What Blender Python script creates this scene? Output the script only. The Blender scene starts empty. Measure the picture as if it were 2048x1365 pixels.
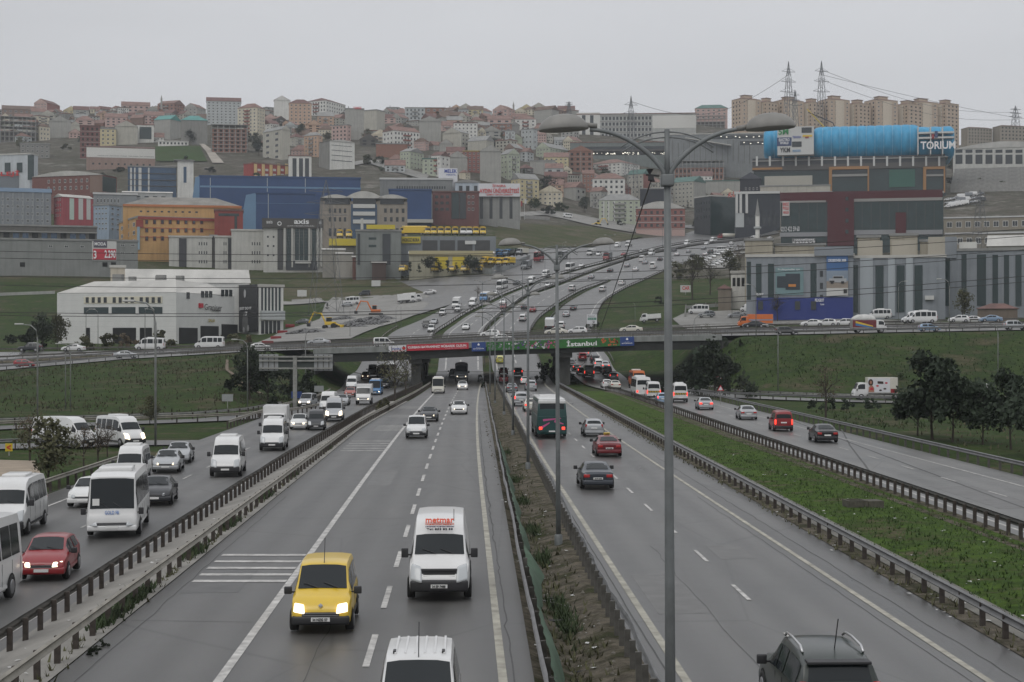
import bpy, bmesh, math, random
import numpy as np
from mathutils import Vector, Matrix
random.seed(7)
rnd = random.random
S = bpy.context.scene
C = S.collection
R = math.radians
# ---------------------------------------------------------------- camera, sky, sun, exposure
F = 3200.0          # focal length in photo pixels (2048 wide)
CZ = 8.3            # camera height above the highway (a footbridge)
HY = 681.5          # level horizon row
cam = bpy.data.cameras.new('camera'); camo = bpy.data.objects.new('camera', cam); C.objects.link(camo)
cam.sensor_width = 36; cam.lens = F/2048*36; cam.clip_end = 9000; cam.clip_start = .5
camo.location = (0, 0, CZ); camo.rotation_euler = (R(90), 0, 0)
cam.shift_y = (682.5-HY)/2048*-1
S.camera = camo
S.view_settings.view_transform = 'Standard'; S.view_settings.look = 'None'
S.view_settings.exposure = -0.06; S.view_settings.gamma = 1
W = bpy.data.worlds.new('World'); S.world = W; W.use_nodes = True
wt = W.node_tree; wt.nodes.clear()
out = wt.nodes.new('ShaderNodeOutputWorld'); bg = wt.nodes.new('ShaderNodeBackground')
sky = wt.nodes.new('ShaderNodeTexSky'); sky.sky_type = 'NISHITA'; sky.sun_disc = False
sky.sun_elevation = R(50); sky.sun_rotation = R(200); sky.air_density = 1; sky.dust_density = 4
hs = wt.nodes.new('ShaderNodeHueSaturation'); hs.inputs['Saturation'].default_value = .25; hs.inputs['Value'].default_value = .55
tc = wt.nodes.new('ShaderNodeTexCoord'); sx = wt.nodes.new('ShaderNodeSeparateXYZ')
mr = wt.nodes.new('ShaderNodeMapRange'); mr.inputs[1].default_value = -.02; mr.inputs[2].default_value = 1; mr.inputs[3].default_value = 5.5; mr.inputs[4].default_value = 11.2
nz = wt.nodes.new('ShaderNodeTexNoise'); nz.inputs['Scale'].default_value = 2.2; nz.inputs['Detail'].default_value = 4; nz.inputs['Roughness'].default_value = .45
mp = wt.nodes.new('ShaderNodeMapping'); mp.inputs['Scale'].default_value = (1, 1, 4)
nm = wt.nodes.new('ShaderNodeMapRange'); nm.inputs[1].default_value = .3; nm.inputs[2].default_value = .7; nm.inputs[3].default_value = .90; nm.inputs[4].default_value = 1.07
ml = wt.nodes.new('ShaderNodeMath'); ml.operation = 'MULTIPLY'
cm = wt.nodes.new('ShaderNodeVectorMath'); cm.operation = 'SCALE'; cm.inputs[0].default_value = (.975, .99, 1.03)
mx = wt.nodes.new('ShaderNodeMix'); mx.data_type = 'RGBA'; mx.inputs[0].default_value = .88
L = wt.links.new
L(tc.outputs['Generated'], sx.inputs[0]); L(sx.outputs[2], mr.inputs[0])
L(tc.outputs['Generated'], mp.inputs[0]); L(mp.outputs[0], nz.inputs['Vector']); L(nz.outputs[0], nm.inputs[0])
L(mr.outputs[0], ml.inputs[0]); L(nm.outputs[0], ml.inputs[1]); L(ml.outputs[0], cm.inputs['Scale'])
L(sky.outputs[0], hs.inputs['Color']); L(hs.outputs[0], mx.inputs[6]); L(cm.outputs[0], mx.inputs[7])
L(mx.outputs[2], bg.inputs[0]); L(bg.outputs[0], out.inputs[0])
bg.inputs[1].default_value = .11
sd = bpy.data.lights.new('sun', 'SUN'); sd.energy = .6; sd.angle = R(30); sd.color = (1, .97, .92)
so = bpy.data.objects.new('sun', sd); C.objects.link(so)
so.rotation_euler = (R(40), 0, R(-20))
# ---------------------------------------------------------------- materials
_m = {}
def mat(name, col=(.5, .5, .5), rough=.7, metal=0, var=.12, scale=1.0, emit=0, spec=.5, bump=0, stretch=None, alpha=1):
    if name in _m: return _m[name]
    m = bpy.data.materials.new(name); m.use_nodes = True; t = m.node_tree; b = t.nodes['Principled BSDF']
    b.inputs['Roughness'].default_value = rough; b.inputs['Metallic'].default_value = metal
    b.inputs['Specular IOR Level'].default_value = spec
    m.diffuse_color = (*col, 1)
    if emit:
        b.inputs['Base Color'].default_value = (*col, 1)
        b.inputs['Emission Color'].default_value = (*col, 1); b.inputs['Emission Strength'].default_value = emit
    elif var:
        g = t.nodes.new('ShaderNodeTexCoord'); n = t.nodes.new('ShaderNodeTexNoise'); n.inputs['Scale'].default_value = scale
        n.inputs['Detail'].default_value = 6; n.inputs['Roughness'].default_value = .6
        r = t.nodes.new('ShaderNodeValToRGB'); r.color_ramp.elements[0].position = .3; r.color_ramp.elements[1].position = .7
        r.color_ramp.elements[0].color = (*[max(0, c*(1-var)) for c in col], 1)
        r.color_ramp.elements[1].color = (*[min(1, c*(1+var)) for c in col], 1)
        if stretch:
            q = t.nodes.new('ShaderNodeMapping'); q.inputs['Scale'].default_value = stretch
            t.links.new(g.outputs['Object'], q.inputs[0]); t.links.new(q.outputs[0], n.inputs['Vector'])
        else: t.links.new(g.outputs['Object'], n.inputs['Vector'])
        t.links.new(n.outputs[0], r.inputs[0]); t.links.new(r.outputs[0], b.inputs['Base Color'])
        if bump:
            u = t.nodes.new('ShaderNodeBump'); u.inputs['Strength'].default_value = bump; u.inputs['Distance'].default_value = .05
            t.links.new(n.outputs[0], u.inputs['Height']); t.links.new(u.outputs[0], b.inputs['Normal'])
    else: b.inputs['Base Color'].default_value = (*col, 1)
    if alpha < 1: b.inputs['Alpha'].default_value = alpha
    _m[name] = m; return m
def hexc(h):
    v = [int(h[i:i+2], 16)/255 for i in (0, 2, 4)]
    return tuple((c/12.92 if c <= .04045 else ((c+.055)/1.055)**2.4) for c in v)
def wall(h, k=1.0):     # plaster wall with rain streaks and stains; h = albedo as sRGB hex
    nme = 'plaster_'+h
    if nme in _m: return _m[nme]
    col = hexc(h); m = mat(nme, col, .85, 0, .10, .25)
    t = m.node_tree; b = t.nodes['Principled BSDF']
    g = t.nodes.new('ShaderNodeTexCoord'); q = t.nodes.new('ShaderNodeMapping'); q.inputs['Scale'].default_value = (.9, .9, .08)
    n = t.nodes.new('ShaderNodeTexNoise'); n.inputs['Scale'].default_value = 1; n.inputs['Detail'].default_value = 5
    r = t.nodes.new('ShaderNodeMapRange'); r.inputs[1].default_value = .45; r.inputs[2].default_value = .8; r.inputs[3].default_value = 0; r.inputs[4].default_value = .45
    x = t.nodes.new('ShaderNodeMix'); x.data_type = 'RGBA'; x.inputs[7].default_value = (*[c*.5 for c in col], 1)
    src = b.inputs['Base Color'].links[0].from_socket
    t.links.new(g.outputs['Object'], q.inputs[0]); t.links.new(q.outputs[0], n.inputs['Vector']); t.links.new(n.outputs[0], r.inputs[0])
    t.links.new(r.outputs[0], x.inputs[0]); t.links.new(src, x.inputs[6]); t.links.new(x.outputs[2], b.inputs['Base Color'])
    return m
def brick(nme, c1, c2, sc=1):
    if nme in _m: return _m[nme]
    m = mat(nme, c1, .9, 0, .15, .5); t = m.node_tree; b = t.nodes['Principled BSDF']
    g = t.nodes.new('ShaderNodeTexCoord'); q = t.nodes.new('ShaderNodeMapping'); q.inputs['Rotation'].default_value = (R(90), 0, 0)
    k = t.nodes.new('ShaderNodeTexBrick'); k.inputs['Color1'].default_value = (*c1, 1); k.inputs['Color2'].default_value = (*c2, 1)
    k.inputs['Mortar'].default_value = (.25, .24, .22, 1); k.inputs['Scale'].default_value = .9*sc; k.inputs['Mortar Size'].default_value = .012
    t.links.new(g.outputs['Object'], q.inputs[0]); t.links.new(q.outputs[0], k.inputs['Vector']); t.links.new(k.outputs[0], b.inputs['Base Color'])
    return m
GLASS = mat('window_glass', (.025, .03, .033), .12, 0, 0, spec=.6)
GLASSG = mat('green_glass', (.012, .03, .03), .15, 0, .25, .2, spec=.6)
GLASSB = mat('blue_glass', (.03, .07, .13), .15, 0, .2, .3, spec=.6)
CARGL = mat('car_glass', (.012, .016, .018), .1, 0, 0, spec=.35)
TYRE = mat('tyre_rubber', (.018, .018, .018), .85, 0, 0)
RIM = mat('wheel_rim', (.3, .3, .31), .4, .7, 0)
BLK = mat('black_plastic', (.022, .022, .024), .55, 0, 0)
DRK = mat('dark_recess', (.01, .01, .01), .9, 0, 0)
WHT = mat('white_plate', (.72, .72, .7), .4, 0, 0)
HLON = mat('headlight_lit', (1, .84, .62), .3, emit=2)
HLOFF = mat('headlight_lens', (.45, .47, .48), .15, 0, 0, spec=.8)
TLOFF = mat('tail_lens', (.38, .012, .012), .2, 0, 0, spec=.7)
TLON = mat('tail_lamp_lit', (1, .05, .03), .3, emit=2)
ZINC = mat('galvanised_steel', (.27, .27, .25), .5, .35, .25, 2.0)
ZINCD = mat('weathered_steel', (.10, .095, .085), .7, .2, .3, 3.0)
POLE = mat('lamp_pole_paint', (.15, .16, .16), .55, .3, .2, 2.0)
CONC = mat('concrete', (.27, .265, .25), .9, 0, .2, .6)
CONCD = mat('dark_concrete', (.09, .09, .088), .9, 0, .2, .6)
WPAINT = mat('road_paint', (.40, .39, .37), .6, 0, .4, 2.5)
# ---------------------------------------------------------------- object helpers
def tag(o, label=None, cat=None, group=None, kind=None):
    if label: o['label'] = label
    if cat: o['category'] = cat
    if group: o['group'] = group
    if kind: o['kind'] = kind
    return o
def empty(name, loc=(0, 0, 0), rz=0, label=None, cat=None, group=None):
    o = bpy.data.objects.new(name, None); C.objects.link(o); o.location = loc; o.rotation_euler = (0, 0, rz); o.empty_display_size = .3
    return tag(o, label, cat, group)
def mesh_from(bm, name, m, smooth=False):
    me = bpy.data.meshes.new(name); bm.to_mesh(me); bm.free()
    for x in (m if isinstance(m, (list, tuple)) else [m]): me.materials.append(x)
    if smooth:
        for p in me.polygons: p.use_smooth = True
    return me
def obj(name, data, parent=None, loc=None, m=None):
    o = bpy.data.objects.new(name, data); C.objects.link(o)
    if parent: o.parent = parent
    if loc is not None: o.location = loc
    if m is not None:
        for s_ in o.material_slots: s_.link = 'OBJECT'; s_.material = m
    return o
def ob(name, bm, m, parent=None, smooth=False, loc=None): return obj(name, mesh_from(bm, name, m, smooth), parent, loc)
def box(bm, x0, x1, y0, y1, z0, z1, bev=0, mi=0):
    vs = [bm.verts.new(p) for p in ((x0, y0, z0), (x1, y0, z0), (x1, y1, z0), (x0, y1, z0), (x0, y0, z1), (x1, y0, z1), (x1, y1, z1), (x0, y1, z1))]
    fs = [bm.faces.new([vs[i] for i in q]) for q in ((0, 3, 2, 1), (4, 5, 6, 7), (0, 1, 5, 4), (1, 2, 6, 5), (2, 3, 7, 6), (3, 0, 4, 7))]
    for f in fs: f.material_index = mi
    if bev:
        es = set(e for f in fs for e in f.edges)
        bmesh.ops.bevel(bm, geom=list(es), offset=bev, segments=2, affect='EDGES', profile=.6)
    return vs
def tube(bm, pts, r, n=6, r2=None, caps=True):
    pts = [Vector(p) for p in pts]; rings = []; N = len(pts)
    for i, p in enumerate(pts):
        d = (pts[min(i+1, N-1)]-pts[max(i-1, 0)]).normalized()
        a = d.cross(Vector((0, 0, 1)))
        if a.length < .05: a = d.cross(Vector((1, 0, 0)))
        a.normalize(); b = d.cross(a)
        rr = r if r2 is None else r+(r2-r)*i/(N-1)
        rings.append([bm.verts.new(p+a*rr*math.cos(2*math.pi*k/n)+b*rr*math.sin(2*math.pi*k/n)) for k in range(n)])
    for i in range(N-1):
        for k in range(n): bm.faces.new((rings[i][k], rings[i][(k+1) % n], rings[i+1][(k+1) % n], rings[i+1][k]))
    if caps and n > 2: bm.faces.new(rings[0][::-1]); bm.faces.new(rings[-1])
def lathe(bm, prof, n=20, c=(0, 0, 0), sx=1, sy=1):
    rings = [[bm.verts.new((c[0]+r*sx*math.cos(2*math.pi*k/n), c[1]+r*sy*math.sin(2*math.pi*k/n), c[2]+z)) for k in range(n)] for r, z in prof]
    for i in range(len(prof)-1):
        for k in range(n): bm.faces.new((rings[i][k], rings[i][(k+1) % n], rings[i+1][(k+1) % n], rings[i+1][k]))
    return rings
_unit = {}
def ubox(m):    # shared unit cube mesh (0..1), per material
    if m.name not in _unit:
        bm = bmesh.new(); box(bm, 0, 1, 0, 1, 0, 1); _unit[m.name] = mesh_from(bm, 'unit_'+m.name, m)
    return _unit[m.name]
def bpart(name, m, parent, x0, x1, y0, y1, z0, z1):
    o = obj(name, ubox(m), parent, (x0, y0, z0)); o.scale = (x1-x0, y1-y0, z1-z0); return o
def text_mesh(s, m, bold=False, cache={}):
    key = (s, m.name, bold)
    if key in cache: return cache[key]
    cu = bpy.data.curves.new('txt', 'FONT'); cu.body = s; cu.size = 1; cu.align_x = 'LEFT'; cu.resolution_u = 3; cu.extrude = .01
    if bold: cu.offset = .022
    o = bpy.data.objects.new('txt', cu); C.objects.link(o); bpy.context.view_layer.update()
    dg = bpy.context.evaluated_depsgraph_get(); me = bpy.data.meshes.new_from_object(o.evaluated_get(dg))
    bpy.data.objects.remove(o); me.name = 'lettering'; me.materials.clear(); me.materials.append(m)
    co = np.array([v.co[:] for v in me.vertices]) if len(me.vertices) else np.zeros((1, 3))
    mn = co.min(0); mx_ = co.max(0); w, h = max(mx_[0]-mn[0], 1e-3), max(mx_[1]-mn[1], 1e-3)
    for v in me.vertices: v.co = ((v.co.x-mn[0])/w, (v.co.z)*1.0, (v.co.y-mn[1])/h)   # stands in XZ, 0..1 x 0..1
    me.flip_normals() if False else None
    cache[key] = me; return me
def text(name, s, m, parent, x0, x1, z0, z1, y=-.03, bold=False):
    o = obj(name, text_mesh(s, m, bold), parent, (x0, y, z0)); o.scale = (x1-x0, 1, z1-z0); return o
# ---------------------------------------------------------------- terrain: a real height field
def P(px, py, d): return Vector(((px-1024)*d/F, d, CZ+(HY-py)*d/F))
ROADN = ([-600, 0, 250, 500, 780, 1000, 1260, 1500, 1750, 2048, 2700], [0.5, 2.9, 4.9, 6.3, 7.0, 8.0, 8.8, 9.2, 9.7, 10.2, 11])
ROADF = ([-600, 0, 300, 520, 640, 980, 1160, 1262, 1510, 1640, 1835, 2048, 2700], [5.0, 5.9, 6.3, 6.8, 7.3, 8.9, 9.5, 9.8, 10.7, 11, 11.6, 12, 12.6])
COLS = {
 -900: [(330, 692), (420, 685), (480, 650), (520, 600), (600, 545), (640, 510), (720, 465), (850, 405), (1000, 350), (1200, 300), (1500, 250), (1900, 300)],
 0: [(330, 692), (420, 685), (480, 650), (520, 600), (600, 535), (640, 510), (720, 462), (850, 402), (1000, 340), (1200, 285), (1500, 224), (1900, 290)],
 400: [(330, 695), (420, 686), (470, 640), (540, 585), (600, 560), (640, 542), (720, 490), (800, 456), (900, 400), (1000, 335), (1150, 292), (1300, 262), (1500, 226), (1900, 290)],
 600: [(330, 698), (420, 668), (480, 645), (540, 605), (600, 565), (650, 541), (720, 490), (800, 455), (950, 362), (1050, 320), (1200, 282), (1400, 245), (1500, 230), (1900, 290)],
 690: [(330, 715), (400, 670), (480, 632), (540, 600), (600, 565), (650, 541), (730, 480), (820, 445), (950, 366), (1060, 320), (1250, 275), (1500, 232), (1900, 290)],
 800: [(330, 747), (360, 712), (400, 672), (440, 655), (500, 618), (560, 585), (620, 552), (660, 536), (730, 478), (830, 438), (950, 372), (1100, 318), (1300, 266), (1500, 230), (1900, 290)],
 950: [(330, 745), (360, 710), (400, 672), (440, 640), (520, 590), (580, 555), (640, 527), (720, 485), (800, 452), (870, 436), (960, 395), (1100, 330), (1300, 268), (1500, 226), (1900, 290)],
 1100: [(330, 745), (360, 711), (400, 672), (440, 640), (520, 588), (580, 556), (650, 527), (740, 497), (850, 462), (980, 425), (1100, 360), (1300, 285), (1500, 228), (1900, 290)],
 1200: [(330, 742), (360, 710), (400, 670), (440, 638), (520, 585), (620, 540), (700, 513), (780, 498), (900, 462), (1000, 430), (1100, 380), (1200, 320), (1350, 272), (1500, 230), (1900, 290)],
 1330: [(330, 700), (360, 682), (400, 660), (440, 628), (520, 580), (620, 535), (700, 512), (780, 495), (900, 476), (1000, 455), (1100, 405), (1200, 345), (1350, 285), (1500, 240), (1900, 290)],
 1500: [(330, 662), (400, 650), (440, 628), (520, 575), (600, 540), (700, 508), (800, 490), (900, 478), (1000, 462), (1080, 420), (1200, 350), (1350, 300), (1500, 262), (1900, 300)],
 1700: [(330, 655), (400, 640), (440, 632), (520, 590), (640, 535), (740, 495), (840, 430), (920, 395), (1000, 368), (1200, 335), (1300, 318), (1500, 296), (1900, 330)],
 2048: [(330, 650), (400, 638), (450, 625), (560, 570), (660, 500), (740, 462), (820, 420), (900, 385), (1000, 355), (1200, 315), (1400, 290), (1600, 285), (1900, 320)],
 2900: [(330, 648), (400, 638), (450, 625), (560, 570), (660, 500), (740, 462), (820, 420), (900, 385), (1000, 355), (1200, 315), (1400, 290), (1600, 285), (1900, 320)]}
_cp = np.array(sorted(COLS)); _dd = np.arange(320, 2600, 5.0)
_T = np.array([np.interp(_dd, *zip(*COLS[c])) for c in _cp])
_pf = np.arange(-900, 2901, 20.0)
_T = np.array([[*np.interp(_pf, _cp, _T[:, j])] for j in range(len(_dd))]).T      # [px, d]
def _sm(A, n, ax):
    k = np.ones(n)/n
    return np.apply_along_axis(lambda v: np.convolve(np.pad(v, (n//2, n//2), 'edge'), k, 'valid'), ax, A)
_T = _sm(_sm(_T, 5, 0), 5, 1)
def smooth(a, b, x): t = np.clip((x-a)/(b-a), 0, 1); return t*t*(3-2*t)
def curve_c(Y): return 1.1*np.clip((Y-80)/160, 0, 2)**2
def U(x, Y): return x+.0294*Y-curve_c(Y)
def H(x, Y):
    x = np.asarray(x, float); Y = np.asarray(Y, float)
    Yc = np.maximum(Y, 10); u = U(x, Y); px = 1024+x*F/Yc
    g = -.6*smooth(-10.6, -13.2, u)-.35*np.clip(1-abs(u-2.9)/1.1, 0, 1)*(Y < 260)+.25*np.clip(1-abs(u-18.8)/3.5, 0, 1)*(Y < 250)
    g = g+1.7*smooth(285, 330, Y)
    g = g+.9*smooth(36, 60, u)*(1-smooth(190, 215, Y))*0
    zn = np.interp(px, *ROADN); zf = np.interp(px, *ROADF)
    t = np.clip((Y-300)/14, 0, 1); rz = (zn+(zf-zn)*t)-.12
    E = np.maximum(smooth(26, 40, -x-4), smooth(30, 42, x))
    foot = np.where(x < 0, 205, 243)
    s = np.clip((Y-foot)/(288-foot), 0, 1)
    near = g+(rz-g)*E*s
    fy = np.clip((px+900)/20, 0, len(_pf)-1.001); fd = np.clip((Yc-320)/5, 0, len(_dd)-1.001)
    i = fy.astype(int); j = fd.astype(int); a = fy-i; b = fd-j
    pyv = (_T[i, j]*(1-a)+_T[i+1, j]*a)*(1-b)+(_T[i, j+1]*(1-a)+_T[i+1, j+1]*a)*b
    far = CZ+(HY-pyv)*Yc/F
    far = np.where(Yc > 1950, far-(Yc-1950)*.12, far)
    k = smooth(326, 350, Y)
    return near*(1-k)+far*k
_ds = np.geomspace(22, 2300, 2600)
def hit(px, py):
    x = (px-1024)*_ds/F; z = CZ+(HY-py)*_ds/F; h = H(x, _ds); q = np.nonzero(h >= z)[0]
    if len(q) == 0: return P(px, py, 1500)
    i = max(q[0], 1); a, b = _ds[i-1], _ds[i]
    for _ in range(12):
        m = (a+b)/2
        if H((px-1024)*m/F, m) >= CZ+(HY-py)*m/F: b = m
        else: a = m
    return P(px, py, b)
def Hs(x, Y): return float(H(np.array([x]), np.array([Y]))[0])
def onroad(px, py):     # point of the cross road as seen at a pixel column, near carriageway by row
    return hit(px, py)
# fan grid
Ys = [*np.arange(12, 60, 3.0), *np.arange(60, 360, 3.5), *np.geomspace(360, 2500, 190)]
pxs = np.concatenate([np.linspace(-880, -20, 24), np.linspace(0, 2048, 150), np.linspace(2070, 2880, 24)])
def grass_mat(name, cols, sc=.05, bump=.5):
    m = bpy.data.materials.new(name); m.use_nodes = True; t = m.node_tree; b = t.nodes['Principled BSDF']
    b.inputs['Roughness'].default_value = .95; b.inputs['Specular IOR Level'].default_value = .1
    g = t.nodes.new('ShaderNodeTexCoord'); n = t.nodes.new('ShaderNodeTexNoise'); n.inputs['Scale'].default_value = sc*1.8; n.inputs['Detail'].default_value = 12; n.inputs['Roughness'].default_value = .72
    n2 = t.nodes.new('ShaderNodeTexNoise'); n2.inputs['Scale'].default_value = 1.6; n2.inputs['Detail'].default_value = 8; n2.inputs['Roughness'].default_value = .75
    r = t.nodes.new('ShaderNodeValToRGB'); e = r.color_ramp.elements
    while len(e) < len(cols): e.new(.5)
    for i, c in enumerate(cols): e[i].position = .37+.26*i/(len(cols)-1); e[i].color = (*c, 1)
    x = t.nodes.new('ShaderNodeMix'); x.data_type = 'RGBA'; x.blend_type = 'MULTIPLY'; x.inputs[0].default_value = .8
    r2 = t.nodes.new('ShaderNodeValToRGB'); r2.color_ramp.elements[0].position = .3; r2.color_ramp.elements[1].position = .75
    r2.color_ramp.elements[0].color = (.32, .33, .32, 1); r2.color_ramp.elements[1].color = (1.7, 1.65, 1.6, 1)
    t.links.new(g.outputs['Object'], n.inputs['Vector']); t.links.new(g.outputs['Object'], n2.inputs['Vector'])
    t.links.new(n.outputs[0], r.inputs[0]); t.links.new(n2.outputs[0], r2.inputs[0])
    t.links.new(r.outputs[0], x.inputs[6]); t.links.new(r2.outputs[0], x.inputs[7]); t.links.new(x.outputs[2], b.inputs['Base Color'])
    u = t.nodes.new('ShaderNodeBump'); u.inputs['Strength'].default_value = bump; u.inputs['Distance'].default_value = .3
    t.links.new(n2.outputs[0], u.inputs['Height']); t.links.new(u.outputs[0], b.inputs['Normal'])
    _m[name] = m; return m
GR = grass_mat('grass_slope', [(.075, .068, .040), (.044, .052, .022), (.024, .044, .012), (.036, .060, .014), (.044, .054, .022), (.080, .070, .044)], .05)
GRB = grass_mat('bright_grass', [(.085, .078, .045), (.045, .064, .018), (.042, .078, .014), (.058, .100, .016), (.045, .070, .017), (.095, .085, .052)], .12)
SCR = grass_mat('dry_scrub', [(.10, .085, .06), (.060, .062, .034), (.045, .060, .022), (.12, .11, .085)], .03)
URB = grass_mat('bare_hill_soil', [(.14, .13, .115), (.09, .082, .068), (.060, .060, .042), (.18, .17, .155)], .03)
DIRT = grass_mat('gravel_dirt', [(.10, .088, .07), (.14, .125, .10), (.07, .065, .045), (.045, .055, .022)], .35, .8)
bm = bmesh.new(); grid = []
XX = np.array([[(p-1024)*max(y, 60)/F for p in pxs] for y in Ys]); YY = np.array([[y]*len(pxs) for y in Ys]); ZZ = H(XX, YY)
for i in range(len(Ys)):
    grid.append([bm.verts.new((XX[i, j], YY[i, j], ZZ[i, j])) for j in range(len(pxs))])
for i in range(len(Ys)-1):
    for j in range(len(pxs)-1):
        f = bm.faces.new((grid[i][j], grid[i][j+1], grid[i+1][j+1], grid[i+1][j])); f.smooth = True
        y = Ys[i]; p = pxs[j]; f.material_index = 0 if y < 560 else (1 if y < 820 and not (p > 1330) else 2)
ground = ob('ground', bm, [GR, SCR, URB]); tag(ground, kind='structure')
OFF = lambda y: .05+.0006*y
def sheet(name, left, right, m, nx=3, step=None, kind='structure', off=0, label=None, by='y'):
    """sheet draped on the ground between two world polylines parametrised 0..1"""
    def rs(pl, n):
        pl = [Vector((p[0], p[1])) for p in pl]; ds = [0]
        for a, b in zip(pl, pl[1:]): ds.append(ds[-1]+(b-a).length)
        t = np.linspace(0, ds[-1], n); return np.interp(t, ds, [p.x for p in pl]), np.interp(t, ds, [p.y for p in pl])
    ln = sum(math.dist(a[:2], b[:2]) for a, b in zip(left, left[1:])); n = max(3, int(ln/(step or 4))+1); n = min(n, 220)
    lx, ly = rs(left, n); rx, ry = rs(right, n); ts = np.linspace(0, 1, nx+1)
    X = lx[:, None]*(1-ts)+rx[:, None]*ts; Y = ly[:, None]*(1-ts)+ry[:, None]*ts; Z = H(X, Y)+OFF(Y)+off
    bm = bmesh.new(); g = [[bm.verts.new((X[i, j], Y[i, j], Z[i, j])) for j in range(nx+1)] for i in range(n)]
    for i in range(n-1):
        for j in range(nx): bm.faces.new((g[i][j], g[i][j+1], g[i+1][j+1], g[i+1][j]))
    bmesh.ops.recalc_face_normals(bm, faces=bm.faces[:])
    if sum(f.normal.z for f in bm.faces) < 0: bmesh.ops.reverse_faces(bm, faces=bm.faces[:])
    o = ob(name, bm, m, smooth=True); tag(o, label, kind=kind); return o
def pxl(pts): return [tuple(hit(*p)) for p in pts]
# road bounds, as x(Y): near part given by lateral offset u, far part by picture positions turned into points
def bound(us, far):
    pts = [(u-.0294*y+float(curve_c(y)), y) for y, u in us]+[(p[0], p[1]) for p in (hit(*q) for q in far)]
    pts = sorted(pts, key=lambda p: p[1]); ys = np.arange(14, pts[-1][1], 3.0)
    xs = np.interp(ys, [p[1] for p in pts], [p[0] for p in pts])
    n = 9; k = np.ones(n)/n; xs2 = np.convolve(np.pad(xs, (n//2, n//2), 'edge'), k, 'valid'); xs2[:6] = xs[:6]; xs2[-5:] = xs[-5:]
    return ys, xs2
L0 = bound([(14, -24.6), (200, -23.5), (230, -22)], [(671, 786), (699, 751), (800, 658), (876, 626), (920, 600), (985, 571), (1030, 550), (1070, 536), (1120, 514), (1200, 493), (1300, 478), (1400, 468), (1500, 460)])
S1a = bound([(14, -13.2), (120, -13.0), (170, -12.2), (240, -10.5), (285, -9.6)], [(868, 668), (927, 631), (1003, 592.6), (1079, 562), (1143, 544), (1219, 524), (1320, 497), (1403, 483), (1504, 471)])
S1b = bound([(14, -10.1), (150, -9.9), (235, -7.9), (290, -7.6)], [(885, 668), (934, 634), (1010, 595), (1083, 565), (1147, 546), (1223, 526), (1322, 499), (1405, 485), (1506, 472)])
S2a = bound([(14, 1.5), (290, 1.6)], [(963, 665), (1010, 622), (1050, 594), (1104, 575), (1181, 545), (1257, 520), (1320, 505), (1403, 490), (1520, 474)])
S2b = bound([(14, 4.4), (290, 4.2)], [(972, 665), (1018, 623), (1056, 595), (1108, 578), (1184, 548), (1260, 522), (1323, 507), (1405, 492), (1523, 475)])
S3a = bound([(14, 14.3), (290, 14.4)], [(1058, 668), (1066, 655), (1079, 636), (1117, 608), (1168, 580), (1221, 563.5)])
S3b = bound([(14, 22.9), (240, 23.0), (290, 20)], [(1085, 668), (1092, 655), (1105, 636), (1130, 610), (1178, 583), (1223, 564.5)])
S4 = bound([(14, 33.4), (200, 33.4), (250, 33), (290, 29)], [(1180, 668), (1196, 623), (1206, 605), (1257, 575), (1320, 547), (1390, 522), (1492, 499), (1543, 480)])
def cx(b, y): return float(np.interp(y, b[0], b[1]))
def bsheet(name, A, B, y0, y1, m, da=0, db=0, nx=4, off=0, kind='structure', label=None):
    ys = np.arange(y0, y1, 4.0 if y1 < 500 else 5.0); return sheet(name, [(cx(A, y)+da, y) for y in ys], [(cx(B, y)+db, y) for y in ys], m, nx=nx, off=off, kind=kind, label=label)
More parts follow.
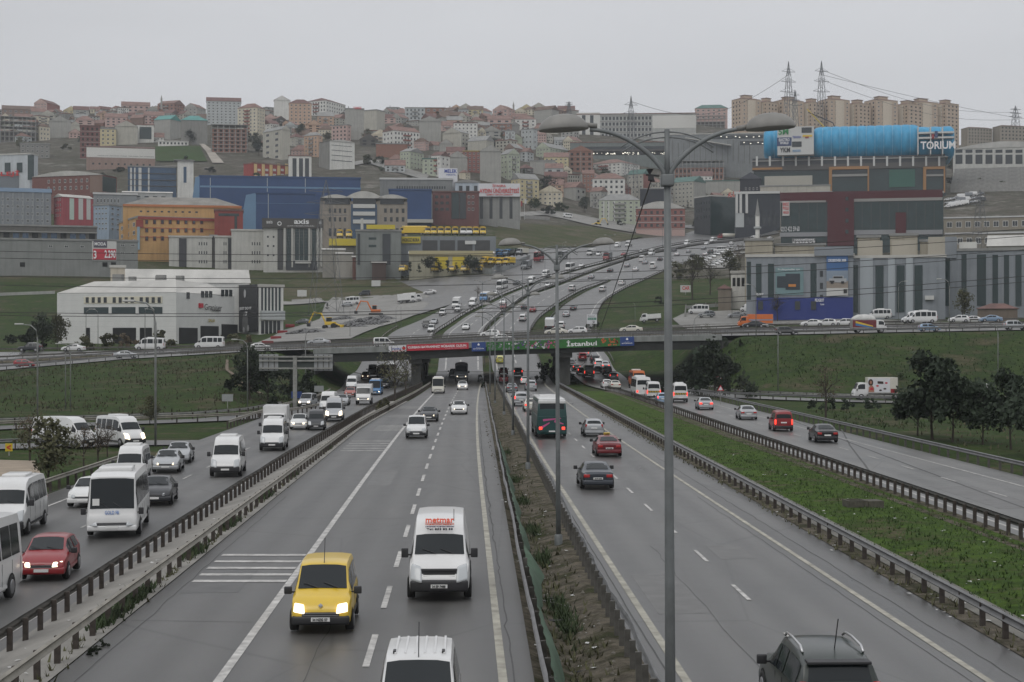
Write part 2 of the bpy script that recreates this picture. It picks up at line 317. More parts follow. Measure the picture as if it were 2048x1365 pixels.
def asphalt(name, base, rough, track=0):
    m = bpy.data.materials.new(name); m.use_nodes = True; t = m.node_tree; b = t.nodes['Principled BSDF']; b.inputs['Specular IOR Level'].default_value = .5
    g = t.nodes.new('ShaderNodeTexCoord'); q = t.nodes.new('ShaderNodeMapping'); q.inputs['Rotation'].default_value = (0, 0, -.0294); q.inputs['Scale'].default_value = (.55, .012, 1)
    n = t.nodes.new('ShaderNodeTexNoise'); n.inputs['Scale'].default_value = 1; n.inputs['Detail'].default_value = 5; n.inputs['Roughness'].default_value = .55
    n2 = t.nodes.new('ShaderNodeTexNoise'); n2.inputs['Scale'].default_value = .12; n2.inputs['Detail'].default_value = 9; n2.inputs['Roughness'].default_value = .65
    n3 = t.nodes.new('ShaderNodeTexNoise'); n3.inputs['Scale'].default_value = 14; n3.inputs['Detail'].default_value = 3
    r = t.nodes.new('ShaderNodeValToRGB'); r.color_ramp.elements[0].position = .36; r.color_ramp.elements[1].position = .64
    r.color_ramp.elements[0].color = (*[c*.55 for c in base], 1); r.color_ramp.elements[1].color = (*[c*1.45 for c in base], 1)
    a = t.nodes.new('ShaderNodeMath'); a.operation = 'ADD'; h = t.nodes.new('ShaderNodeMath'); h.operation = 'MULTIPLY'; h.inputs[1].default_value = .5
    x = t.nodes.new('ShaderNodeMix'); x.data_type = 'RGBA'; x.blend_type = 'MULTIPLY'; x.inputs[0].default_value = .35
    rr = t.nodes.new('ShaderNodeMapRange'); rr.inputs[1].default_value = .35; rr.inputs[2].default_value = .65; rr.inputs[3].default_value = rough-.1; rr.inputs[4].default_value = rough+.12
    # fine cracks
    v = t.nodes.new('ShaderNodeTexVoronoi'); v.feature = 'DISTANCE_TO_EDGE'; v.inputs['Scale'].default_value = .12
    vm = t.nodes.new('ShaderNodeMapping'); vm.inputs['Scale'].default_value = (1, .35, 1); vn = t.nodes.new('ShaderNodeMix'); vn.data_type = 'VECTOR'; vn.inputs[0].default_value = .12
    vr = t.nodes.new('ShaderNodeMapRange'); vr.inputs[1].default_value = 0; vr.inputs[2].default_value = .006; vr.inputs[3].default_value = .62; vr.inputs[4].default_value = 1
    xm = t.nodes.new('ShaderNodeMix'); xm.data_type = 'RGBA'; xm.blend_type = 'MULTIPLY'; xm.inputs[0].default_value = .8
    l = t.links.new
    l(g.outputs['Object'], q.inputs[0]); l(q.outputs[0], n.inputs['Vector']); l(g.outputs['Object'], n2.inputs['Vector']); l(g.outputs['Object'], n3.inputs['Vector'])
    l(n.outputs[0], a.inputs[0]); l(n2.outputs[0], a.inputs[1]); l(a.outputs[0], h.inputs[0]); l(h.outputs[0], r.inputs[0]); l(h.outputs[0], rr.inputs[0]); l(rr.outputs[0], b.inputs['Roughness'])
    l(r.outputs[0], x.inputs[6]); l(n3.outputs[1], x.inputs[7])
    l(g.outputs['Object'], vm.inputs[0]); l(vm.outputs[0], vn.inputs[4]); l(n2.outputs[1], vn.inputs[5]); l(vn.outputs[1], v.inputs['Vector']); l(v.outputs[0], vr.inputs[0])
    tq = t.nodes.new('ShaderNodeMapping'); tq.inputs['Rotation'].default_value = (0, 0, -.0294); ts_ = t.nodes.new('ShaderNodeSeparateXYZ'); tm = t.nodes.new('ShaderNodeMath'); tm.operation = 'MULTIPLY'; tm.inputs[1].default_value = 6.2832/1.72; tn = t.nodes.new('ShaderNodeMath'); tn.operation = 'COSINE'
    tr = t.nodes.new('ShaderNodeMapRange'); tr.inputs[1].default_value = -1; tr.inputs[2].default_value = 1; tr.inputs[3].default_value = .86; tr.inputs[4].default_value = 1.12; xt = t.nodes.new('ShaderNodeMix'); xt.data_type = 'RGBA'; xt.blend_type = 'MULTIPLY'; xt.inputs[0].default_value = track
    l(g.outputs['Object'], tq.inputs[0]); l(tq.outputs[0], ts_.inputs[0]); l(ts_.outputs[0], tm.inputs[0]); l(tm.outputs[0], tn.inputs[0]); l(tn.outputs[0], tr.inputs[0]); l(x.outputs[2], xt.inputs[6]); l(tr.outputs[0], xt.inputs[7])
    l(xt.outputs[2], xm.inputs[6]); l(vr.outputs[0], xm.inputs[7]); l(xm.outputs[2], b.inputs['Base Color'])
    u = t.nodes.new('ShaderNodeBump'); u.inputs['Strength'].default_value = .25; u.inputs['Distance'].default_value = .01; l(n3.outputs[0], u.inputs['Height']); l(u.outputs[0], b.inputs['Normal'])
    _m[name] = m; return m
ASP = asphalt('asphalt_left', (.090, .088, .084), .42, 1)
ASP2 = asphalt('asphalt_right', (.098, .096, .092), .36, 1)
ASP3 = asphalt('asphalt_frontage', (.13, .128, .122), .40, .5)
ASPF = asphalt('asphalt_far', (.12, .118, .114), .44)
bsheet('frontage_road_near_left', L0, S1a, 14, 330, ASP, nx=6)
bsheet('road_left_carriageway', S1b, S2a, 14, 330, ASP, nx=8)
bsheet('road_right_carriageway', S2b, S3a, 14, 330, ASP2, nx=8)
bsheet('frontage_road_near_right', S3b, S4, 14, 330, ASP3, nx=6)
bsheet('frontage_road_far_left', L0, S1a, 328, 975, ASPF, nx=8)
bsheet('road_left_far_carriageway', S1b, S2a, 328, 975, ASPF, nx=6)
bsheet('road_right_far_carriageway', S2b, S3a, 328, 572, ASPF, nx=6)
bsheet('frontage_road_far_right', S3b, S4, 328, 572, ASPF, nx=6)
bsheet('road_far_merged_carriageway', S2b, S4, 570, 900, ASPF, nx=8)
CPAVE = mat('paved_verge_concrete', (.22, .21, .19), .9, 0, .3, .35, bump=.3)
bsheet('concrete_verge', S1a, S1b, 14, 215, CPAVE, off=.03, nx=3)
bsheet('median_soil', S2a, S2b, 14, 330, DIRT, off=.004, nx=5)
bsheet('grass_verge', S3a, S3b, 14, 255, GRB, .9, -.3, nx=6, off=.02)
bsheet('verge_gutter', S3a, S3a, 14, 255, mat('gutter_concrete', (.13, .125, .11), .9, 0, .35, .8, bump=.5), .75, 1.7, nx=2, off=.05)
bsheet('verge_gravel', S3a, S3a, 14, 255, DIRT, -.02, .8, nx=2, off=.02)
bsheet('verge_soil', S3b, S3b, 14, 255, DIRT, -1.6, .02, nx=2, off=.03)
# markings
def line(name, A, off, y0, y1, w=.2, m=None):
    ys = np.arange(y0, y1, 4.0); wf = lambda y: w
    return sheet(name, [(cx(A, y)+off-wf(y)/2, y) for y in ys], [(cx(A, y)+off+wf(y)/2, y) for y in ys], m or WPAINT, nx=1, off=.012)
def ubound(u): return (np.arange(14, 330, 3.0), np.array([u-.0294*y+float(curve_c(y)) for y in np.arange(14, 330, 3.0)]))
YPAINT = mat('yellowed_road_paint', (.30, .285, .235), .6, 0, .4, 1.5)
Bx = {u: ubound(u) for u in (-5.95, -2.5, .92, 5.35, 9.0, 12.65)}
line('edge_line', Bx[-5.95], 0, 20, 325, .24); line('edge_line', Bx[.92], 0, 20, 325, .22, YPAINT)
line('edge_line', Bx[5.35], 0, 20, 325, .22, YPAINT); line('edge_line', Bx[12.65], 0, 20, 325, .2, YPAINT)
line('edge_line', S3b, .75, 20, 300, .16); line('edge_line', S4, -2.3, 20, 240, .14)
line('edge_line', S1a, -.6, 20, 290, .14); line('edge_line', L0, 1.8, 20, 120, .16)
for nm_, A, o1 in (('edge_line', S1a, -1), ('edge_line', S1b, 1.6), ('edge_line', S2a, -1), ('edge_line', S2b, 1), ('edge_line', S4, -1.5)): line(nm_, A, o1, 335, 860, .3)
def dashes(b, y0, y1, per=8.8, ln=4.4, w=.18, off=0, nm_='lane_dashes'):
    bm = bmesh.new(); y = y0
    while y < y1:
        ys = np.linspace(y, min(y+ln, y1), 3); X = np.array([cx(b, t)+off for t in ys]); Z = H(X, ys)+OFF(ys)+.014
        v = [(bm.verts.new((X[k]-w/2, ys[k], Z[k])), bm.verts.new((X[k]+w/2, ys[k], Z[k]))) for k in range(3)]
        for k in range(2): bm.faces.new((v[k][0], v[k][1], v[k+1][1], v[k+1][0]))
        y += per
    o = ob(nm_, bm, WPAINT); tag(o, kind='structure')
dashes(Bx[-2.5], 31.5, 325); dashes(Bx[9.0], 33, 325, w=.14, ln=3.2); 
dashes((L0[0], (np.interp(L0[0], *S1a)+L0[1])/2+.5), 40, 300, w=.14, ln=3); dashes((S3b[0], (S3b[1]+np.interp(S3b[0], *S4))/2), 40, 320, w=.12, ln=3)
dashes((S1b[0], (S1b[1]+np.interp(S1b[0], *S2a))/2), 335, 840, w=.3, per=10); dashes((L0[0], (L0[1]+np.interp(L0[0], *S1a))/2), 335, 840, w=.3, per=10)
dashes((S2b[0], (S2b[1]*.62+np.interp(S2b[0], *S4)*.38)), 575, 840, w=.3, per=10); dashes((S2b[0], (S2b[1]+np.interp(S2b[0], *S3a))/2), 335, 570, w=.3, per=10)
TAR = mat('tar_seam', (.05, .05, .048), .6, 0, .3, 2)
def seam(pts, w=.07, m=TAR, rs=1, jit=.06, nm_='tar_seam'):
    r = random.Random(rs); P_ = []
    for a, b in zip(pts, pts[1:]):
        n = max(2, int(math.dist(a[:2], b[:2])/1.2)); jit_ = jit*.5
        for i in range(n): t = i/n; P_.append((a[0]+(b[0]-a[0])*t+r.gauss(0, jit_), a[1]+(b[1]-a[1])*t))
    P_.append(pts[-1]); dx, dy = pts[-1][0]-pts[0][0], pts[-1][1]-pts[0][1]; l_ = math.hypot(dx, dy); w *= .6 if rs < 30 else 1; nx_, ny_ = -dy/l_*w/2, dx/l_*w/2
    sheet(nm_, [(p[0]-nx_, p[1]-ny_) for p in P_], [(p[0]+nx_, p[1]+ny_) for p in P_], m, nx=1, step=.9, off=.008)
ub = lambda u, y0, y1: [(u-.0294*y+float(curve_c(y)), y) for y in np.arange(y0, y1, 6.0)]
seam(ub(1.22, 28, 180), .07, rs=2); seam(ub(5.0, 28, 150), .08, rs=3, jit=.03); seam(ub(-9.4, 30, 90), .05, rs=4); seam(ub(12.2, 30, 90), .04, rs=5, jit=.04); seam(ub(13.4, 30, 120), .05, rs=6); seam(ub(-3.9, 38, 62), .04, rs=7, jit=.1); seam(ub(7.4, 34, 70), .03, rs=8, jit=.08)
for k_, (y_, u0, u1) in enumerate(((100, -9.8, 1.3), (74, -9.8, -2.6), (140, -9.6, 1.3), (47, -9.8, -6.2), (88, 4.6, 14), (126, 4.6, 14))): seam([(u0-.0294*y_, y_), (u1-.0294*y_, y_-.3)], .09 if y_ > 90 else .05, mat('worn_joint', (.16, .155, .15), .7, 0, .3, 2) if k_ in (0, 2) else TAR, rs=20+k_, jit=0)
seam(pxl([(1560, 835), (1640, 866), (1760, 912), (1900, 965), (2060, 1025)]), .16, rs=31, jit=.03); seam(pxl([(1683, 862), (1700, 895), (1742, 950)]), .14, rs=32, jit=.02); seam(pxl([(60, 1000), (200, 960), (330, 925)]), .06, rs=33, jit=.05)
PATCH = mat('asphalt_patch', (.075, .074, .072), .5, 0, .25, 1.2); PATL = mat('pale_asphalt_patch', (.108, .106, .102), .5, 0, .2, 1.2)
for u0, u1, y0, y1, m_ in ((-9.3, -7.4, 52, 57, PATCH), (-5.6, -4.2, 90, 101, PATL), (-2.2, -.6, 66, 73, PATCH), (5.8, 7.4, 48, 56, PATL), (9.6, 11.0, 60, 64, PATL), (-20, -17.5, 84, 92, PATCH), (26, 28.6, 78, 90, PATL)):
    sheet('asphalt_patch', [(u0-.0294*y, y) for y in (y0, (y0+y1)/2, y1)], [(u1-.0294*y, y+.2) for y in (y0, (y0+y1)/2, y1)], m_, nx=2, off=.004)
bm = bmesh.new()      # rumble bars across the left hard shoulder
for py0, n, sp in ((1170, 5, 13.5), (906, 5, 5), (865, 5, 2.5), (838, 3, 2), (820, 3, 1.6)):
    for k in range(n):
        y = CZ*F/(py0-HY-k*sp*.98); x0 = -9.3+.25*k*0-.0294*y+float(curve_c(y)); x1 = -6.1-.0294*y+float(curve_c(y)); w = .5
        if py0 < 880: x0 += .8
        v = [bm.verts.new((a, b, Hs(a, b)+OFF(b)+.014)) for a, b in ((x0, y), (x1, y-.03), (x1, y-.03+w), (x0, y+w))]; bm.faces.new(v)
tag(ob('rumble_bars', bm, WPAINT), kind='structure')
# ---------------------------------------------------------------- cross road and bridge
def ZR(x, Y):
    px = 1024+x*F/Y; a = float(np.interp(px, *ROADN)); b = float(np.interp(px, *ROADF)); t = min(1, max(0, (Y-300)/14)); return a+(b-a)*t
def xsheet(name, Y0, Y1, x0, x1, m, dz=0, ny=6, step=2.5):
    xs = np.arange(x0, x1+step, step); ys = np.linspace(Y0, Y1, ny+1); bm = bmesh.new()
    g = [[bm.verts.new((x, y, ZR(x, y)+dz)) for y in ys] for x in xs]
    for i in range(len(xs)-1):
        for j in range(ny): bm.faces.new((g[i][j], g[i+1][j], g[i+1][j+1], g[i][j+1]))
    return tag(ob(name, bm, m, smooth=True), kind='structure')
ASPX = asphalt('asphalt_cross_road', (.17, .168, .16), .34)
xsheet('cross_road', 290.3, 322, -150, 160, ASPX, .06, 8)
xsheet('cross_road_line', 292.2, 292.4, -150, 160, WPAINT, .08, 1); xsheet('cross_road_line', 302.5, 302.7, -150, 160, WPAINT, .08, 1)
xsheet('cross_road_line', 309.6, 309.8, -150, 160, WPAINT, .08, 1)
xsheet('cross_road_median', 304.2, 307.6, -150, 160, DIRT, .12, 2)
BR0, BR1 = -36, 38
br = empty('road_bridge', (0, 290, 0), 0, 'long concrete road bridge crossing over the highway', 'bridge')
def lateral(name, segs, m, parent, x0=BR0, x1=BR1, step=2):
    """strip whose cross-section (y,z offsets from the road) is swept along the deck"""
    xs = np.arange(x0, x1+.1, step); bm = bmesh.new(); rings = [[bm.verts.new((x, y-290*(parent is not None), ZR(x, y)+z)) for y, z in segs] for x in xs]; n = len(segs)
    for a, b in zip(rings, rings[1:]):
        for k in range(n): bm.faces.new((a[k], a[(k+1) % n], b[(k+1) % n], b[k]))
    bm.faces.new(rings[0]); bm.faces.new(rings[-1][::-1]); bmesh.ops.recalc_face_normals(bm, faces=bm.faces[:]); return ob(name, bm, m, parent)
FASC = mat('bridge_fascia_concrete', (.20, .21, .20), .85, 0, .25, .8, stretch=(1, 1, .2))
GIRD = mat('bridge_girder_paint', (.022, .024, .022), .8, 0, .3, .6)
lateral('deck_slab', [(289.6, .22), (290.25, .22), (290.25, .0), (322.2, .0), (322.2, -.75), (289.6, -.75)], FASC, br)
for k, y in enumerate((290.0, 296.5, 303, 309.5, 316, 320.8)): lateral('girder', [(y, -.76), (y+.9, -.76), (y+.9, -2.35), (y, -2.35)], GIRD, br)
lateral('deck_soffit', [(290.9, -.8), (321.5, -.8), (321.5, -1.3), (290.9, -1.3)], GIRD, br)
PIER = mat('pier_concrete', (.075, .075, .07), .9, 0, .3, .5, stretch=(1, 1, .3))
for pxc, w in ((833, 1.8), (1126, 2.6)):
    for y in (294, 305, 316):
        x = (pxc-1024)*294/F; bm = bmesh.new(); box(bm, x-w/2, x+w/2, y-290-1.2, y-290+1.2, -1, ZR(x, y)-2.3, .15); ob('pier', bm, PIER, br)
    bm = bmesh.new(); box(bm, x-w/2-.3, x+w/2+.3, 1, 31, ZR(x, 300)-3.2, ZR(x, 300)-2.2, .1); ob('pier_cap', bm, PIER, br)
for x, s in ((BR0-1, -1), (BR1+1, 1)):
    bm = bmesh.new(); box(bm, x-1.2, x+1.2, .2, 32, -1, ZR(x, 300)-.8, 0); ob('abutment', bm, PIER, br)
# parapet railings (balusters are the rail's own pattern)
def railing(name, Y, x0, x1, parent, h=1.0, sp=.28, m=ZINCD):
    bm = bmesh.new(); xs = np.arange(x0, x1, 2.0); b = Y-290
    for z in (.25, h): tube(bm, [(x, b, ZR(x, Y)+z+.12) for x in xs], .045, 4)
    x = x0
    while x < xs[-1]:
        z = ZR(x, Y)+.12; box(bm, x-.03, x+.03, b-.03, b+.03, z+.05, z+h); x += sp
    return ob(name, bm, m, parent)
railing('front_railing', 289.9, -60, 40, br); railing('rear_railing', 322.1, -60, 40, br)
# ---------------------------------------------------------------- guard rails
bmp = bmesh.new(); box(bmp, -.05, .05, -.075, .075, -.1, .72); POSTM = mesh_from(bmp, 'post', mat('rusty_post', (.055, .045, .038), .85, .1, .35, 5))
bmp = bmesh.new(); box(bmp, -.05, .05, -.075, .075, -.1, .72); POSTZ = mesh_from(bmp, 'post', ZINCD)
def guard(pts, label, side=1, sp=2.0, mr_=ZINC, post=POSTM, zf=None, group='steel guard rails along the roads', wig=.0, npost=60, h=0):
    """pts world xy (ordered); side = lateral side (left=+1 of travel) on which the beam hangs"""
    pts = [Vector((p[0], p[1])) for p in pts]; ds = [0]
    for a, b in zip(pts, pts[1:]): ds.append(ds[-1]+(b-a).length)
    L_ = ds[-1]; n = max(2, int(L_/sp)+1); t = np.linspace(0, L_, n); X = np.interp(t, ds, [p.x for p in pts]); Y = np.interp(t, ds, [p.y for p in pts])
    Z = np.array([(zf(x, y) if zf else Hs(x, y)+OFF(y)) for x, y in zip(X, Y)])
    k = int(np.argmin(np.hypot(X, Y))); root = empty('guard_rail', (X[k], Y[k], Z[k]), 0, label, 'guard rail', group)
    o0 = Vector((X[k], Y[k], Z[k])); bm = bmesh.new(); prof = [(0, .80), (.07, .755), (.02, .70), (.0, .655), (.02, .61), (.07, .56), (0, .50)]; rings = []; r1 = random.Random(len(label)); wx = 0
    for i in range(n):
        a = Vector((X[min(i+1, n-1)]-X[max(i-1, 0)], Y[min(i+1, n-1)]-Y[max(i-1, 0)])).normalized(); nr = Vector((-a.y, a.x))*side
        wx = wx*.7+r1.uniform(-1, 1)*wig
        rings.append([bm.verts.new(Vector((X[i]+nr.x*(q+.1+wx), Y[i]+nr.y*(q+.1+wx), Z[i]+z+h+wx*.5))-o0) for q, z in prof])
    for a, b in zip(rings, rings[1:]):
        for q in range(6): bm.faces.new((a[q], b[q], b[q+1], a[q+1]))
    ob('rail_beam', bm, mr_, root)
    order = sorted(range(n), key=lambda i: X[i]**2+Y[i]**2)
    for c_, i in enumerate(order[:npost]):
        o = obj('post', post, root, Vector((X[i], Y[i], Z[i]+h))-o0); o.rotation_euler = (r1.uniform(-.03, .03)*wig*20, r1.uniform(-.04, .04)*wig*20, math.atan2(Y[min(i+1, n-1)]-Y[max(i-1, 0)], X[min(i+1, n-1)]-X[max(i-1, 0)]))
    if len(order) > npost:
        bm = bmesh.new()
        for i in order[npost:]: v = Vector((X[i], Y[i], Z[i]+h))-o0; box(bm, v.x-.06, v.x+.06, v.y-.06, v.y+.06, v.z-.1, v.z+.7)
        tag(ob('post', bm, post.materials[0], root), kind='stuff')
    return root
def bpts(b, y0, y1, d=0, st=4.0): return [(cx(b, y)+d, y) for y in np.arange(y0, y1, st)]
RBE = mat('dusty_rail_steel', (.24, .225, .19), .6, .15, .25, 1.5)
RGR = mat('grey_rail_steel', (.15, .15, .15), .5, .3, .25, 1.5)
guard(bpts(S1b, 16, 288, -.35), 'dusty beige guard rail along the left hard shoulder, beside the concrete verge', -1, 1.9, RBE, POSTM, wig=.025, npost=95)
guard(bpts(S1a, 16, 288, .35), 'dark guard rail with rusty posts between the concrete verge and the left frontage road', 1, 1.6, mat('dirty_rail', (.07, .065, .055), .7, .2, .3, 2), POSTM, wig=.01, npost=99)
guard(bpts(S2b, 16, 288, -.35), 'bent guard rail with dark posts along the left edge of the right carriageway', -1, 1.5, RGR, POSTZ, wig=.05, npost=95)
guard(bpts(S2a, 16, 288, .3), 'battered guard rail beside the green screen on the median', 1, 2.2, RGR, POSTZ, wig=.04, npost=60)
guard(bpts(S3a, 16, 288, .35), 'grey guard rail between the right hard shoulder and the grass verge', 1, 2.0, RGR, POSTM, wig=.03, npost=90)
guard(bpts(S3b, 16, 262, -.35), 'dark guard rail with many posts between the grass verge and the right frontage road', -1, 1.5, mat('dirty_rail2', (.06, .058, .05), .7, .2, .3, 2), POSTM, wig=.008, npost=99)
guard(bpts(S4, 60, 262, .5), 'grey guard rail along the right frontage road in front of the pines', 1, 2.2, RGR, POSTZ, npost=60)
guard(bpts(L0, 40, 124, -.5), 'guard rail on the outer edge of the left frontage road beside the bare trees', -1, 2, RBE, POSTM, npost=40)
guard(bpts(L0, 160, 268, -.5), 'guard rail of the left frontage road curving under the bridge', -1, 2.2, RBE, POSTM, npost=45)
guard(bpts(S1a, 340, 860, 0), 'thin guard rail separating the far left roads climbing the hill', 1, 4, ZINCD, POSTM, npost=40)
guard(bpts(S2a, 340, 860, .4), 'left rail of the central divide on the far highway', 1, 4, ZINCD, POSTM, npost=40)
guard(bpts(S2b, 340, 860, -.4), 'right rail of the central divide on the far highway', 1, 4, ZINCD, POSTM, npost=40)
guard(bpts(S3a, 340, 560, 0), 'left rail of the grassy island on the far highway', 1, 4, ZINCD, POSTM, npost=40)
guard(bpts(S3b, 340, 560, 0), 'right rail of the grassy island on the far highway', 1, 4, ZINCD, POSTM, npost=40)
guard(bpts(S4, 340, 640, .5), 'guard rail on the right edge of the far highway beside the green slope', 1, 4, ZINCD, POSTM, npost=40)
guard(bpts(L0, 350, 430, -.5), 'guard rail on the left edge of the far highway below the parking lot', 1, 4, RBE, POSTM, npost=30)
zx = lambda dz: (lambda x, y: ZR(x, y)+.06+dz)
guard([(x, 291.2) for x in np.arange(-125, 135, 3)], 'near guard rail running the length of the cross road and bridge', -1, 3, RGR, POSTZ, zx(0), npost=90)
guard([(x, 304.4) for x in np.arange(-130, 140, 3)], 'near rail of the cross road median', -1, 3, RGR, POSTZ, zx(0), npost=90)
guard([(x, 307.4) for x in np.arange(-130, 140, 3)], 'far rail of the cross road median', -1, 3, ZINCD, POSTZ, zx(0), npost=90)
guard([(x, 321) for x in np.arange(-130, 140, 3)], 'rear guard rail of the cross road', -1, 3, ZINCD, POSTZ, zx(0), npost=90)
# side ramps
def ramp(name, pxp, w, m, guard_lab=None, lines=True):
    pts = [hit(*p) for p in pxp]; l, r = [], []
    for i, p in enumerate(pts):
        a = (pts[min(i+1, len(pts)-1)]-pts[max(i-1, 0)]); a = Vector((a.x, a.y)).normalized(); n = Vector((-a.y, a.x))*w/2
        l.append((p.x+n.x, p.y+n.y)); r.append((p.x-n.x, p.y-n.y))
    sheet(name, l, r, m, nx=3, off=-.01, step=3)
    return l, r
la, ra = ramp('ramp_road_left', [(-500, 872), (-150, 866), (0, 858), (150, 852), (300, 847), (430, 842), (540, 832), (610, 818)], 6, ASP)
guard(la, 'long guard rail of the exit ramp at the foot of the left grass slope', 1, 2.5, ZINC, POSTM, npost=60); guard(ra, 'lower guard rail of the left exit ramp', -1, 2.5, RBE, POSTM, npost=60)
lb, rb = ramp('merge_road_left', [(-500, 905), (-100, 899), (0, 896), (120, 893), (250, 889), (360, 888), (430, 889)], 6.5, ASP)
guard(rb[:4], 'short guard rail in front of the merging road among the bare trees', -1, 2, RGR, POSTM, npost=40)
lc, rc = ramp('ramp_road_right', [(1330, 775), (1400, 790), (1500, 797), (1620, 802), (1760, 806), (1900, 808), (2100, 810), (2600, 815)], 7, ASP3)
guard(lc, 'upper guard rail of the loop ramp at the foot of the right grass slope', 1, 2.5, ZINC, POSTZ, npost=60); guard(rc, 'lower guard rail of the loop ramp behind the dark bushes', -1, 2.5, RGR, POSTZ, npost=60)
# hatch marks at the left merge
bm = bmesh.new()
for k in range(9):
    a = hit(300+k*18, 885+.6*k); b_ = hit(345+k*14, 890+.6*k); y = CZ*F
    q = [(a.x, a.y), (b_.x, b_.y)]; v = [bm.verts.new((p[0], p[1]+s, Hs(p[0], p[1])+.12)) for p, s in ((q[0], 0), (q[1], 0), (q[1], .5), (q[0], .5))]; bm.faces.new(v)
tag(ob('hatch_marks', bm, WPAINT), kind='structure')
# junction and lots beyond the bridge
PAVE = mat('lot_paving', (.20, .195, .18), .8, 0, .2, .12)
sheet('parking_lot', pxl([(505, 690), (560, 665), (640, 640), (650, 610), (665, 598)]), pxl([(700, 680), (760, 655), (830, 632), (860, 610), (830, 597)]), PAVE, nx=10)
sheet('junction_paving', pxl([(800, 640), (830, 615), (800, 590), (760, 568), (560, 563)]), pxl([(905, 610), (940, 592), (975, 576), (1000, 562), (1010, 552)]), ASPF, nx=10, off=-.02)
sheet('yard_apron', pxl([(985, 575), (985, 545), (1000, 520), (1060, 500)]), pxl([(1010, 570), (1060, 545), (1110, 525), (1200, 497)]), ASPF, nx=8, off=-.02)
sheet('service_lane_left', pxl([(560, 612), (640, 607), (760, 602), (860, 598)]), pxl([(560, 602), (640, 598), (760, 593), (850, 588)]), PAVE, nx=2)
sheet('hill_road', pxl([(1000, 440), (1090, 432), (1130, 440), (1180, 452), (1260, 466), (1330, 470)]), pxl([(1000, 432), (1095, 422), (1140, 428), (1200, 440), (1290, 452), (1360, 458)]), PAVE, nx=2)
sheet('upper_hill_road', pxl([(700, 335), (735, 328), (790, 345), (850, 362)]), pxl([(705, 326), (745, 320), (800, 336), (860, 352)]), PAVE, nx=2)
sheet('dirt_road', pxl([(398, 290), (412, 305), (425, 328)]), pxl([(408, 290), (428, 305), (448, 328)]), mat('pale_earth', (.30, .27, .23), .9, 0, .2, .1), nx=2)
sheet('car_park_right', pxl([(1385, 665), (1345, 640), (1370, 628)]), pxl([(1900, 645), (1700, 640), (1480, 622)]), PAVE, nx=12, off=-.02)
sheet('far_apron_right', pxl([(1370, 470), (1400, 460), (1330, 452)]), pxl([(1560, 468), (1530, 455), (1500, 440)]), ASPF, nx=8)
sheet('white_car_lot', pxl([(1380, 538), (1400, 522), (1450, 508)]), pxl([(1450, 538), (1465, 520), (1500, 505)]), PAVE, nx=6)
FLD = grass_mat('olive_field', [(.045, .06, .022), (.055, .065, .028), (.08, .075, .045), (.10, .09, .06)], .05)
sheet('field_grass', pxl([(565, 605), (570, 575), (600, 548)]), pxl([(855, 590), (790, 560), (750, 548)]), FLD, nx=16, step=6)
sheet('field_grass', pxl([(985, 508), (990, 470), (1000, 447)]), pxl([(1215, 492), (1290, 475), (1180, 455)]), FLD, nx=12, step=8)
sheet('hill_grass', pxl([(312, 325), (310, 295)]), pxl([(415, 325), (400, 295)]), grass_mat('green_hill_grass', [(.04, .06, .02), (.035, .07, .018)], .05), nx=6, step=8)
tag(bpy.data.objects['field_grass'], kind='structure')
sheet('bare_earth', pxl([(-60, 985), (-60, 922)]), pxl([(92, 975), (70, 925)]), mat('bare_sand', (.27, .22, .165), .95, 0, .2, .6, bump=.4), nx=6, step=2)
sheet('foot_path', pxl([(452, 722), (450, 742), (480, 770), (520, 790)]), pxl([(457, 722), (457, 742), (488, 770), (528, 790)]), mat('trodden_earth', (.13, .10, .07), .95, 0, .2, .6), nx=1, step=2)
# ---------------------------------------------------------------- lamps
LAMPB = mat('lamp_dome_paint', (.20, .195, .18), .55, .1, .15, 3)
def lamp_mesh():
    bm = bmesh.new(); tube(bm, [(0, 0, -.5), (0, 0, 4), (0, 0, 8), (0, 0, 11.3)], .105, 12, .062); tube(bm, [(0, 0, 11.25), (0, 0, 12.25)], .05, 8); lathe(bm, [(.16, -.1), (.16, .45), (.11, .5)], 12); box(bm, -.12, .12, -.12, .12, 11.2, 11.42, .03)
    mast = mesh_from(bm, 'mast', POLE, True); arms = []
    for s in (-1, 1):
        bm = bmesh.new(); pts = [(s*(1.42*(t**1.0)), 0, 11.35+.95*math.sin(t*math.pi/2)**.9) for t in np.linspace(0, 1, 12)]; pts = [(0.05*s, 0, 11.2)]+[(s*1.42*(1-math.cos(t*math.pi/2))**.75, 0, 11.3+.95*math.sin(t*math.pi/2)) for t in np.linspace(.12, 1, 12)]
        tube(bm, pts, .05, 8, .035); arms.append(mesh_from(bm, 'arm', POLE, True))
    br_ = []
    for s in (-1, 1):
        bm = bmesh.new()
        for z in (12.2, 12.1): tube(bm, [(s*.85*t, 0, z-.28*t**2.2) for t in np.linspace(0, 1, 8)], .014, 5)
        br_.append(mesh_from(bm, 'brace', POLE, True))
    bm = bmesh.new(); lathe(bm, [(.01, .27), (.13, .262), (.25, .225), (.35, .155), (.41, .075), (.43, 0), (.42, -.025), (.39, -.025), (.34, -.01), (.01, .0)], 28, sx=1.08, sy=.8)
    tube(bm, [(-.62, 0, .02), (-.4, 0, .05)], .045, 8); head = mesh_from(bm, 'lamp_head', LAMPB, True)
    return mast, arms, br_, head
MAST, ARMS, BRC, HEAD = lamp_mesh()
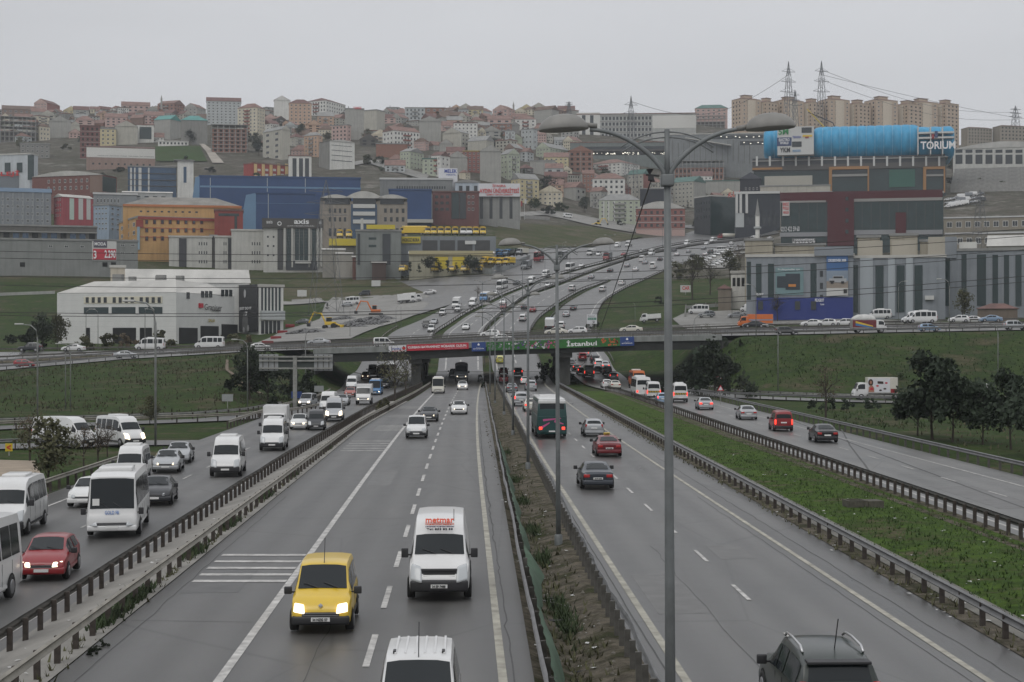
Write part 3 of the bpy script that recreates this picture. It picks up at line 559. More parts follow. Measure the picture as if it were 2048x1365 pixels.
def double_lamp(x, y, label, tilt=0):
    r = empty('street_lamp', (x, y, Hs(x, y)), 0, label, 'street lamp', 'double street lamps along the median'); r.rotation_euler = (0, tilt, 0)
    obj('mast', MAST, r)
    for i, s in enumerate((-1, 1)):
        obj('arm', ARMS[i], r); obj('brace', BRC[i], r); h = obj('lamp_head', HEAD, r, (s*1.9, 0, 12.27)); h.rotation_euler = (0, -s*.0+s*.07*s*0-.06 if s > 0 else .05, 0 if s > 0 else math.pi)
    return r
lab = ['tallest nearest double lamp post in front, between the two carriageways', 'second double lamp post from the camera, left of the nearest one', 'third double lamp post from the camera along the median', 'fourth double lamp post from the camera, in front of the bridge', 'fifth double lamp post from the camera, in front of the bridge', 'sixth double lamp post, small, just in front of the bridge', 'seventh double lamp post, small, close to the bridge front']
for i, d in enumerate((29.4, 65, 102.5, 139, 177, 214, 250)):
    px = [1342, 1117, 1056, 1026, 1008, 990, 980][i]; double_lamp((px-1024)*d/F, d, lab[i], -.006 if i < 2 else 0)
for i, (px, py) in enumerate(((965, 655), (1003, 628), (1045, 598), (1090, 582), (1140, 560), (1220, 532), (1325, 507))):
    p = hit(px, py); double_lamp(p.x, p.y, 'small double lamp post on the far central divide')
def spk():
    r = empty('loudspeaker_bracket', (0, 0, 0), 0, 'dark bracket with horn speakers clamped to the nearest lamp post', 'loudspeaker'); p = P(1305, 352, 29.3); r.location = p
    bm = bmesh.new(); lathe(bm, [(.02, 0), (.03, .03), (.06, .08), (.065, .09)], 10, (-.05, 0, .03)); lathe(bm, [(.05, -.09), (.03, -.03), (.015, 0)], 10, (0, 0, -.02)); tube(bm, [(-.12, 0, .02), (.12, 0, .0)], .02, 6); box(bm, -.08, .02, -.05, .05, -.09, .0, .01); ob('horn', bm, BLK, r)
spk()
def wire(name, pts, r, label, cat='cable'):
    o0 = pts[0]; bm = bmesh.new(); tube(bm, [p-o0 for p in pts], r, 5, caps=False); o = ob(name, bm, mat('dark_cable', (.02, .02, .02), .6, 0, 0), None, loc=o0); return tag(o, label, cat, None)
a, b_ = P(1302, 362, 29.3), P(1150, 715, 200)
wire('cable', [a.lerp(b_, t)+Vector((0, 0, -2.0*math.sin(math.pi*t))) for t in np.linspace(0, 1, 24)], .013, 'dark cable hanging from the nearest lamp post down towards the bridge')
# single arm lamps
bm = bmesh.new(); tube(bm, [(0, 0, -.5), (0, 0, 9), (.15, 0, 10), (.7, 0, 10.5), (1.6, 0, 10.6)], .09, 8, .05); SMAST = mesh_from(bm, 'mast', mat('pale_pole_paint', (.22, .225, .215), .55, .2, .2, 2), True)
bm = bmesh.new(); box(bm, 0, .9, -.16, .16, -.06, .1, .05); SHEAD = mesh_from(bm, 'lamp_head', mat('pale_lamp_cover', (.45, .45, .43), .4, 0, .1), True)
def single_lamp(px, py, s=1, k=1, d=None):
    p = hit(px, py) if d is None else P(px, py, d); r = empty('street_lamp', p, 0 if s > 0 else math.pi, 'slim grey single lamp post standing beside the road', 'street lamp', 'single street lamps'); r.scale = (k, k, k)
    obj('mast', SMAST, r); obj('lamp_head', SHEAD, r, (1.5, 0, 10.62)); return r
for a in ((311, 893, -1, 1.15), (75, 850, -1, 1), (131, 820, 1, .8), (141, 822, -1, .8), (495, 822, -1, .85), (611, 795, 1, 1), (290, 714, 1, .9), (196, 700, -1, .8), (308, 700, -1, .8), (172, 700, 1, .8), (1556, 790, -1, 1), (1996, 778, -1, .95), (1388, 745, 1, 1),
          (1512, 676, -1, .9), (1622, 640, 1, .7), (1797, 645, 1, .9), (1899, 672, -1, .95), (1270, 655, -1, .6), (1212, 600, 1, .6), (792, 660, 1, .6), (802, 655, -1, .6), (700, 675, 1, .7), (1464, 640, 1, .7), (1343, 480, 1, .8), (1370, 475, -1, .8), (1423, 470, 1, .7), (1125, 520, 1, .7), (480, 655, 1, .7), (1265, 560, 1, .5)): single_lamp(*a)
# high power lines in front of the hill
for n_, (w_, d) in enumerate((([(-300, 496), (0, 503), (800, 509), (1528, 493), (2048, 457), (2400, 425)], 190), ([(-300, 510), (0, 517), (800, 522), (1528, 508), (2048, 470), (2400, 440)], 190),
       ([(-300, 546), (0, 552), (800, 556), (1528, 532), (2048, 500), (2400, 470)], 180), ([(-300, 563), (0, 570), (800, 573), (1528, 547), (2048, 508), (2400, 475)], 180),
       ([(-300, 618), (0, 623), (800, 624), (1528, 590), (2048, 553), (2400, 520)], 170), ([(-300, 626), (0, 630), (800, 631), (1528, 598), (2048, 567), (2400, 530)], 170))):
    c3 = np.polyfit([p[0] for p in w_], [p[1] for p in w_], 3)
    tag(wire('power_line', [P(x, float(np.polyval(c3, x)), d) for x in np.linspace(-300, 2400, 40)], .034, ['highest power line crossing the whole view', 'power line just below the highest one', 'third power line from the top', 'fourth power line from the top', 'fifth power line from the top', 'lowest power line crossing the view'][n_], 'power line'), group='power lines crossing the valley')
# lattice pylons
PYL = mat('pylon_steel', (.13, .135, .14), .6, .3, .1, 1)
def pylon(px, pybase, pytop, wpx, label, d=None, arms=3, lean=1):
    p = hit(px, pybase) if d is None else P(px, pybase, d); s = p.y/F; h = (pybase-pytop)*s; w = wpx*s
    r = empty('pylon', p, R(20), label, 'pylon', 'lattice power pylons'); bm = bmesh.new(); t = max(.06, .00010*p.y)
    def leg(z): return (w/2)*(1-z/h*.82) if z < h*.9 else (w/2)*.18*(1-(z-h*.9)/(h*.1))+.03
    zs = [h*(1-(1-i/9)**1.3) for i in range(10)]
    for a in range(4):
        dx, dy = ((-1, -1), (1, -1), (1, 1), (-1, 1))[a]; ex, ey = ((-1, -1), (1, -1), (1, 1), (-1, 1))[(a+1) % 4]
        tube(bm, [(dx*leg(z), dy*leg(z), z) for z in zs+[h]], t*1.4, 4)
        for z0, z1 in zip(zs, zs[1:]):
            tube(bm, [(dx*leg(z0), dy*leg(z0), z0), (ex*leg(z1), ey*leg(z1), z1)], t*.8, 3); tube(bm, [(ex*leg(z0), ey*leg(z0), z0), (dx*leg(z1), dy*leg(z1), z1)], t*.8, 3)
    ob('lattice_tower', bm, PYL, r); 
    for k in range(arms):
        z = h*(.74+.085*k); a = w*.5*(1.15-.15*k)+1.5; bm = bmesh.new()
        for s_ in (-1, 1):
            for q in (-1, 1): tube(bm, [(0, q*leg(z), z), (s_*a, 0, z+.2)], t, 3)
            tube(bm, [(0, 0, z+h*.035), (s_*a, 0, z+.2)], t, 3)
        ob('cross_arm', bm, PYL, r)
pylon(652, 632, 360, 60, 'big lattice pylon in the parking lot rising in front of the blue hall')
pylon(1577, 360, 123, 26, 'left one of the two tall pylons above the blue wrapped mall'); pylon(1643, 360, 122, 26, 'right one of the two tall pylons above the blue wrapped mall')
pylon(1590, 300, 180, 16, 'smaller pylon behind the left tall pylon, in front of the tower blocks', 1250); pylon(1262, 400, 192, 24, 'pylon rising in front of the white and grey office block'); pylon(1138, 240, 203, 10, 'tiny pylon on the skyline left of the near lamp head', 1480); pylon(2031, 300, 212, 22, 'pylon at the right edge of the skyline', 1400)
pylon(1960, 500, 380, 26, 'bare lattice mast behind the grey shop hall at right', 650)
a, b_ = P(1262, 203, 1010), P(1577, 150, 1010)
wire('power_line', [a.lerp(b_, t)+Vector((0, 0, -16*math.sin(math.pi*t))) for t in np.linspace(0, 1, 20)], .12, 'thin power line between the skyline pylons', 'power line')
for k, (q0, q1) in enumerate((((1643, 140), (2031, 225)), ((1643, 160), (2031, 240)), ((1643, 150), (2400, 270)))):
    a, b_ = P(*q0, 1010), P(*q1, 1380); wire('power_line', [a.lerp(b_, t)+Vector((0, 0, -9*math.sin(math.pi*t))) for t in np.linspace(0, 1, 20)], .12, ['upper power line right of the tall pylons', 'middle power line right of the tall pylons', 'lower power line right of the tall pylons'][k], 'power line')
# ---------------------------------------------------------------- banners on the bridge
def banner(name, x0, x1, ya, yb, h, m, label, cat='banner'):
    """hangs on the front railing; ya / yb = top rows at its two ends, h height in rows"""
    d = 289.3; a = P(x0, ya, d); b = P(x1, yb, d); r = empty(name, a, 0, label, cat); r.rotation_euler = (0, -math.atan2(b.z-a.z, b.x-a.x), 0)
    k = F/d; w = (x1-x0)/k; hh = h/k; bm = bmesh.new(); box(bm, 0, w, 0, .04, -hh, 0); ob('sheet', bm, m, r); return r, w, hh
RED = mat('red_banner', (.45, .02, .04), .6, 0, .08); WBN = mat('white_banner', (.6, .6, .62), .6, 0, .05); BLU = mat('blue_sign', (.015, .05, .20), .5, 0, .08); GRN = mat('green_banner', (.02, .12, .02), .6, 0, .2, .4)
WL = mat('white_lettering', (.75, .75, .75), .5, 0, 0); RL = mat('red_lettering', (.5, .02, .02), .5, 0, 0); BL = mat('blue_lettering', (.02, .05, .3), .5, 0, 0); KL = mat('black_lettering', (.02, .02, .02), .5, 0, 0)
r, w, h = banner('banner', 777, 812, 692, 690.5, 13, WBN, 'white banner with blue letters and red emblem, left end of the bridge banners'); text('lettering', 'İSTANBUL', BL, r, .5, 2.3, -.8, -.35, -.02, True); bm = bmesh.new(); box(bm, .5, 2.6, -.02, 0, -1.05, -.95); ob('underline', bm, RL, r); bm = bmesh.new(); lathe(bm, [(.32, 0), (.32, .03), (.01, .03)], 14); o = ob('emblem', bm, RL, r); o.rotation_euler = (R(90), 0, 0); o.location = (2.75, 0, -.55)
r, w, h = banner('banner', 813, 937, 690, 685.5, 12.5, RED, 'long red banner with white capitals on the bridge'); text('lettering', 'KURBAN BAYRAMINIZ MÜBAREK OLSUN.', WL, r, .25, w-.3, -.72, -.2, -.02, True); text('small_lettering', 'İSTANBUL BÜYÜKŞEHİR BELEDİYESİ', WL, r, w*.62, w-.4, -.98, -.84, -.02)
for x0, ya in ((943, 685.5), (1240, 674.5)):
    r, w, h = banner('sign', x0, x0+28, ya, ya-1, 18, BLU, 'square blue city sign left of the flower banner' if x0 < 1000 else 'square blue city sign right of the flower banner', 'sign')
    text('lettering', 'BÜYÜKŞEHİR', WL, r, .3, w-.3, -1.3, -1.05, -.02, True); text('small_lettering', 'İSTANBUL', WL, r, .8, w-.8, -1.0, -.88, -.02); bm = bmesh.new(); lathe(bm, [(.0, .3), (.06, .22), (.17, .1), (.2, 0), (.15, -.12), (.0, -.15)], 12, (w/2, -.01, -.45), sy=.1); ob('emblem', bm, WL, r)
r, w, h = banner('banner', 973, 1240, 685, 675.5, 17, GRN, 'long green banner with flowers and the white city name'); text('lettering', 'İstanbul', WL, r, w*.60, w*.825, -1.28, -.18, -.02, True)
PK = [mat('petal_'+n, c, .6, 0, 0) for n, c in (('pink', (.40, .06, .16)), ('violet', (.10, .04, .20)), ('white', (.5, .5, .5)), ('orange', (.5, .10, .03)), ('grey', (.16, .18, .18)), ('leaf', (.03, .09, .03)))]
for mi, (x0, x1, n) in enumerate(((.28, .56, 26), (.2, .5, 24), (.1, .45, 22), (.85, .985, 24), (.0, .3, 30), (.2, .98, 20))):
    bm = bmesh.new()
    for _ in range(n):
        cx_, cz_ = w*(x0+(x1-x0)*rnd()), -h*(.12+.76*rnd()); s = .08+.16*rnd()
        lathe(bm, [(0, 0), (s, 0)], 6, (cx_, -.012-.001*mi, 0)); 
        for v in bm.verts[-12:]: v.co = Vector((v.co.x, -.012-.002*mi, cz_+(v.co.y+.012+.001*mi)*rnd.__call__() if False else cz_+(v.co.y+.012+.001*mi)))
    ob('flowers', bm, PK[mi], r)
# ---------------------------------------------------------------- gantry and small signs
p = hit(590, 818); r = empty('sign_gantry', p, 0, 'grey sign gantry seen from behind with two blank panels beside the left frontage road', 'sign gantry'); k = F/p.y; zt = lambda py: (CZ+(HY-py)/k)-p.z; SBK = mat('sign_back_metal', (.30, .31, .31), .5, .3, .12, 1.5)
bm = bmesh.new(); box(bm, -.25, .25, -.2, .2, -.5, zt(712)); ob('post', bm, ZINC, r)
for py in (714, 722, 737): bm = bmesh.new(); box(bm, -72/k, 74/k, -.12, .12, zt(py)-.1, zt(py)+.1); ob('beam', bm, ZINC, r)
for x0, x1 in ((518, 556), (628, 665)):
    bm = bmesh.new(); box(bm, (x0-590)/k, (x1-590)/k, .15, .22, zt(742), zt(709)); q = ob('panel', bm, SBK, r)
    for t in (.2, .5, .8): x = (x0+(x1-x0)*t-590)/k; bpart('panel_stiffener', ZINCD, q, x-.05, x+.05, .05, .14, zt(741), zt(710))
bm = bmesh.new(); box(bm, (556-590)/k, (628-590)/k, .16, .2, zt(735), zt(712)); ob('rear_panel', bm, mat('dark_sign_back', (.05, .06, .055), .6, .2, .1), r)
p = hit(1184, 664); r = empty('road_sign', p, 0, 'white and green direction sign panel on posts beyond the bridge', 'road sign'); k = F/p.y
bpart('panel', WBN, r, -10/k, 10/k, 0, .1, 2, 2+19/k)
bpart('green_field', mat('sign_green', (.01, .16, .10), .5, 0, 0), r, -8.5/k, 8.5/k, -.03, 0, 2+8/k, 2+12.5/k); text('lettering', 'Haramidere', WL, r, -7.5/k, 7.5/k, 2+9/k, 2+11.5/k, -.05); text('arrow', '↗', KL, r, 0, 5/k, 2+1/k, 2+6/k, -.03, True); text('small_lettering', 'Esenyurt', KL, r, -7.5/k, 6/k, 2+14/k, 2+17/k, -.03)
for x in (-8, 8): bpart('post', ZINC, r, x/k-.08, x/k+.08, .1, .25, -.3, 3)
def trisign(px, py, s, label, up=True):
    p = hit(px, py); r = empty('warning_sign', p, 0, label, 'warning sign'); bm = bmesh.new(); tube(bm, [(0, 0, -.3), (0, 0, 2.2*s)], .04, 6); ob('post', bm, ZINC, r)
    for q, (a, m, y) in enumerate(((.55*s, RED, -.05), (.36*s, WBN, -.07))):
        f = 1 if up else -1; bm = bmesh.new(); v = [bm.verts.new((a*math.sin(t), y, 2.4*s+f*a*math.cos(t))) for t in (0, 2.094, 4.189)]; w2 = [bm.verts.new(x.co+Vector((0, .018, 0))) for x in v]
        bm.faces.new(v); bm.faces.new(w2[::-1]); [bm.faces.new((v[i], v[(i+1) % 3], w2[(i+1) % 3], w2[i])) for i in range(3)]; bmesh.ops.recalc_face_normals(bm, faces=bm.faces[:]); ob('sign_rim' if q == 0 else 'sign_face', bm, m, r)
trisign(1439, 792, 1.1, 'upper red and white triangular yield sign at the foot of the right slope', False); trisign(1441, 812, .9, 'lower red and white triangular sign at the foot of the right slope')
p = hit(18, 912); r = empty('chevron_sign', p, 0, 'yellow sign with a red arrow beside the merging road at left edge', 'road sign'); bpart('post', ZINC, r, -.05, .05, 0, .06, -.2, .5); bpart('panel', mat('sign_yellow', (.55, .40, .02), .5, 0, 0), r, -.28, .28, -.04, -.01, .35, .95); text('arrow', '<', RL, r, -.16, .16, .45, .85, -.06, True)
for px, py, lab_, c in ((593, 815, 'small blue sign behind the gantry post', BLU), (638, 800, 'small grey sign back left of the service road', SBK), (455, 822, 'small grey sign on the left slope near the ramp rail', SBK), (1480, 590, 'small board on the far green slope', SBK)):
    p = hit(px, py); r = empty('small_sign', p, 0, lab_, 'sign'); bpart('panel', c, r, -.7, .7, -.04, 0, 1.2, 2.1); bpart('post', ZINC, r, -.05, .05, 0, .08, -.3, 1.9)
# concrete drain box on the verge, green screen, debris
p = hit(1727, 1018); r = empty('drain_box', p, R(8), 'open dark concrete drain box on the grass verge', 'drain box'); bm = bmesh.new()
box(bm, -.85, .1, -.35, -.25, -.1, .42); box(bm, -.85, .1, .5, .6, -.1, .42); box(bm, -.85, -.75, -.25, .5, -.1, .42); box(bm, 0, .1, -.25, .5, -.1, .42); ob('box_wall', bm, mat('mossy_concrete', (.075, .07, .055), .95, 0, .35, 3, bump=.4), r); bm = bmesh.new(); box(bm, .12, .9, -.35, .6, -.1, .4, .02); ob('cover_slab', bm, _m['mossy_concrete'], r)
bm = bmesh.new(); rr = []; rs_ = random.Random(3)
for i, y in enumerate(np.arange(33, 125, .7)):
    x0 = cx(S2a, y)+.32; hgt = .85+.05*math.sin(y); lean = .34+.12*math.sin(y*.5)+(.4*math.exp(-((y-57)/1.6)**2)); z = Hs(x0, y)+.05; dip = -.45*math.exp(-((y-55.5)/1.2)**2)
    rr.append([bm.verts.new((x0+lean*t+.03*rs_.uniform(-1, 1), y, z+.88*(1-t**1.6)+dip*(1-t))) for t in (0, .25, .5, .75, 1)])
for a, b in zip(rr, rr[1:]):
    for q in range(4): bm.faces.new((a[q], a[q+1], b[q+1], b[q]))
tag(ob('green_screen', bm, mat('green_fabric', (.045, .085, .05), .8, 0, .25, 1.2), None, True), 'long torn green fabric screen slumped along the median rail', 'screen')
p = hit(1100, 1215); r = empty('fallen_fence', p, R(33), 'fallen fence section with cross bars lying in the median dirt', 'fence')
bm = bmesh.new(); box(bm, -.06, .06, -1.6, 1.9, .08, .18); ob('rail', bm, ZINCD, r)
for i in range(9): bm = bmesh.new(); box(bm, .02, .75, -1.5+i*.4, -1.38+i*.4, .05, .13); ob('bar', bm, BLK, r)
for px, py, a, ln, lab_ in ((1105, 1250, 60, 1.6, 'bent black scrap bar lying in the median dirt'), (1155, 1355, 75, 1.4, 'dark scrap bar near the bottom of the median'), (1120, 1262, 95, 1.1, 'short dark scrap strip beside the fallen fence')):
    p = hit(px, py); bm = bmesh.new(); tube(bm, [(-ln/2, 0, .05), (0, .12, .1), (ln/2, 0, .12)], .05, 5); o = ob('scrap_bar', bm, BLK, None, loc=p); o.rotation_euler = (0, 0, R(a-60)); tag(o, lab_, 'scrap')
bm = bmesh.new()       # litter: scraps of paper and plastic nobody could count
for _ in range(620):
    y = 30+150*rnd()**1.5; u = random.choice((random.uniform(1.9, 4.0), random.uniform(14.2, 15.6), random.uniform(15.5, 22.5), random.uniform(15, 22.8), random.uniform(-12.8, -10.2))); x = u-.0294*y; s = .02+.05*rnd(); z = Hs(x, y)+.11; a = rnd()*6.3
    v = [bm.verts.new((x+s*math.cos(a+k*1.57)*(1+rnd()), y+s*math.sin(a+k*1.57)*(1+rnd()), z+s*rnd()*.7)) for k in range(4)]; bm.faces.new(v)
tag(ob('litter', bm, mat('pale_litter', (.5, .5, .48), .7, 0, .4, 9)), 'scraps of pale litter scattered over verges and median', 'litter', kind='stuff')
bm = bmesh.new()
for _ in range(2600):
    y = 28+190*rnd()**1.3; u = random.choice((random.uniform(1.9, 4.0), random.uniform(1.9, 4.0), random.uniform(14.6, 15.8))); x = u-.0294*y; s = .02+.06*rnd()**2; z = Hs(x, y)+.07
    lathe(bm, [(0, s*.8), (s, .2*s), (s*.8, -.1)], 5, (x, y, z))
tag(ob('gravel', bm, mat('stone_rubble', (.13, .12, .10), .9, 0, .3, 6)), 'loose stones in the median dirt and by the rail', 'gravel', kind='stuff')
# ---------------------------------------------------------------- vehicles (forward = +Y, ground z = 0)
# station: (y, z_bottom, z_belt, z_top, half width low, half width belt, half width top)
V = {}
V['sedan'] = dict(st=[(-2.24, .40, .80, .86, .68, .72, .60), (-2.14, .27, .90, .98, .80, .84, .66), (-1.62, .2, .95, 1.05, .84, .87, .70), (-.92, .2, .96, 1.39, .85, .88, .57), (-.1, .2, .94, 1.45, .86, .885, .58), (.4, .2, .93, 1.42, .86, .885, .57), (1.18, .2, .90, .99, .86, .88, .68), (1.8, .22, .80, .90, .84, .86, .64), (2.14, .25, .66, .74, .78, .81, .58), (2.24, .34, .56, .62, .66, .70, .5)],
    ws=(5, 6), rg=(2, 3), side=[(3.02, 3.95), (4.05, 5.6)], wh=(-1.3, 1.38), r=.31, hl=(.62, 2.12, .62, .17, .07), tl=(.62, -2.22, .76, .17, .09), plate=.62, fplate=.42)
V['hatch'] = dict(st=[(-1.93, .35, .80, .90, .68, .74, .62), (-1.86, .25, .93, 1.05, .78, .82, .66), (-1.62, .2, .96, 1.36, .81, .84, .60), (-1.2, .2, .95, 1.44, .82, .85, .57), (-.2, .2, .93, 1.48, .83, .85, .57), (.25, .2, .92, 1.45, .83, .85, .57), (1.05, .2, .90, 1.0, .83, .85, .66), (1.6, .22, .78, .88, .81, .83, .60), (1.86, .25, .64, .72, .75, .78, .55), (1.94, .34, .54, .60, .64, .68, .48)],
    ws=(5, 6), rg=(1, 2), side=[(2.6, 3.75), (3.9, 5.6)], wh=(-1.2, 1.22), r=.3, hl=(.58, 1.84, .62, .17, .09), tl=(.67, -1.90, .88, .08, .17), plate=.72, fplate=.40)
V['suv'] = dict(st=[(-2.22, .42, .90, .98, .78, .84, .72), (-2.16, .34, 1.05, 1.18, .86, .89, .74), (-1.98, .3, 1.08, 1.58, .88, .90, .68), (-1.5, .3, 1.07, 1.72, .89, .91, .66), (-.3, .3, 1.05, 1.76, .90, .92, .66), (.3, .3, 1.04, 1.73, .90, .92, .65), (1.0, .3, 1.02, 1.14, .90, .92, .74), (1.8, .32, .95, 1.06, .89, .90, .70), (2.12, .36, .82, .92, .84, .86, .66), (2.22, .44, .68, .76, .74, .78, .6)],
    ws=(5, 6), rg=(1, 2), side=[(2.3, 3.6), (3.72, 4.5), (4.62, 5.55)], wh=(-1.35, 1.4), r=.36, hl=(.66, 2.1, .80, .17, .09), tl=(.76, -2.19, 1.02, .08, .2), plate=.75, fplate=.5, rails=1)
V['kangoo'] = dict(st=[(-2.0, .36, .95, 1.02, .76, .80, .76), (-1.97, .26, 1.05, 1.60, .82, .835, .70), (-1.88, .22, 1.05, 1.78, .83, .84, .66), (-.9, .2, 1.05, 1.83, .83, .84, .66), (.2, .2, 1.03, 1.84, .83, .84, .66), (.55, .2, 1.02, 1.78, .83, .84, .65), (1.25, .2, 1.0, 1.10, .83, .84, .72), (1.72, .22, .90, .98, .81, .82, .66), (1.94, .26, .68, .76, .76, .78, .60), (2.0, .34, .56, .62, .66, .68, .52)],
    ws=(5, 6), rg=(.2, 1), side=[(2.15, 2.95), (3.05, 3.9), (4.0, 5.5)], wh=(-1.3, 1.28), r=.3, hl=(.60, 1.92, .72, .14, .12), tl=(.74, -2.0, .85, .07, .22), plate=.8, fplate=.42, bump=1)
V['van'] = dict(st=[(-2.85, .45, 1.25, 1.32, .86, .92, .88), (-2.82, .32, 1.3, 2.25, .93, .95, .80), (-2.72, .3, 1.3, 2.42, .95, .96, .76), (-1.2, .28, 1.3, 2.48, .96, .965, .76), (.8, .28, 1.28, 2.48, .96, .965, .76), (1.35, .28, 1.28, 2.30, .96, .965, .76), (1.6, .28, 1.26, 2.02, .96, .96, .77), (2.12, .28, 1.20, 1.34, .95, .955, .82), (2.6, .3, .98, 1.06, .92, .93, .76), (2.8, .32, .74, .80, .86, .88, .70), (2.86, .40, .6, .66, .78, .8, .62)],
    ws=(6, 7), rg=(.2, 1), side=[(2.1, 2.62), (2.7, 3.15), (3.22, 3.75), (3.82, 5.2), (5.9, 6.75)], wh=(-1.85, 1.95), r=.34, hl=(.72, 2.70, .88, .16, .24), tl=(.88, -2.84, 1.1, .06, .26), plate=.62, fplate=.5, bump=1, vanw=1)
V['midibus'] = dict(st=[(-3.75, .5, 1.3, 1.4, .98, 1.04, 1.0), (-3.72, .34, 1.35, 2.5, 1.08, 1.10, .98), (-3.6, .3, 1.35, 2.8, 1.10, 1.12, .95), (-1.2, .3, 1.35, 2.86, 1.11, 1.12, .95), (1.2, .3, 1.35, 2.86, 1.11, 1.12, .95), (3.0, .3, 1.35, 2.84, 1.11, 1.12, .95), (3.35, .3, 1.3, 2.70, 1.10, 1.12, .96), (3.64, .3, 1.02, 1.16, 1.09, 1.10, .99), (3.74, .32, .85, .95, 1.04, 1.06, .9), (3.78, .42, .7, .78, .95, .98, .8)],
    ws=(6, 7), rg=(.25, 1), side=[(2.1, 2.5), (2.53, 2.97), (3.03, 3.5), (3.53, 3.97), (4.03, 4.6), (4.64, 5.3), (5.4, 6.3)], wh=(-2.2, 2.4), r=.40, hl=(.82, 3.72, .66, .17, .10), tl=(.9, -3.77, .8, .1, .16), plate=.55, fplate=.5, ac=1)
V['coach'] = dict(st=[(-5.9, .5, 1.55, 1.65, 1.1, 1.17, 1.15), (-5.86, .36, 1.9, 3.0, 1.2, 1.24, 1.12), (-5.7, .32, 1.9, 3.2, 1.22, 1.25, 1.08), (-2, .32, 1.9, 3.25, 1.24, 1.25, 1.08), (2, .32, 1.9, 3.25, 1.24, 1.25, 1.08), (4.8, .32, 1.9, 3.2, 1.24, 1.25, 1.08), (5.4, .32, 1.8, 3.05, 1.22, 1.24, 1.08), (5.75, .32, 1.3, 1.5, 1.2, 1.22, 1.1), (5.85, .34, .95, 1.05, 1.15, 1.18, 1.0), (5.9, .44, .75, .85, 1.05, 1.08, .9)],
    ws=(6, 7), rg=(.55, 1), side=[(2.05, 2.35), (2.37, 2.65), (2.67, 2.97), (3.02, 3.32), (3.35, 3.65), (3.68, 3.97), (4.03, 4.5), (4.53, 4.97), (5.05, 6)], wh=(-3.4, 3.4), r=.48, hl=(.95, 5.84, .7, .16, .1), tl=(.95, -5.93, .85, .13, .12), plate=.6, fplate=.5, ac=1)
V['cab'] = dict(st=[(-.1, .5, 1.25, 1.95, .84, .86, .78), (0, .45, 1.25, 2.05, .88, .90, .80), (.6, .42, 1.25, 2.10, .90, .91, .80), (1.1, .42, 1.25, 2.02, .90, .91, .80), (1.45, .42, 1.1, 1.22, .89, .90, .84), (1.62, .45, .85, .93, .84, .86, .78), (1.66, .5, .72, .78, .78, .8, .7)],
    ws=(3, 4), rg=None, side=[(1.5, 3.2)], wh=(), r=.38, hl=(.68, 1.58, .72, .14, .10), tl=None, plate=None, fplate=.6)
def lerp(a, b, t): return tuple(x+(y-x)*t for x, y in zip(a, b))
def stat(st, s):
    i = min(int(s), len(st)-2); return lerp(st[i], st[i+1], s-i)
def ring(s):     # half section, right side, bottom to roof centre
    y, zb, zl, zt, a, b, c = s; h = zl-zb
    return [(0, zb), (a*.93, zb), (a, zb+.10*h+.03), (b+.012, zb+h*.45), (b, zb+h*.8), (b-.018, zl), (c+(b-c)*.18 if zt-zl > .3 else c+.03, zl+(zt-zl)*.84), (c, zt-.045*(1 if zt-zl > .3 else .3)), (c*.6, zt-.008), (0, zt)]
_vm = {}
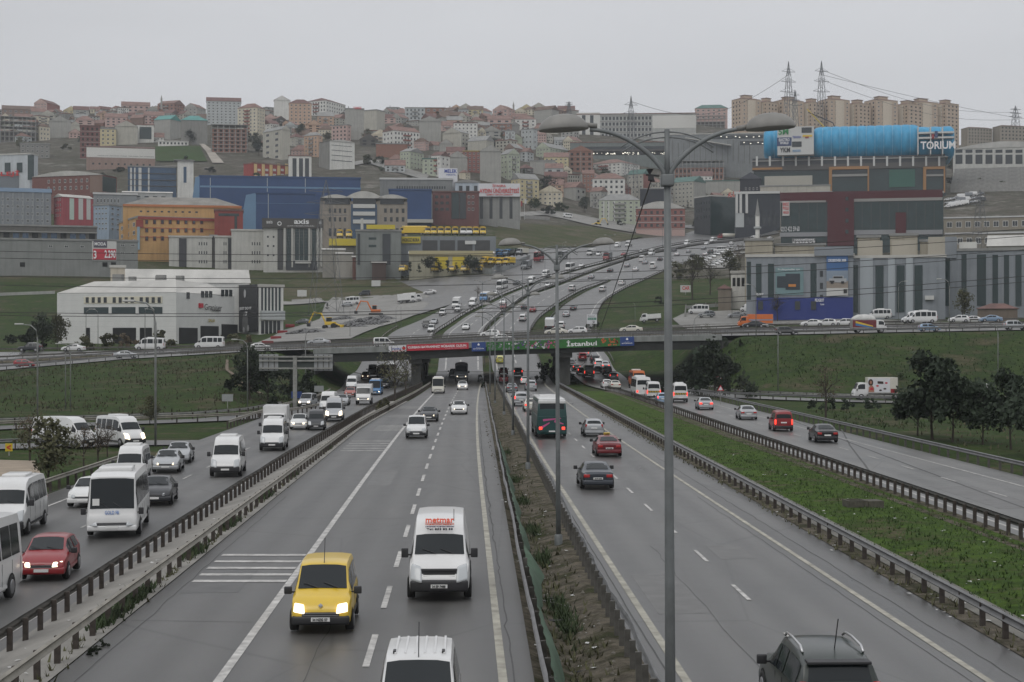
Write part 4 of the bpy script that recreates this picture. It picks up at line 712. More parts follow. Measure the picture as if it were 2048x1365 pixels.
def vmesh(kind):
    if kind in _vm: return _vm[kind]
    v = V[kind]; st = v['st']; out_ = {}
    # refined stations for a rounder body
    ss = []
    for i in range(len(st)-1):
        for t in (0, .5): ss.append(i+t)
    ss.append(len(st)-1); bm = bmesh.new(); G = []
    for s in ss:
        r_ = ring(stat(st, s)); y = stat(st, s)[0]; full = [(x, z) for x, z in r_]+[(-x, z) for x, z in r_[-2:0:-1]]
        G.append([bm.verts.new((x, y, z)) for x, z in full])
    n = len(G[0])
    for a, b in zip(G, G[1:]):
        for k in range(n): bm.faces.new((a[k], a[(k+1) % n], b[(k+1) % n], b[k]))
    bm.faces.new(G[0]); bm.faces.new(G[-1][::-1]); bmesh.ops.recalc_face_normals(bm, faces=bm.faces[:])
    out_['body'] = mesh_from(bm, 'body', _m['paint_white'], True); out_['body'].set_sharp_from_angle(angle=R(38))
    def side_pane(s0, s1, sg, z0=.05, z1=.9, off=.012):
        bm = bmesh.new(); N = 3; a = []
        for i in range(N+1):
            s = s0+(s1-s0)*i/N; q = stat(st, s); r_ = ring(q); p0, p1 = r_[5], r_[6]; a.append([bm.verts.new((sg*(p0[0]+(p1[0]-p0[0])*t+off), q[0], p0[1]+(p1[1]-p0[1])*t+.004)) for t in (z0, (z0+z1)/2, z1)])
        for i in range(N):
            for k in range(2):
                f = (a[i][k], a[i+1][k], a[i+1][k+1], a[i][k+1]); bm.faces.new(f if sg > 0 else f[::-1])
        return bm
    def top_pane(s0, s1, m0=.08, m1=.06, wid=.97, off=.014):
        bm = bmesh.new(); N = 4; a = []; A = stat(st, s0); B = stat(st, s1); dy = B[0]-A[0]; dz = B[3]-A[3]; ln = math.hypot(dy, dz); nn = (0, -dz/ln, dy/ln) if dy > 0 else (0, dz/ln, -dy/ln)
        for i in range(N+1):
            s = s0+(s1-s0)*(m0+(1-m0-m1)*i/N); q = stat(st, s); r_ = ring(q)[7:]; pts = [(x*wid, z) for x, z in r_]+[(-x*wid, z) for x, z in r_[-2::-1]]
            a.append([bm.verts.new((x, q[0]+nn[1]*off, z+abs(nn[2])*off)) for x, z in pts])
        for i in range(N):
            for k in range(len(a[0])-1): bm.faces.new((a[i][k], a[i+1][k], a[i+1][k+1], a[i][k+1]))
        bmesh.ops.recalc_face_normals(bm, faces=bm.faces[:])
        if sum(f.normal.z+f.normal.y*(1 if s0 > 3 or kind == 'cab' else -1) for f in bm.faces) < 0: bmesh.ops.reverse_faces(bm, faces=bm.faces[:])
        return bm
    out_['windscreen'] = mesh_from(top_pane(v['ws'][0], v['ws'][1], .04, .10), 'windscreen', CARGL, True)
    if v['rg']: out_['rear_window'] = mesh_from(top_pane(v['rg'][0], v['rg'][1], .12, .1, .9), 'rear_window', CARGL, True)
    sd_ = []
    for s0, s1 in v['side']:
        for sg in (-1, 1): sd_.append((s0, mesh_from(side_pane(s0, s1, sg), 'side_window', CARGL, True)))
    out_['side_window'] = sd_
    L0_, L1_ = st[0][0], st[-1][0]; x, y, z, a, b = v['hl']; hls = []
    for sg in (-1, 1):
        bm = bmesh.new(); box(bm, -1, 1, -1, 1, -1, 1, .35); [setattr(w_, 'co', Vector((sg*x+w_.co.x*a*(1.08-.12*w_.co.z), y-.05+w_.co.y*.12-(w_.co.x*sg)*a*.45-w_.co.z*b*.55, z+w_.co.z*b+(w_.co.x*sg)*b*.18))) for w_ in bm.verts]; hls.append(mesh_from(bm, 'headlight', HLOFF, True))
    out_['headlight'] = hls; tls = []
    if v['tl']:
        x, y, z, a, b = v['tl']
        for sg in (-1, 1): bm = bmesh.new(); box(bm, sg*x-a, sg*x+a, y-.03, y+.10, z-b, z+b, .03); tls.append(mesh_from(bm, 'tail_light', TLOFF, True))
    out_['tail_light'] = tls
    bm = bmesh.new(); box(bm, -.52*st[-1][4]/.66, .52*st[-1][4]/.66, L1_-.06, L1_+.012, v['fplate']+.06, v['fplate']+.2, .02); out_['grille'] = mesh_from(bm, 'grille', BLK)
    bm = bmesh.new(); box(bm, -.26, .26, L1_-.0, L1_+.055, v['fplate']-.055, v['fplate']+.055); out_['number_plate'] = mesh_from(bm, 'number_plate', WHT)
    if v['plate']: bm = bmesh.new(); box(bm, -.26, .26, L0_-.05, L0_+.05, v['plate']-.055, v['plate']+.055); out_['rear_plate'] = mesh_from(bm, 'number_plate', WHT)
    w_ = st[-3][5]; zb = st[-2][1]
    bm = bmesh.new(); box(bm, -w_*.98, w_*.98, L1_-.30, L1_+.03, zb+.0, zb+(.36 if kind == 'van' else .26), .07); out_['front_bumper'] = mesh_from(bm, 'front_bumper', BLK, True)
    w_ = st[1][5]; zb = st[1][1]
    bm = bmesh.new(); box(bm, -w_*.99, w_*.99, L0_-.03, L0_+.22, zb, zb+.26, .06); out_['rear_bumper'] = mesh_from(bm, 'rear_bumper', BLK, True)
    r = v['r']; bm = bmesh.new(); rg_ = lathe(bm, [(.0, 0), (r*.6, .0), (r*.62, .02), (r*.9, .03), (r, .0), (r, -.19), (r*.9, -.21), (0, -.21)], 20); [setattr(q, 'co', Vector((q.co.z, q.co.y, q.co.x))) for q in bm.verts]; out_['tyre'] = mesh_from(bm, 'tyre', TYRE, True)
    bm = bmesh.new(); lathe(bm, [(0, .02), (r*.16, .035), (r*.3, .015), (r*.6, .025), (r*.64, .0)], 14); [setattr(q, 'co', Vector((q.co.z+.01, q.co.y, q.co.x))) for q in bm.verts]; out_['rim'] = mesh_from(bm, 'rim', RIM, True)
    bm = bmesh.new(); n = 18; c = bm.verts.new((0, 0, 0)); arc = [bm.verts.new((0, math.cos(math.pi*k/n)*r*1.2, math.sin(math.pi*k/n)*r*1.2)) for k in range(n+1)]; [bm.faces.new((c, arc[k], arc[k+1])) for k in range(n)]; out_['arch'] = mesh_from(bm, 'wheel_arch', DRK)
    bm = bmesh.new(); k = 1.4 if kind in ('van', 'coach', 'midibus', 'cab') else 1
    box(bm, .04, .26, -.06, .05, -.08*k, .10*k*1.3, .03); tube(bm, [(-.05, 0, -.03), (.08, 0, -.02)], .025, 5); out_['mirror'] = mesh_from(bm, 'wing_mirror', BLK, True)
    _vm[kind] = out_; return out_
def paint(nme, c, metal=0, rough=.32):
    m = mat('paint_'+nme, c, rough, metal, 0.06, .8, spec=.5)
    b = m.node_tree.nodes['Principled BSDF']; b.inputs['Coat Weight'].default_value = .35; b.inputs['Coat Roughness'].default_value = .12; return m
PC = dict(white=((.62, .62, .61), 0), cream=((.55, .53, .46), 0), silver=((.36, .37, .38), .35), grey=((.16, .17, .18), .3), dark=((.03, .032, .036), .2), black=((.012, .012, .014), .1), red=((.24, .014, .018), 0), maroon=((.14, .01, .015), .1), yellow=((.62, .42, .03), 0), lime=((.42, .40, .06), 0),
    blue=((.03, .16, .36), 0), lightblue=((.20, .28, .38), .3), green=((.004, .045, .042), 0), khaki=((.06, .055, .035), 0), orange=((.55, .13, .02), 0), bluegrey=((.045, .052, .064), .3), darkgreen=((.010, .018, .014), .1), brick=((.30, .06, .04), 0), navy=((.02, .04, .12), 0))
for k_, (c_, q_) in PC.items(): paint(k_, c_, q_)
CNAME = dict(cream='cream white', dark='dark grey', maroon='dark red', lime='yellow green', lightblue='light blue', green='dark green', khaki='khaki brown', bluegrey='dark blue grey', darkgreen='dark green', brick='faded red', navy='navy blue')
KNAME = dict(sedan='sedan', hatch='hatchback', suv='suv', kangoo='small van', van='van', minibus='minibus', midibus='midibus', coach='coach', boxtruck='box truck', tarptruck='tarpaulin truck', truck='truck', pickup='pickup truck')
CAT = dict(sedan='car', hatch='car', suv='car', kangoo='van', van='van', minibus='minibus', midibus='bus', coach='bus')
VEH = []
def pmat_(c): return _m['paint_'+c]
def wheels(root, v, vm, ys, hw, lod):
    for y in ys:
        for sg in (-1, 1):
            w = empty('wheel', (sg*hw, y, v['r']), 0 if sg > 0 else math.pi); w.parent = root
            obj('tyre', vm['tyre'], w)
            if lod: obj('rim', vm['rim'], w)
def body_on(root, kind, col, lit=0, brake=0, lod=2, dark=None, yoff=0, win=None):
    vm = vmesh(kind); v = V[kind]; pm = _m['paint_'+col]; hold = root
    def o_(n, d, m=None): q = obj(n, d, hold, (0, yoff, 0), m); return q
    o_('body', vm['body'], pm); o_('windscreen', vm['windscreen'])
    if 'rear_window' in vm and kind != 'cab': o_('rear_window', vm['rear_window'])
    for s0, d in vm['side_window']:
        if win is None or s0 >= win: o_('side_window', d)
    for d in vm['headlight']: o_('headlight', d, HLON if lit else HLOFF)
    for d in vm['tail_light']: o_('tail_light', d, TLON if brake else TLOFF)
    if lod > 0:
        bmp_ = pm if not (v.get('bump')) else None
        for n in ('front_bumper', 'rear_bumper'):
            if kind == 'cab' and n == 'rear_bumper': continue
            o_(n, vm[n], bmp_ if col not in ('white2',) else None)
        o_('grille', vm['grille']); o_('number_plate', vm['number_plate'])
        if 'rear_plate' in vm: o_('number_plate', vm['rear_plate'])
        i = v['ws'][1]; s = stat(v['st'], i-.25)
        for sg in (-1, 1):
            q = obj('wing_mirror', vm['mirror'], hold, (sg*(s[5]+.0), s[0]+yoff-.05, s[2]+.06*(1 if kind != 'van' else 3)))
            if sg < 0: q.rotation_euler = (0, 0, math.pi); 
    return vm, v
def vehicle(kind, px, py, col, yaw=0, lit=0, brake=0, lod=1, label=None, where='', side=False, at=None, ladj='', z=None, **kw):
    """px,py: picture position of the bottom centre of the end (or side) that faces the camera. yaw: 0 drives away, 180 comes nearer"""
    base = 'van' if kind == 'minibus' else kind
    p = Vector(at) if at else hit(px, py)
    yr = R(yaw)
    cn = CNAME.get(col, col); kn = KNAME.get(kind, kind); cat = CAT.get(kind, 'truck')
    lb = label or ' '.join((ladj+' '+cn+' '+kn+' '+where).split())
    root = empty('_'.join(kn.split()), p, yr, lb, cat, kw.get('group', 'vehicles on the roads')); VEH.append(root)
    L_ = 4.4
    if base in V:
        v = V[base]; L_ = v['st'][-1][0]-v['st'][0][0]
        vm, v = body_on(root, base, col, lit, brake, lod, win=(5.5 if kind == 'van' and not kw.get('windows') else None)); hw = v['st'][2][5]-.0
        if lod > 0:
            for y in v['wh']:
                for sg in (-1, 1): q = obj('wheel_arch', vm['arch'], root, (sg*(hw+.024), y, v['r']*.95)); q.rotation_euler = (0, 0, 0 if sg > 0 else math.pi)
        wheels(root, v, vm, v['wh'], hw+.03, lod); W_ = hw*2
        if v.get('ac') or kind == 'minibus':
            zt = v['st'][3][3]; bm = bmesh.new(); q = .0 if kind != 'minibus' else -1.6; s = .75 if kind != 'minibus' else .55; zt -= .05*(kind == 'minibus')
            box(bm, -s, s, q+.4, q+2.0, zt-.06, zt+.17, .07); ob('roof_unit', bm, _m['paint_white'], root, True)
        if v.get('rails'):
            for sg in (-1, 1): bm = bmesh.new(); tube(bm, [(sg*.64, -1.5, 1.70), (sg*.64, -1.3, 1.80), (sg*.645, -.5, 1.84), (sg*.64, .1, 1.82), (sg*.63, .3, 1.73)], .03, 6); ob('roof_rail', bm, mat('bright_rail', (.5, .5, .5), .3, .8, 0), root, True)
    else:
        k = dict(boxtruck=(6.0, 2.1, 2.95), tarptruck=(8.0, 2.4, 3.5), truck=(7.0, 2.3, 2.6), pickup=(5.0, 1.75, 1.3), artic=(14, 2.5, 3.9))[kind]; Lt, Wt, Ht = k; Lt = kw.get('Lt', Lt); Ht = kw.get('Ht', Ht); sc = Wt/1.86
        cabr = empty('cab', (0, Lt/2-1.66*sc, 0)); cabr.parent = root; cabr.scale = (sc, sc, sc*(Ht/3.1 if Ht > 3.1 else 1))
        body_on(cabr, 'cab', col, lit, 0, 1); cargo = kw.get('cargo', 'white'); y1 = Lt/2-1.75*sc
        bm = bmesh.new(); box(bm, -Wt*.35, Wt*.35, -Lt/2, Lt/2-.4, .45, .8); ob('chassis', bm, BLK, root)
        bm = bmesh.new()
        if kind == 'pickup': 
            for a in ((-Wt/2, Wt/2, -Lt/2, -Lt/2+.06), (-Wt/2, Wt/2, y1-.06, y1), (-Wt/2, -Wt/2+.06, -Lt/2, y1), (Wt/2-.06, Wt/2, -Lt/2, y1)): box(bm, *a, .75, Ht, 0)
            box(bm, -Wt/2, Wt/2, -Lt/2, y1, .7, .8)
        elif kind == 'tarptruck':
            box(bm, -Wt/2, Wt/2, -Lt/2, y1, .85, Ht-.25, .05)
            n = 9; pr = [(-Wt/2, Ht-.28)]+[(Wt/2*math.cos(math.pi*(1-t/8))*1.0, Ht-.28+.38*math.sin(math.pi*t/8)) for t in range(1, 8)]+[(Wt/2, Ht-.28)]
            a = [bm.verts.new((x, -Lt/2, z)) for x, z in pr]; b = [bm.verts.new((x, y1+.9, z)) for x, z in pr]; bm.faces.new(a); bm.faces.new(b[::-1]); [bm.faces.new((a[i], b[i], b[(i+1) % len(a)], a[(i+1) % len(a)])) for i in range(len(a))]
        else: box(bm, -Wt/2, Wt/2, -Lt/2, y1, .85, Ht, .04)
        bmesh.ops.recalc_face_normals(bm, faces=bm.faces[:]); q = ob('cargo_box', bm, _m['paint_'+cargo] if 'paint_'+cargo in _m else _m[cargo], root)
        if kind == 'boxtruck':
            bm = bmesh.new(); box(bm, -Wt/2-.01, Wt/2+.01, -Lt/2-.01, -Lt/2+.06, .9, Ht); box(bm, -Wt/2-.012, -Wt/2+.04, -Lt/2, y1, .85, .95); box(bm, Wt/2-.04, Wt/2+.012, -Lt/2, y1, .85, .95); ob('edge_trim', bm, ZINC, q)
        vm = vmesh('cab'); v = dict(r=.38); ys = [Lt/2-1.0, -Lt/2+1.1]+([-Lt/2+2.2] if Lt > 7 else [])
        for y in ys:
            for sg in (-1, 1): w = empty('wheel', (sg*(Wt/2-.02), y, .42 if Lt > 6.5 else .38), 0 if sg > 0 else math.pi); w.parent = root; w.scale = (1, 1.1, 1.1); obj('tyre', vm['tyre'], w); obj('rim', vm['rim'], w)
        for sg in (-1, 1): bm = bmesh.new(); box(bm, sg*Wt*.4-.14, sg*Wt*.4+.14, -Lt/2-.04, -Lt/2, .62, .76); ob('tail_light', bm, TLON if brake else TLOFF, root)
        L_ = Lt; W_ = Wt
    if base in V and p.y < 150 and lod > 0:      # wipers, grille bars, door seams, side trim on the nearer ones
        i = v['ws']; s0, s1 = stat(v['st'], i[1]-.08), stat(v['st'], i[1]-.42); bm = bmesh.new()
        for x in (-.45, .12): tube(bm, [(x, s0[0]+.02, s0[3]+.035), (x+.42, (s0[0]+s1[0])/2, (s0[3]+s1[3])/2+.05)], .012, 4)
        ob('wipers', bm, BLK, root); L1_ = v['st'][-1][0]; g = .5*v['st'][-1][4]/.66; bm = bmesh.new()
        for z_ in (.09, .15): box(bm, -g, g, L1_+.012, L1_+.024, v['fplate']+z_-.008+.02, v['fplate']+z_+.012+.02)
        ob('grille_bars', bm, RIM, root); hw_ = v['st'][3][5]; zb_ = v['st'][3][1]; zl_ = v['st'][3][2]
        for s_, _d in vm['side_window'][::2]:
            y_ = stat(v['st'], s_)[0]-.03
            for sg in (-1, 1): bpart('door_seam', BLK, root, sg*(hw_+.009)-.004, sg*(hw_+.009)+.004, y_-.008, y_+.008, zb_+.22, zl_-.06)
        for sg in (-1, 1): bpart('side_trim', BLK if v.get('bump') else pmat_(col), root, sg*(hw_+.014)-.012, sg*(hw_+.014)+.012, v['wh'][0]+v['r']*1.3, v['wh'][1]-v['r']*1.3, zb_+.12, zb_+.22)
    # shift so that the near face is at the picked point
    if not at:
        if side: d = Vector((0, W_/2, 0))
        else:
            f = Vector((-math.sin(yr), math.cos(yr), 0)); d = f*((L_/2-.8) if abs(yaw) < 90 else -(L_/2-.8))
        root.location = p+d
    x, y, _ = root.location
    if z is not None: root.location.z = z(x, y)
    elif not at:
        root.location.z = Hs(x, y)+OFF(y)+.02
        f = Vector((-math.sin(yr), math.cos(yr))); a = Hs(x+f.x*2, y+f.y*2)-Hs(x-f.x*2, y-f.y*2); root.rotation_mode = 'XYZ'
        if y > 330 or side: root.rotation_euler = (math.atan2(a, 4), 0, yr)
    return root
def seen(r, nme, build): return build(r)
RD = 1.7           # yaw of the near highway
def tow(kind, px, py, col, lab_, **k): return vehicle(kind, px, py, col, 180+RD+k.pop('dy', 0), label=lab_, group='vehicles driving towards the camera', **k)
def away(kind, px, py, col, lab_, **k): return vehicle(kind, px, py, col, RD+k.pop('dy', 0), label=lab_, group='vehicles driving away from the camera', **k)
def deco(r, fn): fn(r); return r
def driver(r, x=-.36, y=.25, z=.85, k=1):
    pass
# left carriageway
r = tow('kangoo', 835, 1519, 'white', 'white small van cut by the bottom edge with ribbed roof', windows=1)
for i in range(6): bm = bmesh.new(); box(bm, -.55+i*.2, -.5+i*.2, -1.6, .25, 1.80, 1.846, .01); ob('roof_rib', bm, _m['paint_white'], r)
for x in (-.5, .5): bm = bmesh.new(); box(bm, x-.03, x+.03, .0, .22, 1.80, 1.87, .01); ob('rack_mount', bm, BLK, r)
def antenna(r, x, y, z, l=.7): bm = bmesh.new(); tube(bm, [(x, y, z), (x, y-.35, z+l)], .012, 5); ob('antenna', bm, BLK, r)
antenna(r, 0, .5, 1.75)
r = tow('van', 879, 1203, 'white', 'white high roof van with red and blue lettering above its windscreen')
OR = mat('orange_lettering', (.6, .08, .03), .5, 0, 0)
q = empty('roof_sign', (0, 1.38, 2.30), math.pi); q.parent = r; q.rotation_euler = (R(-50), 0, math.pi)
for s, m, x, z0, z1, b in (('metmar', OR, .46, -.02, .20, True), ('Hipermarketleri', OR, .46, -.12, -.05, True), ('ÜCRETSİZ MÜŞTERİ SERVİSİ', mat('navy_lettering', (.02, .04, .12), .5, 0, 0), .46, -.22, -.16, False), ('Tel: 853 82 55', KL, .42, -.34, -.26, True)): text('lettering', s, m, q, -x, x, z0, z1, -.05, b)
bm = bmesh.new(); box(bm, -.26, .26, 2.0, 2.09, 1.26, 1.30, .01); ob('scuttle_vent', bm, BLK, r); antenna(r, -.45, 1.2, 2.3, .4)
for z in (.78, .88, .98): bm = bmesh.new(); box(bm, -.5, .5, 2.74, 2.80-(z-.78)*.2, z-.03, z+.02, .01); ob('grille_bar', bm, BLK, r)
bm = bmesh.new(); box(bm, -.58, .58, 2.60, 2.74, .70, 1.02, .03); ob('grille', bm, BLK, r)
q_ = text('plate_text', '34 EP 7488', KL, r, -.2, .22, .46, .54, 0, True); q_.rotation_euler = (0, 0, math.pi); q_.location = (.22, 2.925, .46)
r = tow('kangoo', 645, 1266, 'yellow', 'yellow small van with lit headlights beside the road bars', lit=1, dy=1); antenna(r, 0, .5, 1.77)
q_ = text('plate_text', '34 NZG 57', KL, r, -.2, .22, .38, .46, 0, True); q_.rotation_euler = (0, 0, math.pi); q_.location = (.22, 2.065, .38)
bm = bmesh.new(); lathe(bm, [(0, .02), (.07, .0)], 4, (0, 0, 0)); q = ob('badge', bm, RIM, r, loc=(0, 1.97, .8)); q.rotation_euler = (R(-60), 0, 0)
tow('kangoo', 833, 880, 'white', 'white minivan with black lower front in the shoulder lane before the bridge'); tow('sedan', 858, 846, 'dark', 'dark sedan half hidden behind the white minivan', lit=1)
tow('sedan', 918, 832, 'white', 'white sedan alone in the middle lane with headlights reflecting on the wet road', lit=1); r = tow('midibus', 876, 790, 'cream', 'cream midibus with two roof horns driving out from under the bridge'); r.scale = (.85, .85, .85)
tow('hatch', 925, 783, 'white', 'white car directly in front of the black truck', lit=1); tow('tarptruck', 923, 768, 'grey', 'big dark truck with black rounded canopy under the bridge', cargo='black', lit=1); tow('hatch', 907, 756, 'silver', 'silver car mostly hidden left of the black canopied truck')
# left frontage road
r = tow('midibus', -146, 1257, 'white', 'white bus cut by the left edge, its long window band in view')
r = tow('midibus', 227, 1078, 'white', 'white midibus with a tall dark windscreen on the left frontage road', dy=7)
q_ = text('lettering', 'GOLD FB', mat('blue_glow_lettering', (.02, .15, .5), .5, 0, 0), r, -.3, .3, 1.06, 1.22); q_.rotation_euler = (0, 0, math.pi); q_.location = (.3, 3.72, 1.06)
bm = bmesh.new(); box(bm, .55, .85, 3.62, 3.66, 1.45, 1.75); o = ob('window_card', bm, WHT, r)
tow('hatch', 90, 1163, 'red', 'red hatchback with one bright headlight beside the left edge bus', lit=1, dy=5); tow('minibus', 12, 1075, 'white', 'white minibus at the left edge with a yellow school emblem on its roof front', dy=4, windows=1)
tow('sedan', 311, 1014, 'dark', 'dark sedan half hidden beside the white midibus', dy=5); tow('hatch', 172, 1018, 'white', 'small white car almost hidden behind the white midibus'); r = tow('minibus', 258, 972, 'white', 'white minibus just behind the tall white midibus', dy=5); r.scale = (.9, .9, .9)
tow('sedan', 333, 949, 'silver', 'silver sedan with lit headlights on the left frontage road', lit=1, dy=5); tow('sedan', 356, 930, 'silver', 'silver sedan following close behind another silver sedan', dy=5)
tow('minibus', 452, 957, 'white', 'white minibus with black bumper alone near the dark rail', dy=4); tow('minibus', 545, 905, 'white', 'white minibus with dark windows in front of the white box truck', dy=3)
tow('boxtruck', 548, 884, 'white', 'white box truck taller than the minibus in front of it', dy=3); tow('hatch', 598, 862, 'white', 'white hatchback between the box truck and the dark van', lit=1, dy=3); r = tow('van', 632, 864, 'dark', 'old dark van in the queue on the left frontage road', dy=3); r.scale = (.85, .8, .78)
tow('minibus', 668, 846, 'silver', 'pale minibus with lit headlights right of the dark van', lit=1, dy=3); tow('van', 655, 828, 'white', 'white van just behind the pale minibus'); tow('sedan', 684, 814, 'silver', 'silver car behind the white minibuses'); tow('kangoo', 611, 818, 'silver', 'pale small van joining from the ramp past the gantry post', lit=1, dy=-8)
tow('boxtruck', 727, 812, 'white', 'small white box truck with lit headlights', lit=1, Lt=5.2, Ht=2.7); tow('hatch', 700, 797, 'brick', 'faded red hatchback between two white vans'); tow('van', 703, 783, 'white', 'white van behind the faded red hatchback')
tow('midibus', 750, 793, 'blue', 'bright blue bus with one bright headlight', lit=1).scale = (.88, .9, .85); tow('suv', 768, 780, 'black', 'black car behind the blue bus'); tow('tarptruck', 766, 765, 'black', 'black truck with tank body under the bridge', cargo='black', Lt=7, Ht=2.9)
tow('van', 745, 757, 'white', 'white van under the left end of the bridge'); tow('hatch', 731, 762, 'brick', 'faded red car with lit headlights under the left end of the bridge', lit=1); tow('midibus', 784, 752, 'white', 'white midibus right of the black truck under the bridge', lit=1).scale = (.8, .8, .8)
tow('minibus', 263, 897, 'white', 'white minibus with a reddish lamp entering from the merging road', dy=38, lit=1); tow('van', 168, 898, 'white', 'pale van seen through the bare trees at left', dy=60)
# right carriageway
r = away('suv', 1664, 1474, 'darkgreen', 'dark people carrier with silver roof rails cut by the bottom edge'); bm = bmesh.new(); box(bm, -.66, .66, -2.14, -1.78, 1.56, 1.62, .02); ob('rear_spoiler', bm, BLK, r); antenna(r, .1, -1.2, 1.7)
r = away('sedan', 1194, 982, 'bluegrey', 'dark blue grey sedan in the middle of the right carriageway'); text('plate_text', '34 PV 6345', KL, r, -.2, .2, .58, .66, -2.3, True)
r = away('sedan', 1217, 917, 'maroon', 'dark red taxi sedan with a yellow roof sign'); text('plate_text', '34 TY 4396', KL, r, -.2, .2, .58, .66, -2.3, True)
bm = bmesh.new(); box(bm, -.22, .22, -.1, .1, 1.45, 1.6, .03); q = ob('roof_sign', bm, _m['paint_yellow'], r); text('lettering', 'TAKSİ', KL, q, -.18, .18, 1.48, 1.57, -.12, True)
away('hatch', 1187, 876, 'silver', 'silver hatchback with red corner lamps beside the green coach')
r = away('coach', 1103, 880, 'green', 'big dark green coach with pink stripes and a white roof', brake=1)
PKS = mat('pink_stripe', (.45, .08, .22), .5, 0, 0)
for (x0, z0, x1, z1, w) in ((-.75, 1.52, .75, 1.68, .07), (.2, 1.45, .95, 1.2, .08), (-.85, .92, -.2, 1.32, .08)):
    bm = bmesh.new(); d = Vector((x1-x0, 0, z1-z0)).normalized(); n = Vector((-d.z, 0, d.x))*w; v = [bm.verts.new(Vector((x, -5.935-(0 if z < 1.55 else 0), z))+n*s) for x, z, s in ((x0, z0, 1.3), (x0, z0, -1.3), (x1, z1, -.5), (x1, z1, .5))]; f = bm.faces.new(v); e = bmesh.ops.extrude_face_region(bm, geom=[f]); [setattr(q_, 'co', q_.co+Vector((0, .1, 0))) for q_ in e['geom'] if isinstance(q_, bmesh.types.BMVert)]; bmesh.ops.recalc_face_normals(bm, faces=bm.faces[:]); ob('pink_stripe', bm, PKS, r)
bm = bmesh.new(); box(bm, -1.08, 1.08, -5.7, 5.2, 3.14, 3.30, .05); ob('roof_skin', bm, _m['paint_white'], r, True); bm = bmesh.new(); box(bm, -1.14, 1.14, -5.89, -5.6, 2.9, 3.18, .05); ob('rear_header', bm, _m['paint_white'], r, True); bm = bmesh.new(); box(bm, -1.18, 1.18, -5.93, -5.86, .4, 1.85, .03); ob('engine_hatch', bm, _m['paint_green'], r)
for px, py, k, c, l, b in ((1042, 815, 'suv', 'silver', 'silver people carrier behind the third lamp post', 1), (1063, 826, 'sedan', 'cream', 'pale sedan hidden between the silver people carrier and the green coach', 1), (1098, 816, 'hatch', 'white', 'white car hidden behind the roof of the green coach', 0), (1062, 785, 'suv', 'silver', 'grey estate car with wide rear window in front of the bridge', 0), (1024, 788, 'sedan', 'grey', 'dark grey sedan near the left line before the bridge', 0), (1050, 772, 'hatch', 'white', 'white car with bright brake lamps in the bridge shadow', 1),
    (1007, 769, 'hatch', 'maroon', 'dark red car at the edge of the bridge shadow', 0), (1036, 757, 'suv', 'darkgreen', 'dark green suv under the bridge', 1), (1007, 752, 'hatch', 'red', 'bright red car under the bridge', 0), (1000, 729, 'hatch', 'lime', 'yellow green taxi seen under the bridge deck', 0)):
    away(k, px, py, c, l, brake=b)
# right frontage road
for px, py, k, c, l, b in ((1652, 889, 'sedan', 'black', 'black sedan with round red lamps nearest on the right frontage road', 0), (1565, 866, 'kangoo', 'red', 'red small van with lit brake lamps on the right frontage road', 1), (1496, 843, 'sedan', 'silver', 'silver sedan ahead of the red small van', 0), (1411, 823, 'sedan', 'silver', 'pale sedan beside the striped minibus', 1),
    (1360, 808, 'minibus', 'white', 'white minibus with yellow and black chevrons right of the nearest lamp post', 1), (1326, 812, 'hatch', 'lightblue', 'pale blue hatchback partly behind the nearest lamp post', 1), (1307, 803, 'van', 'white', 'white van with yellow and black chevrons left of the nearest lamp post', 1), (1286, 797, 'midibus', 'white', 'white midibus between the orange bus and the striped van', 1), (1277, 777, 'midibus', 'orange', 'orange bus pulled over at the right of the underpass', 0),
    (1231, 781, 'sedan', 'cream', 'beige sedan just out of the bridge shadow', 0), (1214, 779, 'hatch', 'white', 'white car next to the beige sedan', 0), (1178, 760, 'van', 'khaki', 'khaki van in the bridge shadow by the pier', 1), (1227, 764, 'hatch', 'grey', 'grey hatchback with brake lamps in the bridge shadow', 1), (1215, 754, 'kangoo', 'dark', 'dark van behind the grey hatchback', 0),
    (1195, 749, 'hatch', 'silver', 'silver car under the bridge ahead of the khaki van', 0), (1197, 738, 'suv', 'white', 'white suv with brake lamps under the bridge', 1), (1211, 740, 'sedan', 'silver', 'pale sedan right of the white suv under the bridge', 1), (1190, 729, 'suv', 'dark', 'dark suv close under the bridge deck', 0), (1165, 724, 'kangoo', 'red', 'dark red van close under the bridge deck', 0), (1170, 716, 'hatch', 'silver', 'silver car farthest under the bridge deck', 1),
    (1143, 736, 'sedan', 'black', 'black car right beside the bridge pier', 0), (1153, 745, 'hatch', 'dark', 'dark car left of the khaki van', 1), (1163, 752, 'hatch', 'maroon', 'dark red car touching the khaki van', 1)):
    r = away(k, px, py, c, l, brake=b, dy=(-3 if py > 800 else 0), windows=1)
    if 'chevrons' in l:
        YS = mat('chevron_yellow', (.6, .42, .02), .5, 0, 0)
        for i in range(7): bm = bmesh.new(); v = [bm.verts.new((x, -2.88, z)) for x, z in ((-.75+i*.22, 1.02), (-.65+i*.22, 1.02), (-.57+i*.22, 1.24), (-.67+i*.22, 1.24))]; bm.faces.new(v); ob('chevron', bm, YS, r)
        bm = bmesh.new(); box(bm, -.8, .8, -2.87, -2.83, 1.0, 1.26); ob('chevron_board', bm, BLK, r)
